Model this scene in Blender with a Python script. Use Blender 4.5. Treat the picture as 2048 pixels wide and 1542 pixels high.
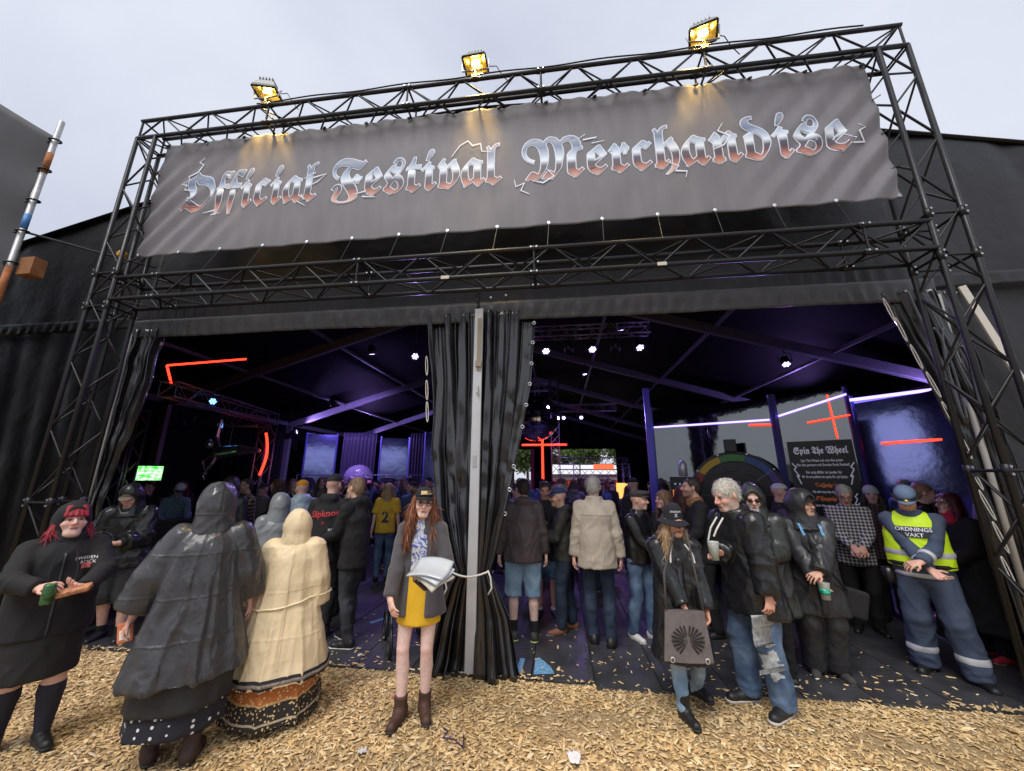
import bpy, bmesh, math, random
import numpy as np
from mathutils import Vector, Matrix, Quaternion
from mathutils.bvhtree import BVHTree
rad = math.radians
for o in list(bpy.data.objects): bpy.data.objects.remove(o)
S = bpy.context.scene
COL = S.collection
# ---------------------------------------------------------------- camera
cam = bpy.data.cameras.new('camera'); co = bpy.data.objects.new('camera', cam); COL.objects.link(co)
cam.sensor_fit = 'HORIZONTAL'; cam.sensor_width = 36; cam.lens = 746/2048*36
cam.clip_start = .05; cam.clip_end = 900
TH, YAW, ROLL = rad(13.85), rad(7.1), rad(.2)
fw = Vector((-math.sin(YAW)*math.cos(TH), math.cos(YAW)*math.cos(TH), math.sin(TH)))
rt = Vector((math.cos(YAW), math.sin(YAW), 0)); up = rt.cross(fw)
r2 = rt*math.cos(ROLL)+up*math.sin(ROLL); u2 = -rt*math.sin(ROLL)+up*math.cos(ROLL)
M = Matrix((r2, u2, -fw)).transposed().to_4x4(); M.translation = Vector((.92, -4.14, 1.88))
co.matrix_world = M
S.camera = co
# ---------------------------------------------------------------- world: overcast sky
w = bpy.data.worlds.new('World'); S.world = w; w.use_nodes = True
nt = w.node_tree; nt.nodes.clear()
N = nt.nodes.new; LK = nt.links.new
out = N('ShaderNodeOutputWorld'); bg = N('ShaderNodeBackground'); LK(bg.outputs[0], out.inputs[0])
sky = N('ShaderNodeTexSky'); sky.sky_type = 'NISHITA'; sky.sun_disc = False
SUN_EL, SUN_AZ = rad(58), rad(200)
sky.sun_elevation = SUN_EL; sky.sun_rotation = SUN_AZ; sky.air_density = 2; sky.dust_density = 4
sc_ = N('ShaderNodeVectorMath'); sc_.operation = 'SCALE'; sc_.inputs['Scale'].default_value = .055
LK(sky.outputs[0], sc_.inputs[0])
tc = N('ShaderNodeTexCoord'); mp = N('ShaderNodeMapping'); mp.inputs['Scale'].default_value = (1, 1, 2.2); LK(tc.outputs['Generated'], mp.inputs[0])
nz = N('ShaderNodeTexNoise'); nz.inputs['Scale'].default_value = 1.1; nz.inputs['Detail'].default_value = 6; nz.inputs['Distortion'].default_value = .5
LK(mp.outputs[0], nz.inputs['Vector'])
cr = N('ShaderNodeValToRGB'); LK(nz.outputs['Fac'], cr.inputs[0])
cr.color_ramp.elements[0].position = .25; cr.color_ramp.elements[0].color = (.41, .44, .53, 1)
cr.color_ramp.elements[1].position = .75; cr.color_ramp.elements[1].color = (.66, .68, .75, 1)
mx = N('ShaderNodeMix'); mx.data_type = 'RGBA'; mx.inputs['Factor'].default_value = .88
LK(sc_.outputs[0], mx.inputs['A']); LK(cr.outputs[0], mx.inputs['B']); LK(mx.outputs['Result'], bg.inputs[0])
bg.inputs[1].default_value = 1.0
# ---------------------------------------------------------------- soft sun through cloud
sl = bpy.data.lights.new('sun', 'SUN'); so = bpy.data.objects.new('sun', sl); COL.objects.link(so)
sl.energy = 1.5; sl.angle = rad(28); sl.color = (1, .97, .93)
sd = Vector((-math.sin(SUN_AZ)*math.cos(SUN_EL)*-1, math.cos(SUN_AZ)*math.cos(SUN_EL), math.sin(SUN_EL)))
so.rotation_euler = sd.to_track_quat('Z', 'Y').to_euler(); so.location = sd*50
S.view_settings.view_transform = 'Standard'; S.view_settings.look = 'None'
S.view_settings.exposure = 0.6; S.view_settings.gamma = 1; S.view_settings.use_curve_mapping = False
S.cycles.use_denoising = True
try: S.cycles.denoiser = 'OPENIMAGEDENOISE'; S.cycles.denoising_input_passes = 'RGB_ALBEDO_NORMAL'
except Exception: pass
S.cycles.max_bounces = 7; S.cycles.diffuse_bounces = 3; S.cycles.glossy_bounces = 4; S.cycles.transmission_bounces = 6
S.cycles.transparent_max_bounces = 8; S.cycles.sample_clamp_indirect = 4; S.cycles.caustics_reflective = False; S.cycles.caustics_refractive = False
rng = np.random.default_rng(7); random.seed(7)

# ================================================================ materials
MATS = {}
def rgba(c): return (c[0], c[1], c[2], 1)
def mat(key, col=(.5, .5, .5), rough=.6, metal=0., coat=0., bump=0., bscale=40., var=0., vscale=6., emit=None, estr=0., alpha=1., spec=.5, sheen=0.,
        transm=0., objcol=False, attr=None, bdist=.01, stretch=None, rvar=0., crease=None):
    if key in MATS: return MATS[key]
    m = bpy.data.materials.new(key); m.use_nodes = True; t = m.node_tree; b = t.nodes['Principled BSDF']
    b.inputs['Base Color'].default_value = rgba(col); b.inputs['Roughness'].default_value = rough; b.inputs['Metallic'].default_value = metal
    b.inputs['Coat Weight'].default_value = coat; b.inputs['Coat Roughness'].default_value = .2; b.inputs['Specular IOR Level'].default_value = spec
    b.inputs['Sheen Weight'].default_value = sheen; b.inputs['Alpha'].default_value = alpha; b.inputs['Transmission Weight'].default_value = transm
    if emit: b.inputs['Emission Color'].default_value = rgba(emit); b.inputs['Emission Strength'].default_value = estr
    n = t.nodes.new; L = t.links.new
    src = None
    if attr:
        a = n('ShaderNodeVertexColor'); a.layer_name = attr; src = a.outputs['Color']
    elif objcol:
        a = n('ShaderNodeObjectInfo'); src = a.outputs['Color']
    tcn = None
    def coord():
        nonlocal tcn
        if tcn is None:
            tc = n('ShaderNodeTexCoord'); tcn = tc.outputs['Object']
            if stretch:
                mp = n('ShaderNodeMapping'); mp.inputs['Scale'].default_value = stretch; L(tcn, mp.inputs[0]); tcn = mp.outputs[0]
        return tcn
    if var > 0 or rvar > 0:
        z = n('ShaderNodeTexNoise'); z.inputs['Scale'].default_value = vscale; z.inputs['Detail'].default_value = 5; L(coord(), z.inputs['Vector'])
        if var > 0:
            mr = n('ShaderNodeMapRange'); mr.inputs[1].default_value = .25; mr.inputs[2].default_value = .75; mr.inputs[3].default_value = 1-var; mr.inputs[4].default_value = 1+var
            L(z.outputs['Fac'], mr.inputs[0])
            mm = n('ShaderNodeVectorMath'); mm.operation = 'SCALE'
            if src is None: mm.inputs[0].default_value = col
            else: L(src, mm.inputs[0])
            L(mr.outputs[0], mm.inputs['Scale']); src = mm.outputs[0]
        if rvar > 0:
            mr = n('ShaderNodeMapRange'); mr.inputs[1].default_value = .3; mr.inputs[2].default_value = .7; mr.inputs[3].default_value = max(.04, rough-rvar); mr.inputs[4].default_value = min(1, rough+rvar)
            L(z.outputs['Fac'], mr.inputs[0]); L(mr.outputs[0], b.inputs['Roughness'])
    if src is not None: L(src, b.inputs['Base Color'])
    if bump > 0:
        z = n('ShaderNodeTexNoise'); z.inputs['Scale'].default_value = bscale; z.inputs['Detail'].default_value = 4; L(coord(), z.inputs['Vector'])
        bp = n('ShaderNodeBump'); bp.inputs['Strength'].default_value = bump; bp.inputs['Distance'].default_value = bdist
        L(z.outputs['Fac'], bp.inputs['Height']); L(bp.outputs[0], b.inputs['Normal'])
    if crease:
        tc = n('ShaderNodeTexCoord'); mp = n('ShaderNodeMapping'); mp.inputs['Scale'].default_value = (1, 1, .5); mp.inputs['Rotation'].default_value = (0, .35, 0); L(tc.outputs['Object'], mp.inputs[0])
        h = None
        for q, (cs, cw) in enumerate(((crease[0], 1.), (crease[0]*2.3, .45))):
            z = n('ShaderNodeTexNoise'); z.noise_type = 'RIDGED_MULTIFRACTAL'; z.inputs['Scale'].default_value = cs; z.inputs['Detail'].default_value = 1.5; z.inputs['Distortion'].default_value = 1.2; L(mp.outputs[0], z.inputs['Vector'])
            f_ = n('ShaderNodeMath'); f_.operation = 'MULTIPLY'; f_.inputs[1].default_value = cw; L(z.outputs['Fac'], f_.inputs[0])
            if h is None: h = f_.outputs[0]
            else: a_ = n('ShaderNodeMath'); L(h, a_.inputs[0]); L(f_.outputs[0], a_.inputs[1]); h = a_.outputs[0]
        b2 = n('ShaderNodeBump'); b2.inputs['Strength'].default_value = .6; b2.inputs['Distance'].default_value = crease[1]; L(h, b2.inputs['Height'])
        if bump > 0: L(bp.outputs[0], b2.inputs['Normal'])
        L(b2.outputs[0], b.inputs['Normal'])
    MATS[key] = m; return m
def emis(key, col, st):
    return mat(key, (.02, .02, .02), .4, emit=col, estr=st)

# ================================================================ mesh helpers
def link(name, me, m=None, parent=None, smooth=False):
    o = bpy.data.objects.new(name, me); COL.objects.link(o)
    if m is not None and len(me.materials) == 0: me.materials.append(m)
    if parent is not None: o.parent = parent
    if smooth and len(me.polygons): me.polygons.foreach_set('use_smooth', np.ones(len(me.polygons), bool))
    return o
def npmesh(name, v, f):
    """v (n,3), f (m,k) arrays, k = 3 or 4"""
    v = np.ascontiguousarray(v, np.float32); f = np.ascontiguousarray(f, np.int32)
    me = bpy.data.meshes.new(name); k = f.shape[1]
    me.vertices.add(len(v)); me.vertices.foreach_set('co', v.ravel())
    me.loops.add(f.size); me.loops.foreach_set('vertex_index', f.ravel())
    me.polygons.add(len(f)); me.polygons.foreach_set('loop_start', np.arange(0, f.size, k, dtype=np.int32))
    me.update(calc_edges=True); me.validate()
    return me
def T(o, label, cat, group=None, kind=None):
    if label: o['label'] = label
    if cat: o['category'] = cat
    if group: o['group'] = group
    if kind: o['kind'] = kind
    return o
def empty(name, loc=(0, 0, 0), rz=0.):
    o = bpy.data.objects.new(name, None); COL.objects.link(o); o.location = loc; o.rotation_euler = (0, 0, rz); o.empty_display_size = .1
    return o
def struct(o): o['kind'] = 'structure'; return o
class MB:
    def __init__(s): s.v = []; s.f = []
    def add(s, vs, fs):
        n = len(s.v); s.v += [tuple(p) for p in vs]; s.f += [tuple(i+n for i in q) for q in fs]; return s
    def box(s, c, d, rz=0., mtx=None):
        x, y, z = d[0]/2, d[1]/2, d[2]/2
        vs = [Vector((a, b, e)) for a in (-x, x) for b in (-y, y) for e in (-z, z)]
        R = mtx if mtx is not None else Matrix.Rotation(rz, 3, 'Z')
        vs = [R @ p + Vector(c) for p in vs]
        return s.add(vs, [(0, 1, 3, 2), (4, 6, 7, 5), (0, 4, 5, 1), (2, 3, 7, 6), (0, 2, 6, 4), (1, 5, 7, 3)])
    def tube(s, pts, r, n=8, close=False, cap=True):
        pts = [Vector(p) for p in pts]; m = len(pts); vs = []; fs = []
        rr = r if hasattr(r, '__len__') else [r]*m
        ref = None
        for i, p in enumerate(pts):
            a = pts[(i-1) % m] if (i > 0 or close) else p; b = pts[(i+1) % m] if (i < m-1 or close) else p
            d = (b-a).normalized() if (b-a).length > 1e-9 else Vector((0, 0, 1))
            if ref is None:
                ref = d.orthogonal().normalized()
            u = (ref - d*ref.dot(d)); u = u.normalized() if u.length > 1e-6 else d.orthogonal().normalized(); ref = u; q = d.cross(u)
            for j in range(n):
                t = 2*math.pi*j/n; vs.append(p+(u*math.cos(t)+q*math.sin(t))*rr[i])
        for i in range(m if close else m-1):
            for j in range(n):
                a, b = i*n+j, i*n+(j+1) % n; c, d = ((i+1) % m)*n+(j+1) % n, ((i+1) % m)*n+j
                fs.append((a, b, c, d))
        if cap and not close:
            fs.append(tuple(range(n-1, -1, -1))); fs.append(tuple((m-1)*n+j for j in range(n)))
        return s.add(vs, fs)
    def lathe(s, prof, n=24, c=(0, 0, 0), mtx=None, sx=1, sy=1):
        vs = []; fs = []; R = mtx if mtx is not None else Matrix.Identity(3)
        for (r, z) in prof:
            for j in range(n):
                t = 2*math.pi*j/n; vs.append(R @ Vector((r*math.cos(t)*sx, r*math.sin(t)*sy, z)) + Vector(c))
        for i in range(len(prof)-1):
            for j in range(n): fs.append((i*n+j, i*n+(j+1) % n, (i+1)*n+(j+1) % n, (i+1)*n+j))
        fs.append(tuple(range(n-1, -1, -1))); fs.append(tuple((len(prof)-1)*n+j for j in range(n)))
        return s.add(vs, fs)
    def build(s, name, m=None, parent=None, smooth=False):
        me = bpy.data.meshes.new(name); me.from_pydata(s.v, [], s.f); me.update()
        return link(name, me, m, parent, smooth)
def bevel(o, w=.01, seg=2):
    md = o.modifiers.new('bevel', 'BEVEL'); md.width = w; md.segments = seg; md.limit_method = 'ANGLE'; return o
def grid(name, fn, nu, nv, m, parent=None, thick=0., smooth=True):
    """fn(u,v arrays)->(n,3)"""
    u, v = np.meshgrid(np.linspace(0, 1, nu), np.linspace(0, 1, nv)); P = fn(u.ravel(), v.ravel())
    i = np.arange(nu*nv).reshape(nv, nu); f = np.stack([i[:-1, :-1], i[:-1, 1:], i[1:, 1:], i[1:, :-1]], -1).reshape(-1, 4)
    o = link(name, npmesh(name, P, f), m, parent, smooth)
    if thick: md = o.modifiers.new('solidify', 'SOLIDIFY'); md.thickness = thick; md.offset = 0
    return o
# value noise
_L = np.random.default_rng(3).random((32, 32, 32)).astype(np.float32)
def vn(p):
    p = np.asarray(p, np.float32); i = np.floor(p).astype(np.int64); t = p-i; t = t*t*(3-2*t); i &= 31; j = (i+1) & 31
    x0, y0, z0 = i[:, 0], i[:, 1], i[:, 2]; x1, y1, z1 = j[:, 0], j[:, 1], j[:, 2]; a, b, c = t[:, 0], t[:, 1], t[:, 2]
    def l(q, r, k): return q+(r-q)*k
    return l(l(l(_L[x0, y0, z0], _L[x1, y0, z0], a), l(_L[x0, y1, z0], _L[x1, y1, z0], a), b), l(l(_L[x0, y0, z1], _L[x1, y0, z1], a), l(_L[x0, y1, z1], _L[x1, y1, z1], a), b), c)
def fbm(p, o=3):
    p = np.asarray(p, np.float32); s = 0; a = .5
    for k in range(o): s = s+a*(vn(p*2**k+k*7.3)-.5)*2; a *= .5
    return s
def ridge(p): return 1-np.abs(2*vn(p)-1)*2
_cyl = None
def unit_cyl():
    global _cyl
    if _cyl is None:
        mb = MB(); mb.tube([(0, 0, 0), (0, 0, 1)], 1, 6); me = bpy.data.meshes.new('brace'); me.from_pydata(mb.v, [], mb.f); me.update()
        me.polygons.foreach_set('use_smooth', [len(p.vertices) == 4 for p in me.polygons]); _cyl = me
    return _cyl
def stick(name, a, b, r, m, parent):
    a, b = Vector(a), Vector(b); me = unit_cyl()
    key = 'brace_'+m.name
    if key not in bpy.data.meshes:
        c = me.copy(); c.name = key; c.materials.clear(); c.materials.append(m)
    o = bpy.data.objects.new(name, bpy.data.meshes[key]); COL.objects.link(o); o.parent = parent
    d = b-a; o.matrix_local = Matrix.Translation(a) @ d.to_track_quat('Z', 'Y').to_matrix().to_4x4() @ Matrix.Diagonal((r, r, d.length, 1))
    return o
def truss(name, label, a, b, side, m, size=.29, step=.36, pieces=True, r=.025, rb=.011, cat='truss', couplers=(), offs=0.):
    """square truss between axis points a,b ; side = one lateral direction"""
    a, b = Vector(a), Vector(b); root = empty(name, a); T(root, label, cat)
    d = (b-a); Lh = d.length; d.normalize(); s1 = Vector(side).normalized(); s1 = (s1-d*s1.dot(d)).normalized(); s2 = d.cross(s1)
    h = size/2; cs = [s1*h+s2*h, s1*h-s2*h, -s1*h-s2*h, -s1*h+s2*h]
    for c in cs:
        mb = MB(); mb.tube([c, c+d*Lh], r, 10); mb.build('chord', m, root, True)
    bm = MB(); nseg = max(2, round(Lh/step)); st = Lh/nseg
    for k in range(4):
        p, q = cs[k], cs[(k+1) % 4]
        for i in range(nseg):
            x, y = (p, q) if (i+k) % 2 == 0 else (q, p)
            A, B = x+d*(i*st+.02), y+d*((i+1)*st-.02)
            if pieces: stick('brace', A, B, rb, m, root)
            else: bm.tube([A, B], rb, 5)
        for tpos in [0.02, Lh-.02]+[c for c in couplers]:
            if pieces: stick('cross_tube', p+d*tpos, q+d*tpos, rb*1.2, m, root)
            else: bm.tube([p+d*tpos, q+d*tpos], rb, 5)
    if not pieces: bm.build('bracing', m, root, True)
    for tpos in couplers:
        for c in cs:
            mb = MB(); mb.tube([c+d*(tpos-.05), c+d*(tpos+.05)], r*1.22, 10); q = mb.build('coupler', m, root, True)
            for e_ in (-.03, .03):
                mb = MB(); mb.box(c+d*(tpos+e_)+Vector((0, -r*1.3, 0)), (.018, .018, .018)); mb.build('bolt', mat('bolt', (.5, .5, .52), .35, 1.), q)
    return root
def text(body, size, name='text', m=None, parent=None, extrude=0., align='CENTER', offset=0., spacing=1., res=3, shear=0.):
    cu = bpy.data.curves.new(name, 'FONT'); cu.body = body; cu.size = size; cu.extrude = extrude; cu.align_x = align; cu.offset = offset
    cu.space_character = spacing; cu.resolution_u = res; cu.shear = shear
    o = bpy.data.objects.new(name, cu); COL.objects.link(o)
    dg = bpy.context.evaluated_depsgraph_get(); me = bpy.data.meshes.new_from_object(o.evaluated_get(dg)); me.name = name
    bpy.data.objects.remove(o); bpy.data.curves.remove(cu)
    me.materials.clear()
    return link(name, me, m, parent)
def fraktur(s):
    o = ''
    for ch in s:
        if 'A' <= ch <= 'Z': o += chr(0x1D56C+ord(ch)-65)
        elif 'a' <= ch <= 'z': o += chr(0x1D586+ord(ch)-97)
        else: o += ch
    return o
# ================================================================ GROUND
def gmat():
    m = mat('soil', (.17, .125, .075), .95, bump=.8, bscale=30, var=.45, vscale=9); return m
mb = MB(); mb.add([(-300, -300, -.03), (300, -300, -.03), (300, 300, -.03), (-300, 300, -.03)], [(0, 1, 2, 3)])
struct(mb.build('ground', gmat()))
# wood chip bed with low heaps
def bedz(x, y): 
    p = np.stack([x*1.3, y*1.3, x*0], 1); return fbm(p, 3)*.022
def bed(u, v):
    x = -11+22*u; y = -7.5+7.55*v; z = bedz(x, y)-.004
    z = np.where(y > -.12, np.minimum(z, .002), z); return np.stack([x, y, z], 1)
struct(grid('wood_chip_bed', bed, 160, 60, mat('chip_bed', (.36, .255, .13), .95, bump=1., bscale=60, var=.5, vscale=30)))
def chips():
    n = 50000
    x = rng.uniform(-6.6, 6.8, n); y = rng.uniform(-1.95, .03, n)
    dens = fbm(np.stack([x*.9+5, y*1.6, x*0+3], 1), 3)
    edge = -.02+.10*fbm(np.stack([x*2.2, x*0+9, x*0], 1), 2)
    keep = ((dens > -.36) | (rng.random(n) < .45)) & (y < edge+rng.normal(0, .03, n))
    x, y = x[keep], y[keep]
    # strays blown over the mats
    sx = rng.uniform(-4.3, 4.6, 420); sy = np.abs(rng.normal(0, .55, 420)); x = np.r_[x, sx]; y = np.r_[y, sy]; n = len(x)
    L = rng.gamma(5, .0052, n)+.011; W = L*rng.uniform(.22, .46, n); H = rng.uniform(.002, .006, n)
    z = bedz(x, y)+rng.uniform(-.002, .010, n); z = np.where(y > -.04, np.maximum(z*0+.027, .027), z)
    yaw = rng.uniform(0, 6.28, n); til = np.where(y > -.02, rng.normal(0, .05, n), rng.normal(0, .20, n)); rol = np.where(y > -.02, 0, rng.normal(0, .25, n))
    tpl = np.array([[-1, -1, 0], [1, -.7, 0], [1, .7, 0], [-1, 1, 0], [-.9, -.8, 1], [.85, -.6, 1], [.9, .55, 1], [-.8, .85, 1]], float)
    V = np.repeat(tpl[None], n, 0)*np.stack([L/2, W/2, H], 1)[:, None, :]
    V[:, :, :2] *= 1+rng.uniform(-.3, .3, (n, 8, 2)); V[:, :, 2] += (V[:, :, 0]/(L[:, None]/2))**2*rng.uniform(-.002, .004, (n, 1))
    c, s = np.cos(til)[:, None], np.sin(til)[:, None]; X, Z = V[:, :, 0]*c+V[:, :, 2]*s, -V[:, :, 0]*s+V[:, :, 2]*c
    c, s = np.cos(rol)[:, None], np.sin(rol)[:, None]; Yv, Z = V[:, :, 1]*c-Z*s, V[:, :, 1]*s+Z*c
    c, s = np.cos(yaw)[:, None], np.sin(yaw)[:, None]; X, Yv = X*c-Yv*s, X*s+Yv*c
    P = np.stack([X+x[:, None], Yv+y[:, None], Z+z[:, None]], -1).reshape(-1, 3)
    ft = np.array([[4, 5, 6, 7], [0, 1, 5, 4], [1, 2, 6, 5], [2, 3, 7, 6], [3, 0, 4, 7]])
    F = (ft[None]+8*np.arange(n)[:, None, None]).reshape(-1, 4)
    me = npmesh('wood_chips', P, F)
    base = np.array([[.70, .50, .25], [.62, .42, .19], [.75, .57, .31], [.52, .34, .15], [.36, .23, .11], [.78, .63, .40]])
    k = rng.choice(6, n, p=[.28, .24, .2, .14, .06, .08]); c = base[k]*rng.uniform(.8, 1.15, (n, 1))
    damp = fbm(np.stack([x*1.1+40, y*1.8, x*0], 1), 3); c = c*np.clip(1+.35*damp, .55, 1.15)[:, None]
    ca = me.color_attributes.new('col', 'FLOAT_COLOR', 'POINT'); cc = np.ones((n*8, 4), np.float32); cc[:, :3] = np.repeat(c, 8, 0); ca.data.foreach_set('color', cc.ravel())
    o = link('wood_chips', me, mat('chips', (.5, .35, .18), .85, attr='col', bump=.4, bscale=140, bdist=.003))
    T(o, 'pale loose wood chips strewn over the ground', 'wood chips', kind='stuff')
chips()
# interlocking plastic floor mats
def mat_tile_material():
    m = mat('floor_mat', (.040, .040, .045), .5, var=.35, vscale=3, rvar=.14, coat=.05)
    t = m.node_tree; b = t.nodes['Principled BSDF']; n = t.nodes.new; L = t.links.new
    geo = n('ShaderNodeNewGeometry'); w1 = n('ShaderNodeTexWave'); w1.wave_type = 'BANDS'; w1.bands_direction = 'Y'; w1.inputs['Scale'].default_value = 9.; L(geo.outputs['Position'], w1.inputs['Vector'])
    w2 = n('ShaderNodeTexWave'); w2.bands_direction = 'X'; w2.inputs['Scale'].default_value = 2.6; L(geo.outputs['Position'], w2.inputs['Vector'])
    mm = n('ShaderNodeMath'); mm.operation = 'MULTIPLY'; L(w1.outputs['Fac'], mm.inputs[0]); L(w2.outputs['Fac'], mm.inputs[1])
    bp = n('ShaderNodeBump'); bp.inputs['Strength'].default_value = .55; bp.inputs['Distance'].default_value = .006; L(mm.outputs[0], bp.inputs['Height']); L(bp.outputs[0], b.inputs['Normal'])
    return m
FM = mat_tile_material()
TS = .6
mb = MB(); g = .002; a = TS/2-g
mb.add([(-a, -a, 0), (a, -a, 0), (a, a, 0), (-a, a, 0), (-a+.004, -a+.004, .022), (a-.004, -a+.004, .022), (a-.004, a-.004, .022), (-a+.004, a-.004, .022)],
       [(4, 5, 6, 7), (0, 1, 5, 4), (1, 2, 6, 5), (2, 3, 7, 6), (3, 0, 4, 7)])
tile_me = bpy.data.meshes.new('mat_tile'); tile_me.from_pydata(mb.v, [], mb.f); tile_me.update(); tile_me.materials.append(FM)
floor = MB(); floor.add([(-10.2, .0, -.006), (9.9, .0, -.006), (9.9, 25, -.006), (-10.2, 25, -.006)], [(0, 1, 2, 3)])
floor = struct(floor.build('tent_floor', mat('floor_under', (.02, .02, .022), .8)))
rest = MB(); k = 0
for j in range(41):
    for i in range(34):
        x = -9.9+i*TS; y = .27+j*TS-.012*math.sin(i*1.7)-(.07 if 19 <= i <= 20 else 0)
        if j < 9 and k < 300:
            o = bpy.data.objects.new('mat_tile', tile_me); COL.objects.link(o); o.parent = floor; o.location = (x, y, random.uniform(-.001, .001)); o.rotation_euler = (0, 0, random.uniform(-.004, .004)); k += 1
        else: rest.add([(p[0]+x, p[1]+y, p[2]) for p in mb.v], mb.f)
o = rest.build('mat_tiles', FM, floor); o['kind'] = 'stuff'

# ================================================================ TENT
TENT = mat('tent_black', (.0115, .0115, .0135), .52, bump=.35, bscale=3.5, bdist=.05, var=.3, vscale=1.5, rvar=.1)
TENTIN = mat('tent_lining', (.005, .005, .006), .7, spec=.15, bump=.3, bscale=2.5, bdist=.04)
ALU = mat('aluminium', (.52, .53, .56), .42, .85, bump=.05, bscale=200, var=.1, vscale=8)
tent = empty('marquee_tent', (-.2, 0, 0)); T(tent, 'large black marquee tent behind the truss front', 'tent')
XC = -.2
def roofz(x, extra=0.):   # x relative to tent centre
    ax = abs(x); z = 7.42-.255*ax if ax > 2.0 else 7.42-.255*2.0+.255*2.0*(1-(ax/2.0)**2)*.55
    return z+extra-(.06*max(0, ax-8.2)**2)
xs = np.linspace(-10.3, 10.3, 43)
def roof(u, v):
    x = -10.3+20.6*u; z = np.array([roofz(q) for q in x]); y = .12+24.9*v
    sag = .05*np.sin(v*5*math.pi)**2*np.sin(u*8*math.pi)**2
    return np.stack([x, y, z-sag+.0], 1)
grid('roof', roof, 61, 41, TENT, tent, thick=.012)
grid('roof_lining', lambda u, v: roof(u, v)-np.array([0, 0, .05]), 61, 41, TENTIN, tent)
def gable_mesh():
    # front wall above the door band and beside the door, pieces as separate panels
    def panel(x0, x1, z0, zt, nm, bulge=.03):
        def f(u, v):
            x = x0+(x1-x0)*u; top = np.array([roofz(q, -.01) for q in x]) if zt is None else np.full_like(x, zt)
            z = z0+(top-z0)*v; p = np.stack([x*1.1+7, z*.55, x*0], 1)
            y = .16+bulge*fbm(p, 3)+.018*ridge(np.stack([x*2.3+.3*z, z*.35, x*0], 1))*(1 if x1-x0 > 3 else .6)
            return np.stack([x, y, z], 1)
        return grid(nm, f, max(30, int((x1-x0)*14)), 60, TENT, tent, thick=.006)
    panel(-10.25, -4.70, 3.95, None, 'gable_panel'); panel(5.10, 10.25, 3.95, None, 'gable_panel'); panel(-4.70, 5.10, 3.98, None, 'gable_panel')
    panel(-10.25, -4.85, -.02, 4.05, 'wall_panel', .05); panel(5.22, 10.25, -.02, 4.05, 'wall_panel', .05)
gable_mesh()
def gl(u, v):
    x = -9.95+19.9*u; top = np.array([roofz(q, -.07) for q in x]); return np.stack([x, np.full_like(x, .30), 3.85+(top-3.85)*v], 1)
grid('gable_light_block', gl, 60, 12, TENTIN, tent)  # opaque sheet added behind the gable to stop lamp light leaking out
# horizontal keder flap along the eave line and door header
def flap(x0, x1, z0, z1, y0):
    def f(u, v):
        x = x0+(x1-x0)*u; z = z0+(z1-z0)*v+.006*np.sin(x*2.1)*(1-v)
        y = y0-.02-.012*fbm(np.stack([x*9, v*2, x*0], 1), 2)-.010*np.sin(x*38+2*np.sin(x*3))*np.clip(1-np.abs(v-.35)*2, 0, 1)
        return np.stack([x, y, z], 1)
    return f
grid('eave_flap', flap(-10.2, -4.75, 3.9, 4.06, .09), 120, 6, TENT, tent, thick=.006)
grid('eave_flap', flap(5.15, 10.2, 3.9, 4.06, .09), 120, 6, TENT, tent, thick=.006)
grid('door_header', flap(-4.8, 5.2, 3.74, 4.0, .07), 420, 8, mat('header_pvc', (.05, .05, .055), .42, bump=.4, bscale=30, var=.2), tent, thick=.006)
grid('door_valance', flap(-4.8, 5.2, 3.92, 4.4, .11), 300, 10, TENT, tent, thick=.006)
mb = MB(); mb.box((.2, .2, 4.1), (10.2, .12, .2)); mb.build('door_beam', mat('beam_dark', (.05, .05, .055), .5, .6), tent)
# seam laces below the header at the middle
mb = MB()
for i in range(7): mb.tube([(.16+.015*(-1)**i, .03, 3.80+i*.09), (.17-.02*(-1)**i, .02, 3.86+i*.09)], .012, 5)
mb.build('seam_fold', TENT, tent)
for x in (.15, .33, .52): mb = MB(); mb.lathe([(.012, 0), (.016, .006), (.012, .01)], 10, (x, .04, 4.02+.1*x), Matrix.Rotation(math.pi/2, 3, 'X')); mb.build('eyelet', ALU, tent)
# side walls, back wall with daylight opening
def side(x0, nm, y0=.1, y1=25, z1=4.86):
    def f(u, v):
        y = y0+(y1-y0)*u; z = z1*v; x = x0+.05*np.sin(y*7+np.sin(y*1.3)*2)*(1-.4*v); return np.stack([x, y, z], 1)
    return grid(nm, f, 300, 6, TENTIN, tent, thick=.006)
side(-10.05, 'side_wall'); side(10.05, 'side_wall')
def back(x0, x1, z0, z1, gable=False):
    def f(u, v):
        x = x0+(x1-x0)*u; top = np.array([roofz(q, .03) for q in x]) if gable else np.full_like(x, z1)
        z = z0+(top-z0)*v; return np.stack([x, 25+.04*np.sin(x*6), z], 1)
    return grid('back_wall', f, 80, 8, TENTIN, tent, thick=.006)
back(-10.05, -2.3, 0, 4); back(-1.05, .55, 0, 4); back(5.35, 10.05, 0, 4); back(-10.05, 10.05, 4.0, 0, True)
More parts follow.
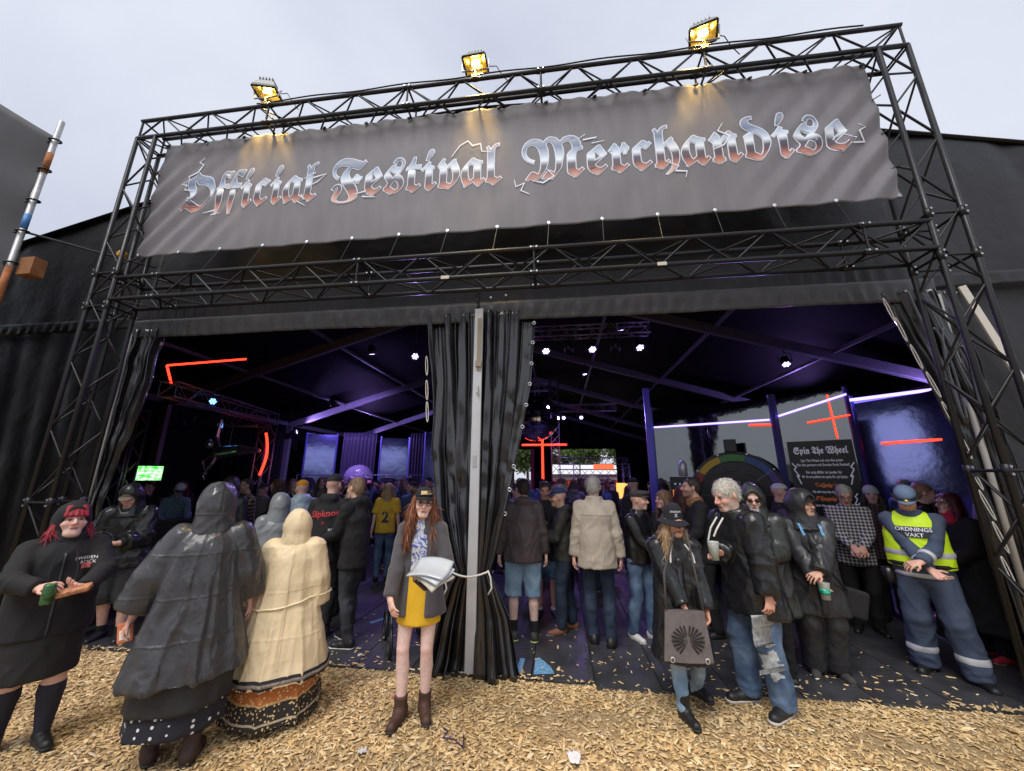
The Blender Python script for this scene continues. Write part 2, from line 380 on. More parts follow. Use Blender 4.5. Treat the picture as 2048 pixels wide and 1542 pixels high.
# frames: rafters, posts, purlins
RAF = mat('tent_rafter', (.20, .20, .23), .5, .4, var=.1)
IE, IA = 3.95, 7.0
def iz(x): return IA-(IA-IE)*abs(x)/10.0
for Y in (5, 10, 15, 20, 24.7):
    for s in (-1, 1):
        mb = MB(); L = math.hypot(9.95, iz(0)-iz(9.95)); ang = math.atan2(iz(0)-iz(9.95), 9.95)
        mb.box((s*4.975, Y, (iz(0)+iz(9.95))/2-.05), (L, .13, .24), mtx=Matrix.Rotation(s*ang, 3, 'Y')); bevel(mb.build('rafter', RAF, tent), .012)
        mb = MB(); mb.box((s*9.9, Y, 1.95), (.24, .13, 3.9)); bevel(mb.build('post', RAF, tent), .012)
for x in (-10.0, -7.5, -5.0, -2.5, 0, 2.5, 5.0, 7.5, 10.0):
    for y0, y1 in ((.25, 4.92), (5.08, 9.92), (10.08, 14.92), (15.08, 19.92), (20.08, 24.6)):
        mb = MB(); mb.box((x, (y0+y1)/2, iz(min(9.9, abs(x))) + .02), (.075 if abs(x) < 9 else .13, y1-y0, .075 if abs(x) < 9 else .16)); mb.build('purlin', RAF, tent)
# centre door post, white aluminium, with ratchet strap
mb = MB(); mb.box((0, .02, 1.95), (.105, .10, 3.86)); dp = bevel(mb.build('door_post', mat('post_white', (.55, .56, .57), .45, .3, var=.12, vscale=3), tent), .008)
dp.location = (.2, 0, 0)
mb = MB(); mb.box((.215, -.036, 3.42), (.05, .008, .66)); mb.box((.215, -.045, 3.17), (.07, .03, .07)); mb.tube([(.2, -.05, 2.83), (.225, -.05, 2.78), (.215, -.045, 2.9)], .006, 6); mb.build('ratchet_strap', mat('strap', (.34, .29, .22), .8), tent)
mb = MB(); mb.box((.197, -.0325, 2.05), (.045, .004, .13)); mb.build('post_label', mat('postlabel', (.36, .37, .38), .6), tent)
# inclined white posts seen behind the towers
for xa, xb in ((-4.75, -4.86), (5.2, 5.27)):
    mb = MB(); mb.tube([(xa, .05, 0.0), (xa, .05, 3.8)], .026, 10); mb.build('door_jamb', mat('post_white2', (.45, .43, .40), .5, .2), tent, True)
mb = MB(); mb.box((5.62, .03, 3.1), (.075, .02, 1.6), mtx=Matrix.Rotation(rad(-14), 3, 'Y')); mb.build('guy_strap', mat('strap_white', (.62, .59, .52), .7), tent)

# ================================================================ CURTAINS
PVC = mat('curtain_pvc', (.014, .014, .016), .20, spec=.8, coat=.3, bump=.12, bscale=9, bdist=.02, rvar=.08, stretch=(1, 1, .35), crease=(2.2, .02))
EYE = mat('eyelet_metal', (.75, .76, .78), .3, .9)
CORD = mat('white_cord', (.72, .69, .62), .8)
def interp(tab, z):
    zz = np.array([t[0] for t in tab]); return [np.interp(z, zz, np.array([t[i] for t in tab])) for i in range(1, len(tab[0]))]
def curtain(name, label, tab, nf, seed, amp=.05, edge=None, z0=.0, z1=3.86, rootloc=(0, .0, 0)):
    """tab: rows (z, xl, xr, yamp, ybase)"""
    root = empty(name, rootloc); T(root, label, 'curtain', 'tied back door curtains')
    ph = np.random.default_rng(seed).uniform(0, 6.28, 8)
    def f(u, v):
        z = z0+(z1-z0)*v; xl, xr, ya, yb = interp(tab, z)
        uu = u+.05*fbm(np.stack([u*5+seed, z*.5, u*0], 1), 2)*np.sin(u*math.pi)+.012*np.sin(z*2.3+u*9+ph[1])
        x = xl+(xr-xl)*uu
        w = 1.9*fbm(np.stack([uu*nf*1.5+seed, z*.28+.25*uu, u*0+seed*.7], 1), 2)+.9*(2*np.power(np.clip(.5+.5*ridge(np.stack([uu*nf*1.9+seed*2, z*.22, u*0+3], 1)), 0, 1), 1.6)-1)+.25*np.sin(uu*nf*15+ph[4]+1.3*np.sin(z*1.7+ph[5]))*np.clip((z-2.2)/1.2, .15, 1)
        y = yb+ya*w+.010*fbm(np.stack([x*9, z*5, x*0+seed], 1), 2)+.014*ridge(np.stack([x*5+z*2.4, z*2.6, x*0+seed], 1))
        x = x+ya*.5*np.cos(uu*nf*6.283+ph[6])*np.sin(u*math.pi)
        return np.stack([x, y, z], 1)
    grid('cloth', f, 150, 80, PVC, root, thick=.004)
    return root, f
def eyelets(root, f, u, zs, z0=.0, z1=3.86, dy=-.012, r=.018):
    for z in zs:
        p = f(np.array([u]), np.array([(z-z0)/(z1-z0)]))[0]
        mb = MB(); mb.tube([(p[0]+r*math.cos(t), p[1]+dy, p[2]+r*math.sin(t)) for t in np.linspace(0, 6.283, 13)[:-1]], .006, 6, close=True); mb.build('eyelet', EYE, root, True)
def loop(root, p, L, sway=.03, w=.03, seed=0):
    w *= .6
    mb = MB(); pts = []
    for t in np.linspace(0, 1, 17):
        a = t*math.pi*2; pts.append((p[0]+w*math.sin(a)+sway*(.5-.5*math.cos(a)), p[1]-.02, p[2]-L*(.5-.5*math.cos(a))))
    mb.tube(pts, .0052, 6); mb.build('cord_loop', CORD, root, True)
tabL = [(0, -.50, -.02, .08, -.06), (.12, -.44, -.02, .08, -.03), (.5, -.37, -.01, .05, .0), (.80, -.25, -.01, .035, .0), (.92, -.17, -.015, .022, 0), (1.05, -.24, -.015, .035, 0), (1.5, -.42, -.01, .055, .02), (2.2, -.54, -.01, .06, .04), (3.0, -.56, -.01, .055, .05), (3.45, -.62, -.01, .05, .05), (3.86, -.66, -.01, .045, .05)]
cl, fL = curtain('door_curtain', 'black plastic door curtain tied back left of the centre post', tabL, 4, 11)
tabR = [(0, .05, .50, .08, -.06), (.12, .05, .46, .08, -.03), (.5, .05, .38, .05, .0), (.80, .05, .24, .035, .0), (.92, .05, .17, .022, 0), (1.05, .05, .22, .035, 0), (1.6, .05, .36, .055, .02), (2.2, .04, .47, .06, .04), (2.9, .04, .60, .055, .05), (3.86, .03, .68, .045, .05)]
cr_, fR = curtain('door_curtain', 'black plastic door curtain tied back right of the centre post', tabR, 4, 23)
eyelets(cr_, fR, .985, [3.7, 3.45, 3.2, 2.95, 2.7, 2.45]); eyelets(cr_, fR, .95, [2.0, 1.75, 1.5])
for i, z in enumerate((3.3, 3.0, 2.74)): loop(cl, (-.64+.02*i, .02, z), .24, .02, .022)
# tie cord round the waist
mb = MB(); mb.tube([(-.25+.43*t-.0, -.06-.03*math.sin(t*math.pi), .95-.05*math.sin(t*math.pi)) for t in np.linspace(0, 1, 12)], .010, 6)
mb.tube([(-.24, -.06, .95), (-.27, -.07, .86), (-.25, -.07, .78), (-.29, -.06, .70)], .009, 6); mb.tube([(.17, -.06, .96), (.20, -.07, .9), (.215, -.07, .8), (.18, -.07, .74)], .009, 6)
o = mb.build('tie_cord', CORD, None, True); T(o, 'white cord tied round both centre curtains at waist height', 'cord')
# outer right curtain, swept back to the jamb, with rope loops
tab = [(0, 4.95, 5.35, .05, .05), (.6, 4.88, 5.32, .05, .05), (1.4, 4.88, 5.30, .05, .06), (2.4, 4.83, 5.28, .06, .06), (3.2, 4.62, 5.25, .06, .06), (3.86, 4.42, 5.24, .05, .06)]
c3, f3 = curtain('door_curtain', 'black door curtain with white rope loops at the right jamb', tab, 5, 31)
for z in (3.78, 3.55, 3.25, 2.95, 2.64, 2.34, 2.05, 1.78, 1.5, 1.2):
    p = f3(np.array([.01]), np.array([z/3.86]))[0]; loop(c3, (p[0]-.005, p[1]-.01, p[2]), .27, .05+.02*random.random(), .022)
for z, u in ((3.4, .35), (3.2, .55)): p = f3(np.array([u]), np.array([z/3.86]))[0]; mb = MB(); mb.tube([(p[0]+.05*math.sin(t)+.1*(t/6.28), p[1]-.05, p[2]-1.0*(.5-.5*math.cos(t))) for t in np.linspace(0, 6.28, 20)], .016, 6); mb.build('hanging_cord', PVC, c3, True)
tab = [(0, -4.98, -4.72, .04, .05), (1.0, -4.96, -4.76, .045, .05), (1.9, -4.96, -4.73, .05, .06), (3.1, -4.93, -4.50, .05, .06), (3.86, -4.90, -4.50, .05, .06)]
c4, f4 = curtain('door_curtain', 'black door curtain with metal eyelets at the left jamb', tab, 4, 41)
eyelets(c4, f4, .975, [3.66, 3.42, 3.18, 2.94])
for z, L in ((3.75, .35), (3.75, 1.15), (3.7, 1.1)): mb = MB(); mb.tube([(-4.86+.03*math.sin(t)+.03*t/6.28+.02*L, -.07, z-L*(.5-.5*math.cos(t))) for t in np.linspace(0, 6.28, 20)], .015, 6); mb.build('hanging_cord', PVC, c4, True)

# ================================================================ TRUSS GANTRY
BLK = mat('truss_black', (.018, .018, .020), .42, .35, bump=.06, bscale=120, rvar=.12, vscale=5)
YF, YB = -.60, -.31; YM = (YF+YB)/2
truss('truss_tower', 'black truss tower on the left holding up the banner frame', (-4.635, YM, 0), (-4.635, YM, 6.44), (1, 0, 0), BLK, step=.40, couplers=(1.6, 3.9, 4.35))
truss('truss_tower', 'black truss tower on the right holding up the banner frame', (4.635, YM, 0), (4.635, YM, 6.44), (1, 0, 0), BLK, step=.40, couplers=(1.95, 3.9, 4.35))
truss('truss_beam', 'black truss beam along the top of the banner', (-4.78, YM, 6.585), (4.78, YM, 6.585), (0, 1, 0), BLK, step=.36, couplers=(1.95, 3.9, 5.6, 7.5))
truss('truss_beam', 'black truss beam across the door below the banner', (-4.49, YM, 4.125), (4.49, YM, 4.125), (0, 1, 0), BLK, step=.36, couplers=(.6, 3.2, 5.2, 8.4))
for x in (-.25, 2.0): mb = MB(); mb.box((x, YF-.028, 3.975), (.09, .012, .035)); o = mb.build('truss_tag', mat('tag', (.6, .55, .48), .6)); T(o, 'small pale tag on the lower truss '+('left of the post' if x < 0 else 'right of the post'), 'tag')
# small lamps sitting in the lower truss ends
# ================================================================ BANNER
XB0, XB1, ZB0, ZB1 = -4.47, 4.45, 4.64, 6.42
def wr(x, z):
    """cloth relief in metres, towards the viewer negative"""
    e = np.clip((np.abs(x)-2.9)/1.5, 0, 1); p = np.stack([x*1.2, z*1.2, x*0], 1)
    d = .014*fbm(p, 3)
    # gathered folds under each upper tie
    t = np.clip((z-ZB1+.55)/.55, 0, 1)
    d = d-.012*t*t*np.sin(x*2*math.pi/.595+1.2)-.008*t*np.sin(x*2*math.pi/.21+z*5)
    # diagonal tension folds at both ends
    s = np.where(x > 0, 1, -1); q = (x*s*.9-(z-5.5)*-.55*1)
    d = d-.052*e*(lambda q_: 2*np.abs(((q_/6.283) % 1)-.5)-.5)((x*s*1.0+(z-5.5)*.85*np.where(x > 0, -1, 1)*1.0)*18+2.2*fbm(p*.7, 2))*np.clip(1.2-np.abs(z-5.2)*.8, .2, 1)
    b = np.clip((ZB0+.35-z)/.35, 0, 1); d = d-.006*b*np.sin(x*2*math.pi/.60)
    return d
def ban(u, v):
    x = XB0+(XB1-XB0)*u; z = ZB0+(ZB1-ZB0)*v
    z = z+(v > .98)*(-.006*np.abs(np.sin((x+.1)*math.pi/.595)))+(v < .02)*(.012*np.abs(np.sin(x*math.pi/.6)))
    return np.stack([x, YM+wr(x, z), z], 1)
banner = empty('banner', (0, 0, 0)); T(banner, 'wide grey fabric banner with metallic blackletter lettering above the entrance', 'banner')
BAN = mat('banner_cloth', (.165, .157, .173), .62, bump=.25, bscale=60, bdist=.004, var=.12, vscale=2.5, sheen=.15, stretch=(3, 1, .6))
grid('cloth', ban, 320, 64, BAN, banner, thick=.003)
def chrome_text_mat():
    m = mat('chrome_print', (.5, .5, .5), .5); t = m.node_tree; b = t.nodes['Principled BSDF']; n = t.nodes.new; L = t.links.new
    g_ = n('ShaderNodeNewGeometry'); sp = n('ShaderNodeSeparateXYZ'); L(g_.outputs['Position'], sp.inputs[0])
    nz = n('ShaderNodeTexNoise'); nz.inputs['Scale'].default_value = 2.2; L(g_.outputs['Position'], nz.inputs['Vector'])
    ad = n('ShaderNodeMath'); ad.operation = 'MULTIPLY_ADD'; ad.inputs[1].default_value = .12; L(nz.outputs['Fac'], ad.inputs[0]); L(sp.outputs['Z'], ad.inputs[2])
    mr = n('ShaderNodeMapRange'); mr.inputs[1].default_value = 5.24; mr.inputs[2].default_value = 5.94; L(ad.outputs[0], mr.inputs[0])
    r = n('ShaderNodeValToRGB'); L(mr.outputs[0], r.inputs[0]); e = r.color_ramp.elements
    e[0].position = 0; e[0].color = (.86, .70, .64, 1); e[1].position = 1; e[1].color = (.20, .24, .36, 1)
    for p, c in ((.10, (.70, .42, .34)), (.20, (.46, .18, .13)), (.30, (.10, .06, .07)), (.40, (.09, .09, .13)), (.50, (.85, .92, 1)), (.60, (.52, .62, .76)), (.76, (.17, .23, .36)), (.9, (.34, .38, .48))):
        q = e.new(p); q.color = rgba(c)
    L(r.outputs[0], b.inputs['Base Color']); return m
CH = chrome_text_mat(); WHT = mat('print_white', (.80, .84, .95), .5); DRK = mat('print_dark', (.03, .03, .04), .6)
def fit_word(word, x0, x1, zb, hs, y_off, offset, m, nm):
    o = text(fraktur(word), 1., nm, m, banner, offset=offset, res=2)
    me = o.data; v = np.empty(len(me.vertices)*3, np.float32); me.vertices.foreach_get('co', v); v = v.reshape(-1, 3)
    lo, hi = BB[word]; X = x0+(v[:, 0]-lo)/(hi-lo)*(x1-x0); zz = np.where(v[:, 1] < 0, v[:, 1]*.55, v[:, 1]); Z = zb+zz*hs
    P = np.stack([X, YM+wr(X, Z)-y_off, Z], 1); me.vertices.foreach_set('co', P.astype(np.float32).ravel()); me.update()
    bm = bmesh.new(); bm.from_mesh(me); bmesh.ops.triangulate(bm, faces=bm.faces[:])
    for it in range(3):
        ed = [e for e in bm.edges if e.calc_length() > .10]
        if not ed: break
        bmesh.ops.subdivide_edges(bm, edges=ed, cuts=1)
    bmesh.ops.triangulate(bm, faces=bm.faces[:])
    bm.to_mesh(me); bm.free()
    n_ = len(me.vertices); v = np.empty(n_*3, np.float32); me.vertices.foreach_get('co', v); v = v.reshape(-1, 3); v[:, 1] = YM+wr(v[:, 0], v[:, 2])-y_off
    me.vertices.foreach_set('co', v.ravel()); me.update()
    return o
BB = {'Official': (-1.563, 1.611), 'Festival': (-1.692, 1.72), 'Merchandise': (-2.701, 2.669)}
for wd, x0, x1 in (('Official', -3.97, -2.06), ('Festival', -1.86, .32), ('Merchandise', .58, 4.10)):
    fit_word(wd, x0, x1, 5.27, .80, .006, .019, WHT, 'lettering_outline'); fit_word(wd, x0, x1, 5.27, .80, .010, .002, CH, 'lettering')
# little lightning flourishes round the words
def bolt(pts, w=.014):
    mb = MB(); pts = np.array(pts, float)
    n_ = len(pts); L_, R_ = [], []
    for i, p in enumerate(pts):
        d = pts[min(i+1, n_-1)]-pts[max(i-1, 0)]; d /= np.linalg.norm(d); q = np.array([-d[1], d[0]])*w*(1-.75*abs(2*i/(n_-1)-1))
        L_.append(p+q); R_.append(p-q)
    A = np.array(L_+R_); Y = YM+wr(A[:, 0], A[:, 1])-.012
    mb.add([(a[0], y, a[1]) for a, y in zip(A, Y)], [(i, i+1, n_+i+1, n_+i) for i in range(n_-1)]); mb.build('lightning_flourish', WHT, banner)
for c in ([(-4.02, 5.72), (-3.92, 5.76), (-3.97, 5.83), (-3.83, 5.88), (-3.78, 6.0), (-3.86, 6.06), (-3.80, 6.13)], [(-4.05, 5.72), (-3.95, 5.68), (-3.98, 5.62), (-3.85, 5.6)], [(-3.62, 5.22), (-3.45, 5.26), (-3.5, 5.19), (-3.36, 5.2)],
          [(-2.25, 5.62), (-2.1, 5.7), (-2.12, 5.62), (-1.95, 5.66), (-2.06, 5.55), (-2.2, 5.48)], [(-2.3, 5.38), (-2.2, 5.3), (-2.3, 5.28), (-2.18, 5.2)], [(-1.55, 5.3), (-1.38, 5.34), (-1.42, 5.26), (-1.25, 5.24)],
          [(-.30, 5.72), (-.2, 5.88), (-.1, 5.94), (-.04, 5.86), (.06, 5.88), (.08, 5.76), (.2, 5.74)], [(.48, 5.3), (.5, 5.2), (.6, 5.24), (.56, 5.14), (.66, 5.08)], [(.86, 5.42), (.95, 5.3), (.82, 5.22), (.7, 5.26)],
          [(1.25, 5.8), (1.33, 5.86), (1.3, 5.78), (1.46, 5.8), (1.4, 5.72), (1.55, 5.74)], [(2.2, 5.36), (2.34, 5.28), (2.3, 5.22), (2.42, 5.2), (2.4, 5.12)], [(2.86, 5.8), (2.8, 5.7), (2.92, 5.62), (2.84, 5.5), (2.72, 5.45)],
          [(4.06, 5.5), (4.16, 5.42), (4.12, 5.36), (4.25, 5.38), (4.2, 5.5), (4.27, 5.54), (4.22, 5.6)]): bolt(c)
# ties: upper, lower with grommets
for i in range(16):
    x = XB0+.03+i*(XB1-XB0-.06)/15
    mb = MB(); mb.tube([(x, YM-.01, ZB1-.02), (x-.03, YM+.08, 6.5)], .006, 5); mb.box((x, YM-.012, ZB1-.015), (.045, .02, .02), mtx=Matrix.Rotation(-.4, 3, 'Y')); mb.build('upper_tie', BLK, banner)
    mb = MB(); mb.lathe([(.010, 0), (.019, .004), (.019, .008), (.010, .010)], 10, (x, YM-.012, ZB0+.03), Matrix.Rotation(math.pi/2, 3, 'X')); mb.build('grommet', EYE, banner)
    if 0 < i < 15: mb = MB(); mb.tube([(x, YM-.01, ZB0+.03), (x-.02, YF-.01, 4.29)], .004, 5); mb.build('lower_tie', BLK, banner)
for s, xb in ((-1, XB0), (1, XB1)):
    for z in (5.0, 5.45, 5.9): mb = MB(); mb.tube([(xb-s*.03, YM-.01, z), (s*4.5, YM-.03, z+.04)], .006, 5); mb.build('side_tie', BLK, banner)

# ================================================================ FLOODLIGHTS
def flood(x, label, tilt, yaw, zt):
    r = empty('floodlight', (x, YF, 6.755)); T(r, label, 'floodlight', 'floodlights on the top truss')
    G = mat('flood_grey', (.16, .17, .17), .45, .6, var=.15); GY = mat('yoke_grey', (.45, .46, .47), .4, .7)
    mb = MB(); mb.tube([(0, 0, -.05), (0, 0, .12)], .016, 8); mb.box((0, 0, -.0), (.06, .07, .05)); mb.build('clamp', BLK, r)
    R = Matrix.Rotation(yaw, 3, 'Z') @ Matrix.Rotation(tilt, 3, 'X')   # local -Z looks out of the lamp
    c = Vector((0, 0, .27))
    mb = MB(); w_, h_ = .145, .108
    for sx in (-1, 1): mb.tube([c+R @ Vector((sx*(w_+.03), 0, 0)), Vector((sx*(w_+.03)*.98, 0, .13)), Vector((0, 0, .12))], .011, 6)
    mb.build('yoke', GY, r)
    mb = MB()
    P = [(-w_, -h_, -.07), (w_, -h_, -.07), (w_, h_, -.07), (-w_, h_, -.07), (-w_, -h_, -.03), (w_, -h_, -.03), (w_, h_, -.03), (-w_, h_, -.03), (-w_*.6, -h_*.6, .08), (w_*.6, -h_*.6, .08), (w_*.6, h_*.6, .08), (-w_*.6, h_*.6, .08)]
    mb.add([c+R @ Vector(p) for p in P], [(0, 1, 5, 4), (1, 2, 6, 5), (2, 3, 7, 6), (3, 0, 4, 7), (4, 5, 9, 8), (5, 6, 10, 9), (6, 7, 11, 10), (7, 4, 8, 11), (8, 9, 10, 11)])
    for i in range(5): mb.box(c+R @ Vector((-.08+i*.04, 0, .095)), (.008, .15, .04), mtx=R)
    hs = mb.build('housing', G, r)
    mb = MB()
    for a, b in (((-w_, -h_), (w_, -h_)), ((w_, -h_), (w_, h_)), ((w_, h_), (-w_, h_)), ((-w_, h_), (-w_, -h_))): mb.tube([c+R @ Vector((a[0], a[1], -.072)), c+R @ Vector((b[0], b[1], -.072))], .014, 6)
    mb.build('bezel', BLK, r)
    RF = mat('reflector', (.8, .55, .15), .3, 1., emit=(1, .55, .08), estr=.18)
    mb = MB(); a_, b_ = w_*.92, h_*.92; P = [(-a_, -b_, -.066), (a_, -b_, -.066), (a_, b_, -.066), (-a_, b_, -.066), (-a_*.6, -b_*.4, -.02), (a_*.6, -b_*.4, -.02), (a_*.6, b_*.4, -.02), (-a_*.6, b_*.4, -.02)]
    mb.add([c+R @ Vector(p) for p in P], [(0, 4, 5, 1), (1, 5, 6, 2), (2, 6, 7, 3), (3, 7, 4, 0), (4, 7, 6, 5)]); mb.build('reflector', RF, r)
    mb = MB(); mb.tube([c+R @ Vector((-.05, 0, -.05)), c+R @ Vector((.05, 0, -.05))], .014, 8); mb.build('burner', emis('burner', (1, .8, .35), 30.), r)
    mb = MB(); mb.tube([c+R @ Vector((.12, .1, .05)), Vector((.26, .05, .22)), Vector((.33, .08, .1)), Vector((.42, .1, -.02))], .006, 6); mb.build('cable', BLK, r, True)
    ld = bpy.data.lights.new('flood_light', 'SPOT'); ld.energy = 320; ld.color = (1, .62, .16); ld.spot_size = rad(58); ld.spot_blend = .9; ld.shadow_soft_size = .08
    lo = bpy.data.objects.new('lamp_light', ld); COL.objects.link(lo); lo.parent = r; lo.location = c+R @ Vector((0, 0, -.09)); lo.rotation_euler = R.to_euler()
flood(-2.90, 'left floodlight on the top truss, glowing yellow', rad(4), rad(14), 0)
flood(.0, 'middle floodlight on the top truss, glowing yellow', rad(-9), rad(-3), 0)
flood(2.74, 'right floodlight on the top truss, glowing yellow', rad(-9), rad(-16), 0)
mb = MB(); mb.tube([(x, YF-.02, 6.77+.012*math.sin(x*5)) for x in np.linspace(-3, 4.4, 60)], .009, 5); o = mb.build('power_cable', BLK, None, True); T(o, 'black power cable running along the top truss between floodlights', 'cable')

# ================================================================ SCAFFOLD WITH MESH AT THE LEFT EDGE
sc = empty('scaffold_screen', (-5.38, -1, 0)); T(sc, 'dark mesh screen laced to a rusty scaffold pole at left edge', 'scaffold')
GAL = mat('scaffold_steel', (.42, .42, .43), .5, .7, var=.3, vscale=9)
mb = MB(); mb.tube([(0, 0, 0), (0, 0, 6.35)], .03, 12); pole = mb.build('pole', GAL, sc, True)
RUST = mat('rust', (.35, .13, .05), .9, var=.5, vscale=14, bump=.4)
for z0, z1 in ((5.55, 5.85), (3.7, 4.25)): mb = MB(); mb.tube([(0, 0, z0), (0, 0, z1)], .0315, 12); mb.build('rusty_patch', RUST, pole, True)
mb = MB(); mb.tube([(0, 0, 4.75), (0, 0, 4.95)], .0317, 12); mb.build('sticker', mat('sticker_blue', (.05, .2, .5), .5), pole, True)
for z in (6.05, 5.6, 5.15, 4.72, 4.3): mb = MB(); mb.tube([(.05*math.cos(t), .05*math.sin(t), z+.012*math.sin(t)) for t in np.linspace(0, 6.28, 14)[:-1]], .012, 6, close=True); mb.box((-.06, 0, z), (.1, .03, .03)); mb.build('coupler', BLK, sc)
def msh(u, v):
    x = -.05-4.5*u; z = .2+(6.1+2.9*u-.2)*v; return np.stack([x, .02+.04*fbm(np.stack([x*1.5, z*1.5, x*0], 1), 3)+.02*np.sin(z*7+x*3)*np.exp(-u*4), z-.05*np.sin(v*12)*np.exp(-u*6)], 1)
grid('mesh_screen', msh, 60, 60, mat('mesh_black', (.035, .035, .04), .7, bump=.2, bscale=80), sc, thick=.004)
mb = MB(); mb.tube([(0, 0, 4.72), (.4, .35, 4.68), (.95, .75, 4.62)], .014, 6); mb.build('lashing', BLK, sc)
mb = MB(); mb.box((.14, .1, 4.28), (.2, .12, .22)); mb.build('timber_block', mat('timber', (.26, .11, .04), .8, var=.3), sc)
mb = MB(); mb.lathe([(.0, 0), (.05, .0), (.055, .05), (.03, .09), (0, .1)], 12, (-4.87, -.35, 4.75)); o = mb.build('warning_lamp', mat('amber', (.7, .35, .02), .4)); T(o, 'small amber lamp tucked inside the left truss tower', 'lamp')
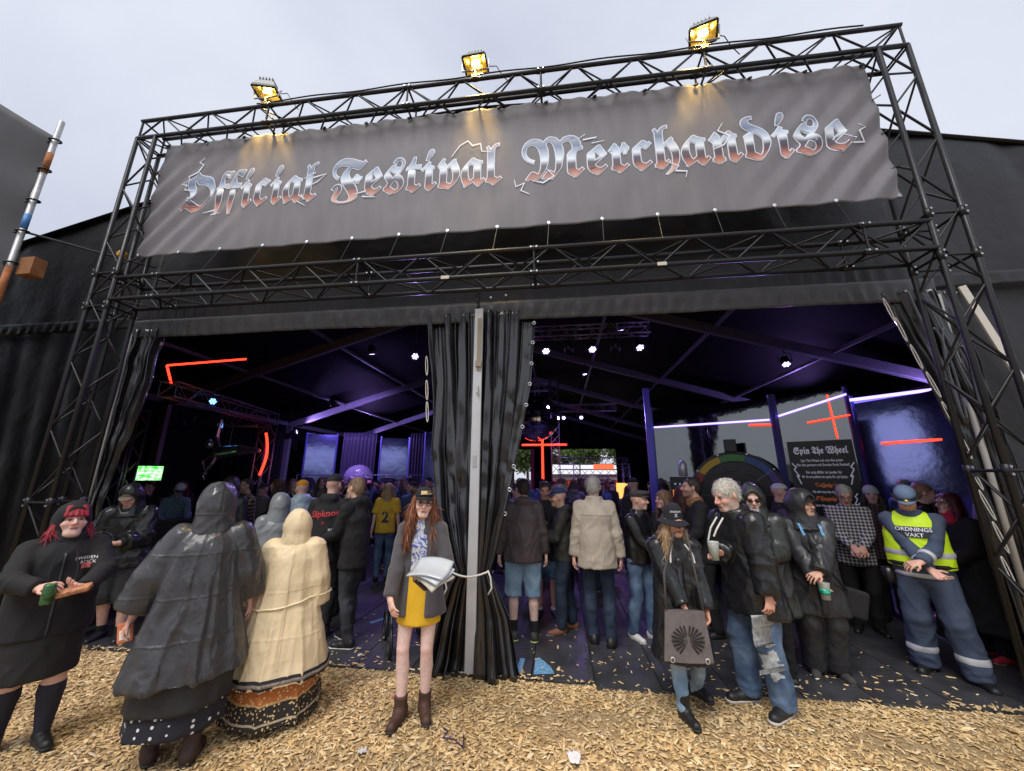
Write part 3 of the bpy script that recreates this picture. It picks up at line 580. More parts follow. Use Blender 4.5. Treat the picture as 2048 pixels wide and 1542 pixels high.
# ================================================================ IMPLICIT-SURFACE BODIES
F32 = np.float32
class Fld:
    def __init__(s, lo, hi, v):
        s.lo = np.array(lo, F32); s.v = v; s.n = np.maximum(4, np.ceil((np.array(hi)-s.lo)/v).astype(int)+1)
        s.f = np.full(s.n, .12, F32); s.ax = [s.lo[i]+v*np.arange(s.n[i], dtype=F32) for i in range(3)]
    def sl(s, lo, hi):
        a = np.clip(np.floor((np.array(lo)-s.lo)/s.v).astype(int), 0, s.n); b = np.clip(np.ceil((np.array(hi)-s.lo)/s.v).astype(int)+1, 0, s.n)
        if np.any(b <= a): return None
        return tuple(slice(a[i], b[i]) for i in range(3))
    def comb(s, q, d, k, op):
        a = s.f[q]
        if op == 's':
            d = -d
            if k > 0: h = np.maximum(k-np.abs(a-d), 0)/k; s.f[q] = np.maximum(a, d)+h*h*(k*.25)
            else: s.f[q] = np.maximum(a, d)
        else:
            if k > 0: h = np.maximum(k-np.abs(a-d), 0)/k; s.f[q] = np.minimum(a, d)-h*h*(k*.25)
            else: s.f[q] = np.minimum(a, d)
    def cap(s, a, b, ra, rb, k=.03, flat=None, op='u', cut0=False, cut1=False):
        a = np.array(a, F32); b = np.array(b, F32); R = max(ra, rb)*(max(1., flat[1]) if flat is not None else 1.)+k+2*s.v
        q = s.sl(np.minimum(a, b)-R, np.maximum(a, b)+R)
        if q is None: return s
        X = s.ax[0][q[0]][:, None, None]-a[0]; Y = s.ax[1][q[1]][None, :, None]-a[1]; Z = s.ax[2][q[2]][None, None, :]-a[2]
        ba = b-a
        if flat is not None:
            ax, sc = flat; ax = np.array(ax, F32); t = (X*ax[0]+Y*ax[1]+Z*ax[2])*(1/sc-1); X = X+t*ax[0]; Y = Y+t*ax[1]; Z = Z+t*ax[2]
            tb = ba.dot(ax)*(1/sc-1); ba = ba+tb*ax
        L2 = max(float(ba.dot(ba)), 1e-9); h0 = (X*ba[0]+Y*ba[1]+Z*ba[2])/L2; h = np.clip(h0, 0, 1)
        d = np.sqrt((X-h*ba[0])**2+(Y-h*ba[1])**2+(Z-h*ba[2])**2)-(ra+(rb-ra)*h)
        Ln = math.sqrt(L2)
        if cut1: d = np.maximum(d, (h0-1)*Ln)
        if cut0: d = np.maximum(d, -h0*Ln)
        s.comb(q, d.astype(F32), k, op); return s
    def ell(s, c, r, R=None, k=.03, op='u', zc=None):
        c = np.array(c, F32); r = np.array(r, F32); m = r.max()*1.05+k+2*s.v
        q = s.sl(c-m, c+m)
        if q is None: return s
        X = s.ax[0][q[0]][:, None, None]-c[0]; Y = s.ax[1][q[1]][None, :, None]-c[1]; Z = s.ax[2][q[2]][None, None, :]-c[2]
        if R is not None: X, Y, Z = (R[0, 0]*X+R[1, 0]*Y+R[2, 0]*Z, R[0, 1]*X+R[1, 1]*Y+R[2, 1]*Z, R[0, 2]*X+R[1, 2]*Y+R[2, 2]*Z)
        k0 = np.sqrt((X/r[0])**2+(Y/r[1])**2+(Z/r[2])**2); k1 = np.sqrt((X/r[0]**2)**2+(Y/r[1]**2)**2+(Z/r[2]**2)**2)
        d = k0*(k0-1)/np.maximum(k1, 1e-6)
        if zc is not None: d = np.maximum(d, zc-Z)   # keep only local Z above zc
        s.comb(q, d.astype(F32), k, op); return s
    def plane(s, n, off):   # keep n.p < off
        d = (s.ax[0][:, None, None]*n[0]+s.ax[1][None, :, None]*n[1]+s.ax[2][None, None, :]*n[2])-off
        s.f = np.maximum(s.f, d.astype(F32)); return s
    def mesh(s):
        f = s.f; ins = f < 0
        n = np.zeros(np.array(f.shape)-1, np.int8)
        for i in (0, 1):
            for j in (0, 1):
                for k in (0, 1): n += ins[i:f.shape[0]-1+i, j:f.shape[1]-1+j, k:f.shape[2]-1+k]
        act = (n > 0) & (n < 8); I = np.argwhere(act)
        idx = np.full(act.shape, -1, np.int32); idx[act] = np.arange(len(I))
        cor = np.array([[a, b, c] for a in (0, 1) for b in (0, 1) for c in (0, 1)])
        val = np.stack([f[I[:, 0]+c[0], I[:, 1]+c[1], I[:, 2]+c[2]] for c in cor], 1)
        acc = np.zeros((len(I), 3), F32); cnt = np.zeros(len(I), F32)
        for a in range(8):
            for b in range(a+1, 8):
                if np.abs(cor[a]-cor[b]).sum() != 1: continue
                m = (val[:, a] < 0) != (val[:, b] < 0); t = np.where(m, val[:, a]/np.where(m, val[:, a]-val[:, b], 1), 0)
                acc += np.where(m[:, None], cor[a]+t[:, None]*(cor[b]-cor[a]), 0); cnt += m
        V = (I+acc/np.maximum(cnt, 1)[:, None])*s.v+s.lo
        Fs = []
        for ax in range(3):
            u, w = [(1, 2), (2, 0), (0, 1)][ax]
            A = [slice(None)]*3; B = [slice(None)]*3; A[ax] = slice(0, -1); B[ax] = slice(1, None)
            for e in (u, w): A[e] = slice(1, -1); B[e] = slice(1, -1)
            a = ins[tuple(A)]; b = ins[tuple(B)]; E = np.argwhere(a != b)
            if not len(E): continue
            g = E.copy(); g[:, u] += 1; g[:, w] += 1
            flip = a[E[:, 0], E[:, 1], E[:, 2]]
            def cell(du, dw):
                h = g.copy(); h[:, u] += du; h[:, w] += dw; return idx[h[:, 0], h[:, 1], h[:, 2]]
            q = np.stack([cell(-1, -1), cell(0, -1), cell(0, 0), cell(-1, 0)], 1); q[~flip] = q[~flip][:, ::-1]; Fs.append(q)
        return V.astype(F32), (np.concatenate(Fs) if Fs else np.zeros((0, 4), int))
def vnormals(V, Fq):
    a = V[Fq[:, 2]]-V[Fq[:, 0]]; b = V[Fq[:, 3]]-V[Fq[:, 1]]; n = np.cross(a, b); N_ = np.zeros_like(V)
    for i in range(4): 
        for c in range(3): N_[:, c] += np.bincount(Fq[:, i], n[:, c], len(V)).astype(F32)
    return N_/np.maximum(np.linalg.norm(N_, axis=1, keepdims=True), 1e-9)
def relax(V, Fq, it=1, w=.5):
    for _ in range(it):
        S_ = np.zeros_like(V); C = np.zeros(len(V), F32)
        for i in range(4):
            for j in (1, 3):
                for c in range(3): S_[:, c] += np.bincount(Fq[:, i], V[Fq[:, (i+j) % 4], c], len(V)).astype(F32)
                C += np.bincount(Fq[:, i], minlength=len(V)).astype(F32)
        V = V*(1-w)+w*S_/np.maximum(C, 1)[:, None]
    return V
def rotm(yaw=0, pitch=0, roll=0):   # yaw about z, pitch: nod down positive, roll
    return np.array(Matrix.Rotation(yaw, 3, 'Z') @ Matrix.Rotation(-pitch, 3, 'X').inverted() @ Matrix.Rotation(roll, 3, 'Y'), dtype=float)
def ik(a, c, l1, l2, pole):
    a, c, pole = (np.array(q, float) for q in (a, c, pole)); d = c-a; L = np.linalg.norm(d); mxl = (l1+l2)*.998
    if L > mxl: c = a+d/L*mxl; d = c-a; L = mxl
    u = d/L; x = (l1*l1-l2*l2+L*L)/(2*L); h = math.sqrt(max(l1*l1-x*x, 0)); p = pole-u*pole.dot(u); p = p/max(np.linalg.norm(p), 1e-6)
    return a+u*x+p*h, c
SKIN = mat('skin', (.6, .4, .3), .5, attr='col', bump=.25, bscale=160, bdist=.002, spec=.4, var=.13, vscale=38)
SKIN.node_tree.nodes['Principled BSDF'].inputs['Subsurface Weight'].default_value = .12; SKIN.node_tree.nodes['Principled BSDF'].inputs['Subsurface Radius'].default_value = (.012, .005, .003); SKIN.node_tree.nodes['Principled BSDF'].inputs['Subsurface Scale'].default_value = 1.
CLOTHCOL = {}
def finish(name, V, Fq, m, parent, sc=1., col=None):
    me = npmesh(name, V*sc, Fq)
    if col is not None:
        ca = me.color_attributes.new('col', 'FLOAT_COLOR', 'POINT'); cc = np.ones((len(V), 4), F32); cc[:, :3] = col; ca.data.foreach_set('color', cc.ravel())
    return link(name, me, m, parent, True)
def hand(f, w, d, n, side, curl=.5, spread=.16, s=1.0):
    """palm from wrist w along d, palm normal n (palm faces +n); side=+1 thumb on +cross"""
    d = np.array(d, float); d /= np.linalg.norm(d); n = np.array(n, float); n -= d*n.dot(d); n /= np.linalg.norm(n); t = np.cross(d, n)*side
    w = np.array(w, float)
    f.cap(w-d*.03, w+d*.03, .027*s, .030*s, .02, flat=(n, .75))
    f.cap(w+d*.03-t*.012, w+d*.085-t*.016, .026*s, .024*s, .015, flat=(n, .6)); f.cap(w+d*.03+t*.014, w+d*.085+t*.018, .026*s, .024*s, .015, flat=(n, .6))
    for i, (o, L) in enumerate(((.038, .072), (.0128, .080), (-.0125, .074), (-.037, .058))):
        b = w+d*(.088-.004*abs(i-1.2))+t*o; dd = d+t*(o/.036)*spread; dd /= np.linalg.norm(dd); c1 = curl*.9
        e1 = b+(dd*math.cos(c1)+n*math.sin(c1))*L*.48; e2 = e1+(dd*math.cos(c1*2.1)+n*math.sin(c1*2.1))*L*.32; e3 = e2+(dd*math.cos(c1*2.8)+n*math.sin(c1*2.8))*L*.24
        f.cap(b-d*.01, e1, .0088*s, .0082*s, .003); f.cap(e1, e2, .0082*s, .0078*s, .002); f.cap(e2, e3, .0078*s, .0066*s, .002)
    b = w+d*.03+t*.03; e1 = b+(d*.6+t*.75+n*.25)*.042; e2 = e1+(d*.9+t*.25+n*(.3+.4*curl))*.034
    f.cap(b-t*.01, e1, .0125*s, .0105*s, .012); f.cap(e1, e2, .0105*s, .0085*s, .004)

def build_person(label, loc, face, ht=1.75, **K):
    """a standing figure. local frame: faces -Y, person's left is +X"""
    sc = ht/1.75; root = empty('person', (loc[0], loc[1], loc[2] if len(loc) > 2 else .0), rad(face)); T(root, label, 'person', K.get('group'))
    fat = K.get('fat', 0.); sd = K.get('seed', int(abs(loc[0]*131+loc[1]*77)*10) % 997); rg = np.random.default_rng(sd)
    g = K.get; qf = g('q', 1. if loc[1] < .95 else 1.8)
    lean = rad(g('lean', 3)); side = rad(g('side', 0)); tw = rad(g('twist', 0))
    stoop = rad(g('stoop', 6))
    hipz = .945; P = {}
    hx, hy = g('hip', (0, 0)); pel = np.array([hx, hy, hipz+.03])
    up_ = np.array([math.sin(side), -math.sin(lean), math.cos(lean)]); up_ /= np.linalg.norm(up_)
    up2 = np.array([math.sin(side), -math.sin(lean+stoop), math.cos(lean+stoop)]); up2 /= np.linalg.norm(up2)
    waist = pel+up_*.13; chest = waist+up_*.20; nb = chest+up2*.20; hc = nb+up2*.045+np.array([0, -.015, .085])
    Rt = rotm(tw); sw = .165*g('shoulder', 1.)+fat*.25
    Ls = nb+Rt @ np.array([sw, .012, -.062]); Rs = nb+Rt @ np.array([-sw, .012, -.062])
    hyaw, hpit, hrol = (rad(q) for q in g('head', (0, 0, 0))); Rh = rotm(hyaw, hpit, hrol)
    hc = hc+Rh @ np.array([0, -.01, .04])
    # arms
    arms = {}
    for s_, S0 in ((1, Ls), (-1, Rs)):
        tgt = g('hl' if s_ > 0 else 'hr'); pole = g('pl' if s_ > 0 else 'pr', (.5*s_, .8, -.3))
        if tgt is None: tgt = (s_*(.27+fat*.7), -.02, .80)
        el, wr_ = ik(S0, tgt, .285, .255, pole); arms[s_] = (S0, el, wr_)
    # legs
    legs = {}
    for s_ in (1, -1):
        ft = g('fl' if s_ > 0 else 'fr', (s_*.10, 0, 0)); H = pel+np.array([s_*(.092+fat*.15), 0, -.04]); an = np.array([ft[0], ft[1]+.03, .085+(ft[2] if len(ft) > 2 else 0)])
        kn, an = ik(H, an, .43, .43, (s_*.1, -1, 0)); legs[s_] = (H, kn, an, rad(g('tl' if s_ > 0 else 'tr', s_*14)))
    lm = g('legm', 1.)  # leg thickness multiplier
    # ---------------- body
    allp = np.array([hc, Ls, Rs]+[q for a in arms.values() for q in a]+[q for l_ in legs.values() for q in l_[:3]])
    lo, hi = allp.min(0)-.2, allp.max(0)+.2; lo[2] = -.02
    vox = g('vox', .0175*qf); b = Fld(lo, hi, vox)
    fx = (0, 1, 0)
    b.cap(pel, waist, .150+fat, .135+fat, .05, flat=(fx, .72+fat)); b.cap(waist, chest, .135+fat, .150+fat*.8, .05, flat=(fx, .72+fat*.6)); b.cap(chest, chest+up2*.10, .150+fat*.7, .12+fat*.4, .05, flat=(fx, .7))
    b.cap(nb-up2*.02, hc+Rh @ np.array([0, .025, -.06]), .062+fat*.15, .054+fat*.12, .04)
    for s_, (A, E_, W_) in arms.items():
        b.cap(nb-up2*.045, A, .05, .048, .04); b.cap(A, E_, .050+fat*.2, .040+fat*.12, .02); b.cap(E_, W_, .041+fat*.12, .026+fat*.04, .008)
    for s_, (H, kn, an, to) in legs.items():
        b.cap(H, kn, (.084+fat*.35)*lm, (.051+fat*.14)*lm, .03); cf = kn*.66+an*.34+np.array([0, .016, 0]); b.cap(kn, cf, (.050+fat*.13)*lm, (.054+fat*.15)*lm, .008); b.cap(cf, an, (.053+fat*.15)*lm, .034*lm+fat*.03, .008)
        td = np.array([math.sin(to), -math.cos(to), 0]); b.cap(an+np.array([0, 0, -.05]), an+td*.12+np.array([0, 0, -.06]), .032, .026, .02)
    V, Q = b.mesh()
    skin = np.array(g('skin', (.62, .40, .30)))*np.array([1.1, 1.06, 1.04]); col = np.repeat(skin[None], len(V), 0).astype(F32)
    col *= (1+.08*fbm(V*9+sd, 2))[:, None]
    if g('leg_skin') is not None: m_ = V[:, 2] < .8; col[m_] = np.array(g('leg_skin'))*(1+.05*fbm(V[m_]*14, 2))[:, None]
    kmask = np.zeros(len(V))
    for s_, (H, kn, an, to) in legs.items(): kmask = np.maximum(kmask, np.exp(-((V-kn)**2).sum(1)/.004))
    col = col*(1-.12*kmask[:, None]*np.array([0, 1, 1]))
    # ---------------- head, finer
    hv = g('hvox', .0060*min(qf, 1.45)); hb = Fld(hc-.16, hc+np.array([.16, .16, .16]), hv); hs = g('hsize', 1.05)
    def hp(p): return hc+Rh @ (np.array(p, float)*hs)
    jw = g('jaw', 1.); fc = g('cheek', 0.)
    hb.ell(hp((0, .014, .030)), np.array([.074, .094, .088])*hs, Rh, 0); hb.ell(hp((0, -.022, -.040)), np.array([.060*jw+fc, .070, .076])*hs, Rh, .03)
    hb.cap(hp((-.018*jw, -.068, -.098)), hp((.018*jw, -.068, -.098)), .021*hs, .021*hs, .03)
    hb.cap(hp((-.034, -.074, .024)), hp((.034, -.074, .024)), .013, .013, .02)
    for s_ in (1, -1):
        hb.ell(hp((s_*.037, -.060, -.032)), (.026+fc, .026, .024), Rh, .02)
        hb.ell(hp((s_*.031, -.101, .001)), (.017, .017, .011), Rh, .012, 's'); hb.ell(hp((s_*.031, -.076, .0)), (.0135, .0135, .0125), Rh, .004)
        hb.ell(hp((s_*.077, .014, -.008)), (.011, .019, .031), Rh, .008)
    hb.cap(hp((0, -.088, .010)), hp((0, -.112, -.028)), .009, .0125, .012)
    for s_ in (1, -1): hb.ell(hp((s_*.011, -.100, -.033)), (.009, .010, .008), Rh, .01)
    hb.cap(hp((-.018, -.086, -.061)), hp((.018, -.086, -.061)), .0085, .0085, .008); hb.cap(hp((-.015, -.084, -.074)), hp((.015, -.084, -.074)), .009, .009, .008)
    if g('mouth_open'): hb.ell(hp((0, -.1, -.067)), (.016, .014, .006), Rh, .004, 's')
    if fc > 0: hb.ell(hp((0, -.055, -.115)), (.05, .045, .03), Rh, .03)
    hb.cap(hc+Rh @ np.array([0, .028, -.05]), nb+up2*-.02, .054+fat*.12, .062+fat*.15, .03)
    V2, Q2 = hb.mesh()
    # trim neck column at bottom of field is closed by the torso; keep
    l = (V2-hc) @ Rh / hs
    c2 = np.repeat(skin[None], len(V2), 0).astype(F32); x, y, z = np.abs(l[:, 0]), l[:, 1], l[:, 2]
    red = np.exp(-((x-.038)**2+(z+.03)**2)/.0006)*(y < -.02)+np.exp(-(x**2+(z+.03)**2)/.0003)*(y < -.09); c2 = c2*(1-.22*red[:, None]*np.array([0, 1, 1.]))
    hair = np.array(g('haircol', (.10, .06, .035)))
    bm_ = (x < .05) & (x > .012) & (z > .015+.05*0) & (z < .025) & (y < -.06); c2[bm_] = c2[bm_]*.35+hair*.55
    lp = (x < .022) & (np.abs(z+.066) < .0105) & (y < -.075); c2[lp] = c2[lp]*.4+np.array(g('lip', (.42, .14, .12)))*.6
    mo = (x < .019) & (np.abs(z+.0672) < .0028) & (y < -.08); c2[mo] = (.12, .03, .03)
    ey = ((x-.031)/.0165)**2+(z/.0075)**2 < 1; ey &= y < -.06; c2[ey] = (.45, .42, .40)
    ir = ((x-.031)/.0072)**2+(z/.0075)**2 < 1; ir &= y < -.06; c2[ir] = (.03, .03, .035)
    ll = (((x-.031)/.019)**2+((z-.006)/.0055)**2 < 1) & (y < -.06); c2[ll] = c2[ll]*.3
    bd = g('beard')
    if bd is not None:
        bc = np.array(bd); jm = (z < -.035-.35*np.clip(-y-.07, 0, 1)) & (y < .012) & ~((x < .02) & (np.abs(z+.066) < .008)); ms = (x < .034) & (z > -.059) & (z < -.043) & (y < -.07)
        jm = (jm & ((z < -.078) | (x > .030)) | ms) & (l[:, 2] > -.135); k_ = g('beardk', .75); c2[jm] = c2[jm]*(1-k_)+bc*k_
    if g('stubble'): jm = (z < -.03) & (y < .02); c2[jm] = c2[jm]*.72+np.array((.10, .09, .09))*.28
    if g('scalp') is not None: sm = (z > .055-.25*np.clip(y+.05, -.05, .1)) & ~((y < -.06) & (z < .075)) ; c2[sm] = c2[sm]*.35+np.array(g('scalp'))*.65
    # hands, finer
    VV, QQ, CC = [V, V2], [Q, Q2+len(V)], [col, c2]; off = len(V)+len(V2)
    for s_, (A, E_, W_) in arms.items():
        hd = g('hdl' if s_ > 0 else 'hdr'); d = (W_-E_)/np.linalg.norm(W_-E_) if hd is None else np.array(hd, float); n_ = g('hnl' if s_ > 0 else 'hnr', (-s_, .0, 0.) if abs(d[2]) > .7 else (-s_*.5, 0, -.8))
        if g('nohands'): continue
        hf = Fld(W_-.22, W_+.22, g('handvox', .0062*min(qf, 1.4))); hand(hf, W_, d, n_, g('thl' if s_ > 0 else 'thr', s_), g('curl', .5)); hf.cap(E_*.3+W_*.7, W_, .032+fat*.06, .026+fat*.04, .01); v_, q_ = hf.mesh()
        c_ = np.repeat(skin[None], len(v_), 0).astype(F32)*np.array([1.02, .93, .90]); VV.append(v_); QQ.append(q_+off); CC.append(c_); off += len(v_)
    finish('body', np.concatenate(VV), np.concatenate(QQ), SKIN, root, sc, np.concatenate(CC))
    # ---------------- garments
    ctx = dict(pel=pel, waist=waist, chest=chest, nb=nb, hc=hc, Rh=Rh, arms=arms, legs=legs, up=up_, up2=up2, fat=fat, lo=lo, hi=hi, sd=sd, lm=lm, hp=hp, hs=hs, sc=sc, root=root, rg=rg, q=qf)
    return root, ctx
def sharp(p): return np.clip(ridge(p), -.2, 1)**1 if False else np.power(np.clip(.5+.5*ridge(p), 0, 1), 2.2)
def folds(V, N_, sd, amp, drape=0., zs=1.0, rings=(), long_=0.):
    w_ = fbm(V*4+sd, 2)[:, None]*1.1
    q = V @ np.array([[.94, .0, .34], [0, 1, 0], [-.34, 0, .94]], F32)
    p = q*np.array([8.5, 8.5, 3.0*zs])+sd*1.7+w_
    p2 = (V @ np.array([[.80, 0, -.6], [0, 1, 0], [.6, 0, .80]], F32))*np.array([12., 12., 4.5])+sd*.7+w_*1.4
    d = amp*1.25*(sharp(p)-.35)+amp*.8*(sharp(p2+5)-.35)
    if drape:
        th = np.arctan2(V[:, 0], V[:, 1]+.02); k = np.clip((1.10-V[:, 2])/.6, 0, 1)
        t2 = np.stack([th*2.6+.35*w_[:, 0]+.25*np.sin(V[:, 2]*2.2+sd), V[:, 2]*.8, np.full(len(V), sd*.37)], 1); d = d+drape*k*1.7*(sharp(t2)-.4)
    if long_:
        th = np.arctan2(V[:, 0], V[:, 1]+.02); k = np.clip((1.50-V[:, 2])/.45, .12, 1)
        t2 = np.stack([th*2.1+.3*w_[:, 0]+sd, V[:, 2]*.55+.2*w_[:, 0], np.full(len(V), sd*.61)], 1); t4 = np.stack([th*4.6+.4*w_[:, 0]+V[:, 2]*1.2, V[:, 2]*.9, np.full(len(V), sd*.31)], 1)
        d = d+long_*k*(1.8*(sharp(t2)-.4)+.9*(sharp(t4)-.4))
    for (c, ax, am, fr, L) in rings:
        q = V-c; t = q @ ax; pv = q-np.outer(t, ax); rr = np.linalg.norm(pv, axis=1); m_ = np.exp(-(t/L)**2)*np.clip(1.6-rr/.1, 0, 1)
        t3 = np.concatenate([pv*7., (t*fr*.28)[:, None]], 1)[:, [0, 1, 3]]+sd+w_*.6; d = d+am*1.5*m_*(sharp(t3)-.4)
    return V+N_*d[:, None]
def garment(ctx, name, prims, m, vox=.0125, amp=.006, drape=0., zlo=None, zhi=None, cutfn=None, rings=True, it=1, box=None, zs=1., long_=0.):
    lo, hi = (ctx['lo']-.18, ctx['hi']+.18) if box is None else box
    lo = lo.copy(); hi = hi.copy()
    if zlo is not None: lo[2] = max(lo[2], zlo-.03)
    if zhi is not None: hi[2] = min(hi[2], zhi+.03)
    f = Fld(lo, hi, vox*ctx['q']); prims(f)
    if zlo is not None: f.plane((0, 0, -1), -zlo)
    if cutfn is not None: cutfn(f)
    V, Q = f.mesh()
    if len(Q) == 0: return None
    V = relax(V, Q, it, .45); N_ = vnormals(V, Q)
    rl = []
    if rings:
        for s_, (A, E_, W_) in ctx['arms'].items():
            ax = (W_-A)/np.linalg.norm(W_-A); rl.append((E_, ax, amp*1.1, 62, .11)); 
        for s_, (H, kn, an, to) in ctx['legs'].items():
            ax = (an-H)/np.linalg.norm(an-H); rl += [(kn, ax, amp*1.0, 55, .10), (an+np.array([0, 0, .07]), ax, amp*1.3, 75, .09)]
    V = folds(V, N_, ctx['sd'], amp, drape, zs, rl, long_)
    return finish(name, V, Q, m, ctx['root'], ctx['sc'])
def jacket(ctx, m, hem=.80, inf=.022, flare=.0, sl=1., slr=0., name='jacket', collar=True, open_=0., amp=.007, drape=0., cuff=None, vox=.0125, hood=None, wid=0., cutfn=None, hoodm=None, collarh=.05, long_=0.):
    fat = ctx['fat']+wid; c = ctx
    def pr(f):
        fx = (0, 1, 0); pel, wa, ch, nb = c['pel'], c['waist'], c['chest'], c['nb']; u2 = c['up2']
        f.cap(wa, ch, .138+fat+inf*.9, .150+fat*.85+inf*.8, .04, flat=(fx, .74+fat*.6)); f.cap(ch, ch+u2*.09, .148+fat*.8+inf*.8, .108+fat*.5+inf*.6, .04, flat=(fx, .72))
        bot = np.array([pel[0], pel[1], hem-.08]); f.cap(wa, bot, .142+fat+inf, .160+fat+inf+flare, .06, flat=(fx, .76+fat*.6))
        if open_: f.cap(np.array([ch[0], ch[1]-.25-fat, hem-.1]), np.array([ch[0], ch[1]-.25-fat, nb[2]+.02]), .15*open_+.025, .13*open_+.025, .01, op='s', flat=((0, 1, 0), 2.2))
        for s_, (A, E_, W_) in c['arms'].items():
            f.cap(nb-u2*.045+np.array([s_*.02, .01, 0]), A if (sl >= 0 or sl < -.1) else nb-u2*.045+(A-nb)*.84, .050+inf*.6, .044+inf*.6, .04); W2 = E_+(W_-E_)*sl if sl > 0 else E_
            if sl >= 0: f.cap(A, E_, .050+fat*.25+inf*.75+slr*.35, .042+fat*.15+inf*.7+slr, .025); f.cap(E_, W2, .042+fat*.15+inf*.7+slr, .035+fat*.06+inf*.6+slr, .008, cut1=True)
            elif sl < -.1: f.cap(A, A+(E_-A)*(-sl), .052+fat*.25+inf, .056+fat*.2+inf, .03, cut1=True)
        if collar: f.cap(nb-u2*.04, nb+u2*collarh+np.array([0, .008, 0]), .085+inf*.5+fat*.2, .078+inf*.4+fat*.15, .03, flat=((0, 1, 0), .95), cut1=True); f.cap(nb+u2*.02, nb+u2*(collarh+.1)+np.array([0, -.02, 0]), .058+fat*.2, .075+fat*.2, .005, op='s')
        if open_ and collar: f.cap(nb+np.array([0, -.22-fat, -.16]), nb+np.array([0, -.20-fat, .16]), .12+.05*open_, .12+.06*open_, .01, op='s')
        if hood == 'down': f.cap(nb+np.array([-.06, .085, .02]), nb+np.array([.06, .085, .02]), .045, .045, .05); f.cap(nb+np.array([0, .09, .0]), nb+np.array([0, .10, -.07]), .05, .03, .05)
    o = garment(ctx, name, pr, m, vox, amp, drape, zlo=hem, cutfn=cutfn, long_=long_)
    if cuff:
        for s_, (A, E_, W_) in ctx['arms'].items():
            d = (W_-E_)/np.linalg.norm(W_-E_); r = .040+ctx['fat']*.06+inf*.6+slr; mb = MB(); a_ = (E_+(W_-E_)*(sl-.20))*ctx['sc']; b_ = (E_+(W_-E_)*(sl-.01))*ctx['sc']
            mb.tube([tuple(a_), tuple(b_)], [r*ctx['sc']+.006, r*ctx['sc']+.003], 16); mb.build('cuff', cuff, ctx['root'], True)
    return o
def trousers(ctx, m, inf=.014, zlo=.06, name='trousers', amp=.006, top=None, loose=0., wid=0.):
    fat = ctx['fat']; lm = ctx['lm']; fx = (0, 1, 0)
    def pr(f):
        pel, wa = ctx['pel'], ctx['waist']; f.cap(pel, wa, .152+fat+inf, .137+fat+inf, .05, flat=(fx, .74+fat))
        for s_, (H, kn, an, to) in ctx['legs'].items():
            f.cap(H, kn, (.086+fat*.35)*lm+inf, (.056+fat*.14)*lm+inf+loose, .02); cf = kn*.66+an*.34+np.array([0, .014, 0]); f.cap(kn, cf, (.056+fat*.14)*lm+inf+loose, (.058+fat*.15)*lm+inf*.9+loose, .008); f.cap(cf, an+np.array([0, 0, -.03]), (.058+fat*.15)*lm+inf*.9+loose, .045*lm+inf+loose*1.2, .008)
    return garment(ctx, name, pr, m, .0155, amp*1.4, zlo=zlo, zhi=1.18)
def shorts(ctx, m, zlo=.5, inf=.02, name='shorts'): return trousers(ctx, m, inf, zlo, name, loose=.018)
def skirt(ctx, m, z0, z1=1.05, r0=.17, r1=.22, name='skirt', amp=.004, drape=.0, flat=.8, vox=.012, xy=None):
    p = ctx['pel']; xy = xy if xy is not None else p[:2]
    def pr(f): f.cap(np.array([p[0], p[1], z1]), np.array([xy[0], xy[1], z0-.1]), r0, r1, .0, flat=((0, 1, 0), flat))
    return garment(ctx, name, pr, m, vox, amp, drape, zlo=z0, zhi=z1+.02, cutfn=lambda f: f.plane((0, 0, 1), z1), rings=False)
def socks(ctx, m, z1=.42, name='sock', inf=.007):
    for s_, (H, kn, an, to) in ctx['legs'].items():
        lm, fat = ctx['lm'], ctx['fat']
        def pr(f): cf = kn*.66+an*.34+np.array([0, .016, 0]); f.cap(kn, cf, (.050+fat*.13)*lm+inf, (.054+fat*.15)*lm+inf, .008); f.cap(cf, an, (.053+fat*.15)*lm+inf, .034*lm+fat*.03+inf, .008)
        garment(ctx, name, pr, m, .012, .002, zlo=.05, cutfn=lambda f: f.plane((0, 0, 1), z1), box=(np.minimum(kn, an)-.15, np.maximum(kn, an)+.15), rings=False)
def shoes(ctx, m, sole=None, name='shoe', boot=0., big=1., stripe=None):
    for s_, (H, kn, an, to) in ctx['legs'].items():
        td = np.array([math.sin(to), -math.cos(to), 0]); g0 = an[2]-.085; B = np.array([an[0], an[1], g0])
        def pr(f):
            heel = B+np.array([0, 0, .045])-td*.035; toe = B+td*.155*big+np.array([0, 0, .036]); pd = np.array([td[1], -td[0], 0])
            f.cap(heel, toe, .040*big, .037*big, .0); f.cap(heel+np.array([0, 0, .03]), B+td*.07+np.array([0, 0, .05]), .040*big, .036, .03)
            if boot: f.cap(B+np.array([0, 0, .06]), B+np.array([0, 0, .09+boot])+ (kn-an)*0, .046, .052, .03, cut1=True)
            else: f.cap(B+np.array([0, 0, .06]), B+np.array([0, 0, .095]), .043, .044, .02, cut1=True)
        bx = (B-np.array([.26, .26, .02]), B+np.array([.26, .26, .14+boot]))
        o = garment(ctx, name, pr, m, .0105, .0025, zlo=g0+.012, box=bx, rings=False)
        if sole:
            def ps(f):
                heel = B+np.array([0, 0, .03])-td*.037; toe = B+td*.160*big+np.array([0, 0, .03]); f.cap(heel, toe, .045*big, .043*big, .0)
            so_ = garment(ctx, 'sole', ps, sole, .0105, .0, zlo=g0, box=bx, rings=False, cutfn=lambda f: f.plane((0, 0, 1), g0+.028), it=0)
            if so_ and o: so_.parent = o
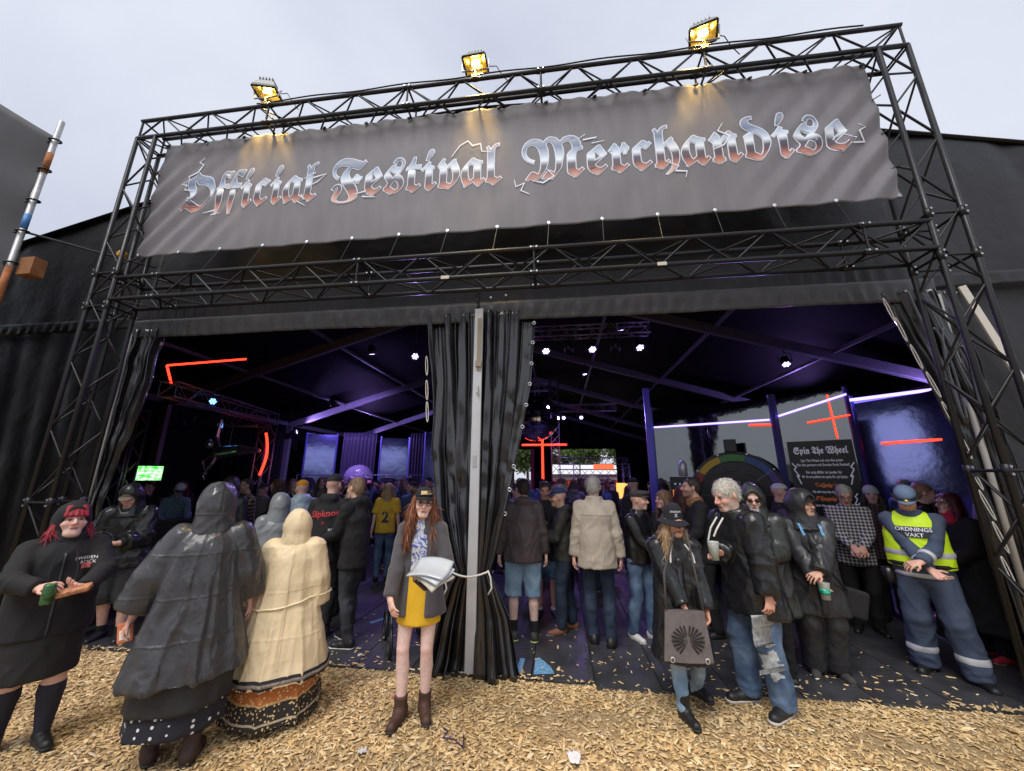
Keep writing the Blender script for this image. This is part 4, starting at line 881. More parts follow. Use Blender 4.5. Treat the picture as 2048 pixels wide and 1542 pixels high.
def hoodup(ctx, m, big=1., name='hood', amp=.006, tall=0., depth=1., pts=0., openw=1.):
    hp, Rh, nb = ctx['hp'], ctx['Rh'], ctx['nb']
    def pr(f):
        f.ell(hp((0, .022, .025+tall*.5)), np.array([.105*big, .130*big*depth, .125*big+tall]), Rh, 0); f.cap(hp((0, .055, -.04)), nb+np.array([0, .02, -.04]), .105*big, .125*big, .06)
        if pts: f.cap(hp((0, .07, .12+tall)), hp((0, .11, .13+tall+pts)), .05, .02, .05)
        f.cap(nb+np.array([0, -.0, -.02]), nb+np.array([0, .0, -.08]), .12*big, .16*big, .05, flat=((0, 1, 0), .8))
        f.ell(hp((0, -.13, -.015)), np.array([.074*openw, .135, .112]), Rh, .012, 's')
    return garment(ctx, name, pr, m, .010, amp, box=(ctx['hc']-.3, ctx['hc']+.3), rings=False, zlo=ctx['nb'][2]-.09)
def hair(ctx, m, kind='short', length=.3, vol=1., name='hair', n_str=2000, hat=None):
    hp, Rh, nb = ctx['hp'], ctx['Rh'], ctx['nb']
    def pr(f):
        f.ell(hp((0, .020, .036)), np.array([.081, .100, .089])*vol*ctx['hs'], Rh, 0)
        if kind == 'short': f.ell(hp((0, .06, -.02)), np.array([.073, .055, .065])*vol, Rh, .03)
        if kind in ('long', 'bob'):
            for s_ in (1, -1):
                a = hp((s_*.070, .010, .02)); b_ = hp((s_*.092, .0, -.10)); e = b_+np.array([s_*.015, -.035, -(length-.1)]) if kind == 'long' else hp((s_*.085, -.005, -.10))
                f.cap(a, b_, .032*vol, .036*vol, .03)
                if kind == 'long': f.cap(b_, e, .040*vol, .022, .03)
            f.cap(hp((0, .06, 0)), hp((0, .085, -.12)), .075*vol, .078*vol, .03, flat=(Rh[:, 1], .7))
            if kind == 'long': f.cap(hp((0, .085, -.1)), nb+np.array([0, .105, -(length-.16)]), .075*vol, .05, .03, flat=((0, 1, 0), .6))
        f.ell(hp((0, -.125, -.035)), np.array([.068, .085, .100]), Rh, .012, 's')
        if kind == 'short': f.ell(hp((0, -.02, -.10)), np.array([.1, .06, .075]), Rh, .012, 's')
    lo = ctx['hc']-np.array([.2, .2, .25+length]); f = Fld(lo, ctx['hc']+.2, .009*min(ctx['q'], 1.5)); pr(f); n_str = int(n_str/ctx['q']**2.2); V, Q = f.mesh(); V = relax(V, Q, 1, .4); N_ = vnormals(V, Q)
    l = (V-ctx['hc']) @ Rh; th = np.arctan2(l[:, 0], l[:, 1]+.02); d = .0035*np.sin(th*34+5*fbm(V*14, 2)+l[:, 2]*9)+.006*fbm(V*np.array([34, 34, 9.]), 2)
    if kind == 'short': d = .005*fbm(V*np.array([60, 60, 30.]), 2)+.006*fbm(V*18+ctx['sd'], 2)-.003
    V = V+N_*d[:, None]
    if n_str: V, Q = strands(V, Q, N_, l, ctx, kind, n_str, hat)
    return finish(name, V, Q, m, ctx['root'], ctx['sc'])
def strands(V, Q, N_, l, ctx, kind, n, hat=None):
    rr = np.random.default_rng(ctx['sd']+5); ok = np.nonzero((l[:, 2] < (9 if hat is None else hat)) & (l[:, 1] > (-9 if hat is None else -.075)))[0]; i = ok[rr.integers(0, len(ok), n)]; p = V[i]; nn = N_[i]; li = l[i]
    if kind == 'short': fl = (li-np.array([0, .03, .12])) @ ctx['Rh'].T+np.array([0, 0, -.03]); L = rr.uniform(.012, .030, (n, 1)); w = .0026; lift = .005
    else: fl = np.tile(np.array([[0, 0, -1.]]), (n, 1))+.25*(p-ctx['hc']); L = rr.uniform(.05, .12, (n, 1)); w = .0032; lift = .010
    fl = fl/np.maximum(np.linalg.norm(fl, axis=1, keepdims=True), 1e-6); fl = fl-nn*(fl*nn).sum(1, keepdims=True)*.85+rr.normal(0, .28, (n, 3)); fl /= np.maximum(np.linalg.norm(fl, axis=1, keepdims=True), 1e-6)
    sd_ = np.cross(fl, nn); sd_ /= np.maximum(np.linalg.norm(sd_, axis=1, keepdims=True), 1e-6); out_v = []
    for t, wk in ((0, 1.), (.4, .9), (.75, .6), (1., .12)):
        c = p+fl*L*t+nn*(lift*math.sin(t*2.4)*rr.uniform(.3, 1.2, (n, 1)))+np.array([0, 0, -.25])*L*t*t*.5; out_v += [c-sd_*w*wk, c+sd_*w*wk]
    W_ = np.stack(out_v, 1).reshape(-1, 3); b0 = len(V)+8*np.arange(n)[:, None]
    q = np.concatenate([b0+np.array([[2*k, 2*k+1, 2*k+3, 2*k+2]]) for k in range(3)])
    return np.concatenate([V, W_]).astype(F32), np.concatenate([Q, q])
def cap(ctx, m, kind='cap', brimm=None, back=False):
    hp, Rh = ctx['hp'], ctx['Rh']; b = (ctx['hc']-.25, ctx['hc']+.25); o = None
    def pr(f):
        if kind == 'cap': f.ell(hp((0, .012, .046)), np.array([.086, .107, .088]), Rh, 0, zc=.002)
        elif kind == 'beanie': f.ell(hp((0, .016, .035)), np.array([.089, .110, .100]), Rh, 0, zc=-.03); f.ell(hp((0, .014, .02)), np.array([.094, .114, .03]), Rh, .01)
        elif kind == 'flat': f.ell(hp((0, -.012, .088)), np.array([.100, .132, .034]), Rh, 0); f.ell(hp((0, .012, .05)), np.array([.085, .106, .06]), Rh, .03, zc=-.015)
        elif kind == 'bucket': f.cap(hp((0, .012, .045)), hp((0, .012, .105)), .096, .086, 0, cut1=False)
    o = garment(ctx, {'cap': 'cap', 'beanie': 'beanie', 'flat': 'flat_cap', 'bucket': 'bucket_hat'}[kind], pr, m, .008, .0015, box=b, rings=False)
    # brim as a curved thin sheet
    sgn = 1 if back else -1
    if kind in ('cap', 'flat'):
        Lb = .066 if kind == 'cap' else .045; zb = .053 if kind == 'cap' else .066
        def fb(u, v):
            a = (u-.5)*2.3; R0 = np.array([.084, .104]); r = np.sqrt(np.clip(np.cos(a*.68), 0, 1)); x = np.sin(a)*(R0[0]+.004)*(1-.12*v); y = .012+sgn*(np.cos(a)*R0[1]+Lb*v*r); z = zb-.016*v-.016*np.abs(np.sin(a))**2
            P = np.stack([x, y, z], 1); return (ctx['hc']+P @ Rh.T)*ctx['sc']
        br = grid('brim', fb, 17, 6, brimm or m, o, thick=.005)
    if kind == 'bucket':
        def fb(u, v):
            a = u*2*math.pi; x = np.sin(a)*(.094+.055*v); y = .012+np.cos(a)*(.108+.055*v); z = .042-.042*v+.006*np.sin(a*3)*v; return (ctx['hc']+np.stack([x, y, z], 1) @ Rh.T)*ctx['sc']
        grid('brim', fb, 33, 6, m, o, thick=.005)
    return o
def glasses(ctx, dark=False):
    G = mat('glasses_frame', (.03, .025, .025), .3); mb = MB(); hp = ctx['hp']; s = ctx['sc']
    for q in (1, -1):
        mb.tube([tuple(hp((q*.032+.021*math.cos(t), -.104, .0+.016*math.sin(t)))*s) for t in np.linspace(0, 6.28, 13)[:-1]], .0028, 5, close=True)
        mb.tube([tuple(hp((q*.054, -.102, .004))*s), tuple(hp((q*.077, -.05, .006))*s), tuple(hp((q*.08, .02, .0))*s)], .0028, 5)
    mb.tube([tuple(hp((-.011, -.106, .003))*s), tuple(hp((.011, -.106, .003))*s)], .0028, 5); o = mb.build('glasses', G, ctx['root'], True)
    if dark:
        mb = MB()
        for q in (1, -1): mb.add([tuple(hp((q*.032+.020*math.cos(t), -.104, .015*math.sin(t)))*s) for t in np.linspace(0, 6.28, 11)[:-1]], [tuple(range(10))])
        mb.build('lenses', mat('dark_lens', (.01, .01, .012), .08), o)
    return o
def stamp(ctx, target, body, size, pos, m, back=False, frak=False, name='print', sx=1., rot=0., offset=0.):
    """flat print wrapped onto a garment: pos=(x,z) in person frame (unscaled metres)"""
    o = text(fraktur(body) if frak else body, size, name, m, ctx['root'], offset=offset, res=2); me = o.data
    bm = bmesh.new(); bm.from_mesh(me); bmesh.ops.triangulate(bm, faces=bm.faces[:]); bm.to_mesh(me); bm.free()
    wrap(ctx, target, o, pos, back, sx, rot); return o
def wrap(ctx, target, o, pos, back=False, sx=1., rot=0., lift=.006):
    me = o.data; tm = target.data; bv = BVHTree.FromPolygons([v.co for v in tm.vertices], [tuple(p.vertices) for p in tm.polygons])
    for v in me.vertices:
        x, y = v.co.x*sx, v.co.y; x, y = x*math.cos(rot)-y*math.sin(rot), x*math.sin(rot)+y*math.cos(rot)
        px = pos[0]+(-x if back else x); pz = pos[1]+y; org = Vector((px, 1.2 if back else -1.2, pz)); dr = Vector((0, -1 if back else 1, 0))
        hit, nrm, _, _ = bv.ray_cast(org, dr)
        v.co = (hit-dr*lift) if hit else (px, 0.3 if back else -.3, pz)
    me.update(); o.parent = ctx['root']; return o
def patch(ctx, target, m, pos, w_, h_, back=False, name='panel', n=22, rot=0., lift=.008, ragged=False):
    u, v = np.meshgrid(np.linspace(-.5, .5, n), np.linspace(-.5, .5, n)); P = np.stack([u.ravel()*w_, v.ravel()*h_, u.ravel()*0], 1)
    i = np.arange(n*n).reshape(n, n); f = np.stack([i[:-1, :-1], i[:-1, 1:], i[1:, 1:], i[1:, :-1]], -1).reshape(-1, 4)
    if ragged: r_ = np.sqrt((2*P[:, 0]/w_)**2+(2*P[:, 1]/h_)**2); th = np.arctan2(P[:, 1], P[:, 0]); ok = r_ < .85+.22*np.sin(th*5+2)+.1*np.sin(th*11); f = f[ok[f].all(1)]
    o = link(name, npmesh(name, P, f), m, ctx['root'], True); wrap(ctx, target, o, pos, back, 1., rot, lift); return o
def W(ctx, p):   # person frame -> world
    q = Matrix.Rotation(ctx['root'].rotation_euler.z, 3, 'Z') @ (Vector(p)*ctx['sc']); return q+ctx['root'].location
def wristw(ctx, s_, fwd=.08, off=(0, 0, 0)):
    A, E_, W_ = ctx['arms'][s_]; d = (W_-E_)/np.linalg.norm(W_-E_); return W(ctx, W_+d*fwd+np.array(off))
# cloth materials
def fabric(key, col, rough=.85, **k): return mat('cloth_'+key, col, rough, bump=k.pop('bump', .35), bscale=k.pop('bscale', 70), bdist=k.pop('bdist', .004), var=k.pop('var', .18), vscale=k.pop('vscale', 10), crease=k.pop('crease', (5., .010)), **k)
RAIN = mat('cloth_rain_black', (.013, .014, .016), .30, bump=.4, bscale=26, bdist=.006, rvar=.12, vscale=14, coat=.1, crease=(5.5, .022))
RAIN2 = mat('cloth_rain_matte', (.028, .029, .032), .42, bump=.4, bscale=26, bdist=.006, rvar=.1, vscale=12, crease=(5.5, .020))
BLACK = fabric('black', (.0105, .0105, .012)); CHAR = fabric('charcoal', (.06, .058, .064)); LEATHER = mat('cloth_leather', (.012, .012, .013), .28, bump=.4, bscale=60, bdist=.004, coat=.2, crease=(8., .02))
def denim(key, c0, c1):
    m = fabric('denim_'+key, c0, .85, bscale=160, crease=(6., .014)); t = m.node_tree; b = t.nodes['Principled BSDF']; n = t.nodes.new; L = t.links.new
    tc = n('ShaderNodeTexCoord'); z = n('ShaderNodeTexNoise'); z.inputs['Scale'].default_value = 5; z.inputs['Detail'].default_value = 7; L(tc.outputs['Object'], z.inputs['Vector'])
    r = n('ShaderNodeValToRGB'); r.color_ramp.elements[0].position = .38; r.color_ramp.elements[0].color = rgba(c0); r.color_ramp.elements[1].position = .68; r.color_ramp.elements[1].color = rgba(c1); L(z.outputs['Fac'], r.inputs[0]); L(r.outputs[0], b.inputs['Base Color']); return m
JEANS = denim('blue', (.045, .085, .17), (.16, .24, .36)); DJEANS = denim('dark', (.012, .022, .045), (.03, .05, .085)); LJEANS = denim('light', (.20, .33, .46), (.36, .50, .62)); GJEANS = denim('grey', (.022, .025, .03), (.055, .06, .07))
def plaid(key, c0, c1, s=7.):
    m = fabric('plaid_'+key, c0, .85); t = m.node_tree; b = t.nodes['Principled BSDF']; n = t.nodes.new; L = t.links.new; tc = n('ShaderNodeTexCoord')
    def w_(dr):
        q = n('ShaderNodeTexWave'); q.bands_direction = dr; q.inputs['Scale'].default_value = s; q.inputs['Distortion'].default_value = .6; L(tc.outputs['Object'], q.inputs['Vector']); g_ = n('ShaderNodeMath'); g_.operation = 'GREATER_THAN'; g_.inputs[1].default_value = .62; L(q.outputs['Fac'], g_.inputs[0]); return g_
    a, c = w_('X'), w_('Z'); s_ = n('ShaderNodeMath'); s_.operation = 'ADD'; L(a.outputs[0], s_.inputs[0]); L(c.outputs[0], s_.inputs[1]); d = n('ShaderNodeMath'); d.operation = 'MULTIPLY'; d.inputs[1].default_value = .5; L(s_.outputs[0], d.inputs[0])
    mx = n('ShaderNodeMix'); mx.data_type = 'RGBA'; mx.inputs['A'].default_value = rgba(c0); mx.inputs['B'].default_value = rgba(c1); L(d.outputs[0], mx.inputs['Factor']); L(mx.outputs['Result'], b.inputs['Base Color']); return m
def hairm(key, c): return mat('hair_'+key, c, .5, bump=.6, bscale=60, bdist=.006, var=.35, vscale=25, stretch=(3, 3, .5))
H_GREY = hairm('grey', (.42, .40, .36)); H_WHITE = hairm('white', (.62, .58, .50)); H_DARK = hairm('dark', (.035, .024, .018)); H_BROWN = hairm('brown', (.10, .055, .03)); H_BLOND = hairm('blond', (.38, .27, .15)); H_RED = hairm('red', (.32, .015, .03)); H_GING = hairm('ginger', (.22, .075, .03))
SOLEW = mat('sole_white', (.62, .60, .55), .6, var=.15); SOLEB = mat('sole_black', (.02, .02, .02), .7); SHOEB = mat('shoe_black', (.014, .014, .015), .45, bump=.3, bscale=80)

def placket(ctx, target, m, x=0., z0=.8, z1=1.4, w=.03, name='placket'):
    s = ctx['sc']; n = 26; P = np.array([(dx, z, 0) for z in np.linspace(z0, z1, n) for dx in (-w/2, w/2)])*s; q = np.array([(2*i, 2*i+1, 2*i+3, 2*i+2) for i in range(n-1)])
    o = link(name, npmesh(name, P, q), m, ctx['root'], True); wrap(ctx, target, o, (x*s, 0), False, 1., 0., .007); md = o.modifiers.new('solidify', 'SOLIDIFY'); md.thickness = .004; return o

def package_creases(m, sx=.31, sz=.27, dist=.006):
    """storage fold lines of a thin plastic cape"""
    t = m.node_tree; n = t.nodes.new; L = t.links.new; b = t.nodes['Principled BSDF']; tc = n('ShaderNodeTexCoord'); nz = n('ShaderNodeTexNoise'); nz.inputs['Scale'].default_value = 2.5; L(tc.outputs['Object'], nz.inputs['Vector'])
    ad = n('ShaderNodeVectorMath'); ad.operation = 'MULTIPLY_ADD'; ad.inputs[1].default_value = (.06, .06, .06); L(nz.outputs['Color'], ad.inputs[0]); L(tc.outputs['Object'], ad.inputs[2]); sp = n('ShaderNodeSeparateXYZ'); L(ad.outputs[0], sp.inputs[0]); hs = []
    for ax, st in (('X', sx), ('Z', sz)):
        d = n('ShaderNodeMath'); d.operation = 'DIVIDE'; d.inputs[1].default_value = st; L(sp.outputs[ax], d.inputs[0]); p = n('ShaderNodeMath'); p.operation = 'PINGPONG'; p.inputs[1].default_value = .5; L(d.outputs[0], p.inputs[0])
        r = n('ShaderNodeMapRange'); r.inputs[1].default_value = 0; r.inputs[2].default_value = .05; r.inputs[3].default_value = 1; r.inputs[4].default_value = 0; L(p.outputs[0], r.inputs[0]); hs.append(r.outputs[0])
    a = n('ShaderNodeMath'); a.operation = 'MAXIMUM'; L(hs[0], a.inputs[0]); L(hs[1], a.inputs[1]); bp = n('ShaderNodeBump'); bp.inputs['Strength'].default_value = .5; bp.inputs['Distance'].default_value = dist; L(a.outputs[0], bp.inputs['Height'])
    src = b.inputs['Normal'].links[0].from_socket if b.inputs['Normal'].links else None
    if src: L(src, bp.inputs['Normal'])
    L(bp.outputs[0], b.inputs['Normal']); return m
# ================================================================ PEOPLE
def _unused(): pass
def cup(p, label, liq=(.5, .4, .2), h=.13, r=.042, clear=(.8, .85, .82), fill=.8, tilt=(0, 0), band=None):
    c = empty('plastic_cup', p); T(c, label, 'cup'); c.rotation_euler = (tilt[0], tilt[1], 0)
    mb = MB(); mb.lathe([(r*.78, 0), (r, h), (r*1.04, h+.003), (r*.97, h), (r*.76, .004)], 20); mb.build('cup_wall', mat('cup_'+label[:12], clear, .25, alpha=.45 if band is None else .6), c, True)
    mb = MB(); mb.lathe([(r*.74, .004), (r*(.76+.2*fill), h*fill)], 20); mb.build('drink', mat('drink_'+label[:12], liq, .2), c, True)
    if band: mb = MB(); mb.lathe([(r*.86, h*.3), (r*.955, h*.68)], 20, (0, 0, 0), None, 1.015, 1.015); mb.build('print', mat('cupprint'+label[:9], band, .4, var=.8, vscale=60), c, True)
    return c
def boxthing(name, label, cat, p, d, m, rot=(0, 0, 0), bev=.006):
    mb = MB(); mb.box((0, 0, 0), d); o = mb.build(name, m); o.location = p; o.rotation_euler = rot; bevel(o, bev); T(o, label, cat); return o
def lightning_text(ctx, o): pass
PH = mat('phone_black', (.01, .01, .012), .15)
# --- red haired woman, far left
r, c = build_person('woman with red hair in black hoodie with hood up, holding a can and snack', (-2.98, -1.42), 60, 1.61, fat=.075, legm=1.12, cheek=.012, jaw=1.1, skin=(.70, .47, .40), haircol=(.3, .02, .03), head=(4, -2, 0), hl=(.13, -.38, 1.17), hr=(-.12, -.38, 1.21), hdl=(-.75, -.5, .25), hdr=(.6, -.6, .2), hnl=(.1, -.3, 1), hnr=(.3, .2, -1), fl=(.13, -.10), fr=(-.10, .05), tl=10, lean=-3, stoop=3, pl=(1, .5, -.4), pr=(-1, .5, -.4), hvox=.0055, handvox=.006)
skirt(c, fabric('black_dress', (.012, .012, .014), .7), .50, 1.0, .235, .255, amp=.006, flat=.86, name='dress')
jk = jacket(c, BLACK, hem=.80, inf=.028, flare=.02, amp=.008, name='hoodie'); hoodup(c, BLACK, 1.06, tall=.0)
hair(c, H_RED, 'bob', .2, 1.0, n_str=500, hat=-.02)
def fringe(ctx, m):
    def pr(f):
        for i in range(5): x = -.052+i*.026; f.cap(ctx['hp']((x*.8, -.055, .095)), ctx['hp']((x*1.15, -.098+abs(x)*.35, .030)), .022, .014, .01)
    garment(ctx, 'fringe', pr, m, .007, .002, box=(ctx['hc']-.2, ctx['hc']+.2), rings=False)
fringe(c, H_RED)
socks(c, mat('cloth_sock_navy', (.02, .022, .04), .8, var=.2), .43); shoes(c, SHOEB, SOLEB)
E1 = mat('print_badge', (.7, .7, .75), .5, var=.9, vscale=90)
placket(c, jk, mat('zip', (.05, .05, .055), .4, .4), 0., .82, 1.42, .016, 'zip'); stamp(c, jk, 'SWEDEN\n   ROCK', .030, (.115, 1.245), mat('print_wht2', (.75, .72, .72), .6), name='chest_print'); patch(c, jk, mat('print_redblue', (.45, .1, .1), .6, var=.7, vscale=60), (.12, 1.20), .05, .04, name='chest_print')
for sx in (-1, 1): mb = MB(); mb.tube([tuple((c['nb']+np.array([sx*.05, -.17-c['fat'], -.06]))*c['sc']), tuple((c['nb']+np.array([sx*.075, -.235-c['fat'], -.2]))*c['sc']), tuple((c['nb']+np.array([sx*.07, -.265-c['fat'], -.3]))*c['sc'])], .005, 5); mb.build('drawstring', BLACK, r)
p = wristw(c, -1, .10, (.0, -.03, -.03)); can = MB(); can.lathe([(.028, 0), (.033, .008), (.033, .118), (.028, .13), (.026, .13), (.026, .126)], 20); o = can.build('drink_can', mat('can_green', (.05, .14, .06), .35, .4, var=.8, vscale=40), None, True); o.location = p-Vector((0, 0, .05)); T(o, 'green patterned drink can held by the red haired woman', 'can')
boxthing('snack_tray', 'paper snack tray with sausage held by the red haired woman', 'food', wristw(c, 1, .10, (-.02, -.02, .035)), (.17, .09, .035), mat('snack', (.45, .2, .1), .6, var=.6, vscale=40), (.2, -.2, rad(40)), .01)
# --- man on phone in poncho
r, c = build_person('man in tan cap and black poncho looking down at his phone', (-4.46, .22), 28, 1.74, fat=.04, skin=(.66, .42, .34), head=(0, 32, 0), beard=(.5, .45, .42), hl=(.06, -.33, 1.12), hr=(-.10, -.32, 1.10), hdl=(-.7, -.6, .1), hdr=(.5, -.7, .1), hnl=(0, -.2, 1), hnr=(0, -.2, 1), fl=(.16, -.12), fr=(-.06, .0), lean=6, stoop=14)
tee = jacket(c, BLACK, hem=.92, inf=.018, sl=.95, name='shirt'); shorts(c, fabric('dark_shorts', (.035, .037, .042)), .42, .03)
def poncho_open(f): f.cap(np.array([-.08, -.42, .7]), np.array([-.03, -.38, 1.42]), .22, .14, .02, op='s')
jacket(c, RAIN, hem=.82, inf=.05, flare=.06, slr=.03, sl=.75, name='poncho', amp=.012, drape=.012, cutfn=poncho_open); hoodup(c, RAIN, 1.05, openw=1.2)
cap(c, fabric('tan_cap', (.22, .17, .13))); shoes(c, SHOEB, SOLEB); socks(c, BLACK, .17)
stamp(c, tee, 'Seda B', .085, (-.02, 1.30), WHT, name='shirt_print')
boxthing('phone', 'black phone held by the man in tan cap', 'phone', wristw(c, -1, .10, (.05, -.02, .03)), (.075, .15, .009), PH, (rad(-35), 0, rad(30)))
# --- black poncho woman from behind
POL = mat('cloth_polka', (.012, .013, .02), .8); t = POL.node_tree; n_ = t.nodes.new; tc_ = n_('ShaderNodeTexCoord'); vo = n_('ShaderNodeTexVoronoi'); vo.inputs['Scale'].default_value = 24; vo.inputs['Randomness'].default_value = .35; t.links.new(tc_.outputs['Object'], vo.inputs['Vector'])
lt = n_('ShaderNodeMath'); lt.operation = 'LESS_THAN'; lt.inputs[1].default_value = .24; t.links.new(vo.outputs['Distance'], lt.inputs[0]); mxx = n_('ShaderNodeMix'); mxx.data_type = 'RGBA'; mxx.inputs['A'].default_value = (.012, .013, .022, 1); mxx.inputs['B'].default_value = (.7, .7, .72, 1); t.links.new(lt.outputs[0], mxx.inputs['Factor']); t.links.new(mxx.outputs['Result'], t.nodes['Principled BSDF'].inputs['Base Color'])
PON = mat('cloth_poncho_grey', (.048, .049, .055), .30, bump=.4, bscale=24, bdist=.006, rvar=.1, vscale=9, crease=(6.5, .016)); package_creases(PON)
r, c = build_person('person in black hooded poncho and polka dot skirt seen from behind', (-1.78, -1.36), 218, 1.72, fat=.045, skin=(.66, .43, .36), hl=(.42, -.06, .80), hr=(-.34, -.15, .85), fl=(.12, -.05), fr=(-.12, .08), lean=6, stoop=8, pl=(.8, .4, -.2))
skirt(c, POL, .22, .9, .2, .30, drape=.012, name='polka_dot_skirt', flat=.85)
skirt(c, mat('cloth_under_black', (.016, .016, .018), .6, bump=.4, bscale=20), .36, .95, .22, .315, drape=.014, name='under_poncho', flat=.85)
jacket(c, PON, hem=.54, inf=.050, flare=.14, slr=.05, sl=.80, name='poncho', amp=.006, drape=.0, vox=.011, long_=.020)
hoodup(c, PON, 1.17, tall=.02, amp=.009, pts=.03); shoes(c, fabric('boot_brown', (.045, .024, .018), .6), SOLEB, boot=.10)
mb = MB(); mb.box((0, 0, 0), (.085, .03, .13)); o = mb.build('snack_packet', mat('packet', (.65, .20, .09), .5)); o.location = wristw(c, 1, .07, (0, 0, -.03)); o.rotation_euler = (.15, .2, rad(215)); bevel(o, .01); T(o, 'orange snack packet in the hand of the black poncho wearer', 'packet')
mb = MB(); mb.box((0, .0165, -.012), (.055, .002, .06)); mb.box((0, -.0165, -.012), (.055, .002, .06)); q = mb.build('packet_label', mat('plabel', (.85, .8, .72), .6), o)
# --- cream raincoat from behind
CRM = mat('cloth_cream', (.74, .60, .38), .50, bump=.3, bscale=24, bdist=.006, var=.16, vscale=5, crease=(6.5, .013)); package_creases(CRM, .28, .33, .004)
ORN = mat('cloth_ornate', (.4, .15, .04), .8); t = ORN.node_tree; n_ = t.nodes.new; L_ = t.links.new; g_ = n_('ShaderNodeTexCoord'); sp = n_('ShaderNodeSeparateXYZ'); L_(g_.outputs['Object'], sp.inputs[0])
mr_ = n_('ShaderNodeMapRange'); mr_.inputs[1].default_value = .06; mr_.inputs[2].default_value = .42; L_(sp.outputs['Z'], mr_.inputs[0]); ra = n_('ShaderNodeValToRGB'); ra.color_ramp.interpolation = 'CONSTANT'; e = ra.color_ramp.elements
e[0].position = 0; e[0].color = (.02, .015, .012, 1); e[1].position = .10; e[1].color = (.42, .36, .26, 1)
for p_, c_ in ((.14, (.02, .016, .014)), (.42, (.5, .3, .12)), (.46, (.42, .13, .03)), (.75, (.6, .36, .2)), (.78, (.30, .10, .03))): q = e.new(p_); q.color = rgba(c_)
L_(mr_.outputs[0], ra.inputs[0]); vo = n_('ShaderNodeTexVoronoi'); vo.inputs['Scale'].default_value = 42; L_(g_.outputs['Object'], vo.inputs['Vector']); lt = n_('ShaderNodeMath'); lt.operation = 'LESS_THAN'; lt.inputs[1].default_value = .30; L_(vo.outputs['Distance'], lt.inputs[0])
mxx = n_('ShaderNodeMix'); mxx.data_type = 'RGBA'; mxx.inputs['B'].default_value = (.62, .45, .22, 1); L_(lt.outputs[0], mxx.inputs['Factor']); L_(ra.outputs[0], mxx.inputs['A']); L_(mxx.outputs['Result'], t.nodes['Principled BSDF'].inputs['Base Color'])
L_(ra.outputs[0], mr_.inputs[0]) if False else None
r, c = build_person('person in cream hooded raincoat with waist cord seen from behind', (-1.43, -.86), 205, 1.52, fat=.055, hl=(.30, -.10, .80), hr=(-.28, -.05, .84), nohands=True, lean=5, stoop=10)
skirt(c, ORN, .06, 1.0, .2, .42, drape=.03, name='patterned_skirt', flat=.9, vox=.013)
def waistcord(f): f.cap(np.array([0, 0, .98]), np.array([0, 0, .95]), .5, .5, .03, op='u') if False else None
rc = jacket(c, CRM, hem=.37, inf=.050, flare=.20, slr=.05, sl=.92, name='raincoat', amp=.005, drape=.022, vox=.011, long_=.012); hoodup(c, CRM, 1.15, amp=.007)
# hem band, waist cord and lettering follow the coat surface
def ringband(ctx, target, zf, h, m, name, lift=.006, n=90, a0=-math.pi, a1=math.pi, ctr=None, far=1.0):
    tm = target.data; bv = BVHTree.FromPolygons([v.co for v in tm.vertices], [tuple(p.vertices) for p in tm.polygons]); s = ctx['sc']; P = []; rows = 4
    for j in range(rows):
        for i in range(n+1):
            a = a0+(a1-a0)*i/n; d = Vector((math.sin(a), math.cos(a), 0)); z = (zf(a)+h*(j/(rows-1)))*s; c0_ = ctx['pel'] if ctr is None else ctr; org = Vector((c0_[0]*s, c0_[1]*s, z))+d*far
            hit, nn, _, _ = bv.ray_cast(org, -d, far); hit = hit if hit else org-d*far*.7
            P.append(hit+d*lift*(1 if 0 < j < rows-1 else .3))
    f = [(j*(n+1)+i, j*(n+1)+i+1, (j+1)*(n+1)+i+1, (j+1)*(n+1)+i) for j in range(rows-1) for i in range(n)]
    me = bpy.data.meshes.new(name); me.from_pydata([tuple(q) for q in P], [], f); me.update(); return link(name, me, m, ctx['root'], True)
ringband(c, rc, lambda a: .372, .075, mat('cloth_hem_black', (.012, .012, .016), .7), 'hem_band'); ringband(c, rc, lambda a: .392, .034, mat('cloth_hem_grey', (.22, .18, .15), .8, var=.6, vscale=60), 'hem_ribbon', .011)
ringband(c, rc, lambda a: .99-.04*math.sin(a*1.0+.6), .018, mat('cloth_cord_cream', (.78, .66, .42), .6), 'waist_cord', .016)
ringband(c, rc, lambda a: .50+(a+.18)*0, .9, CRM, 'back_seam', .008, 3, -.20, -.14)
stamp(c, rc, 'MORS CERTA HORA INCERTA', .033, (0, .398), mat('hemtext', (.45, .40, .34), .7), back=True, name='hem_lettering') if False else None
shoes(c, fabric('boot_pale', (.30, .22, .16), .8), SOLEB)
# --- yellow skirt woman
r, c = build_person('young woman in yellow skirt and charcoal fleece with cap and papers', (-.31, -.68), 6, 1.74, legm=.98, skin=(.76, .55, .47), leg_skin=(.80, .58, .52), head=(18, 3, 3), hl=(.15, -.30, 1.11), hr=(-.20, -.22, .90), hdl=(-.5, -.75, -.2), hdr=(.35, -.35, -.85), hnl=(0, -.3, 1), hnr=(.6, .5, 0), haircol=(.2, .08, .03), fl=(.085, -.02), fr=(-.09, -.1), tl=20, tr=-8, shoulder=.93, lip=(.5, .16, .15), curl=.35, hvox=.005, handvox=.0058, vox=.011)
BLO = mat('cloth_blouse', (.2, .25, .5), .8); t = BLO.node_tree; n_ = t.nodes.new; L_ = t.links.new; tc_ = n_('ShaderNodeTexCoord'); wv = n_('ShaderNodeTexNoise'); wv.inputs['Scale'].default_value = 14; wv.inputs['Distortion'].default_value = 2.5; L_(tc_.outputs['Object'], wv.inputs['Vector']); ra = n_('ShaderNodeValToRGB'); e = ra.color_ramp.elements
e[0].position = .30; e[0].color = (.05, .06, .22, 1); e[1].position = .72; e[1].color = (.62, .52, .10, 1)
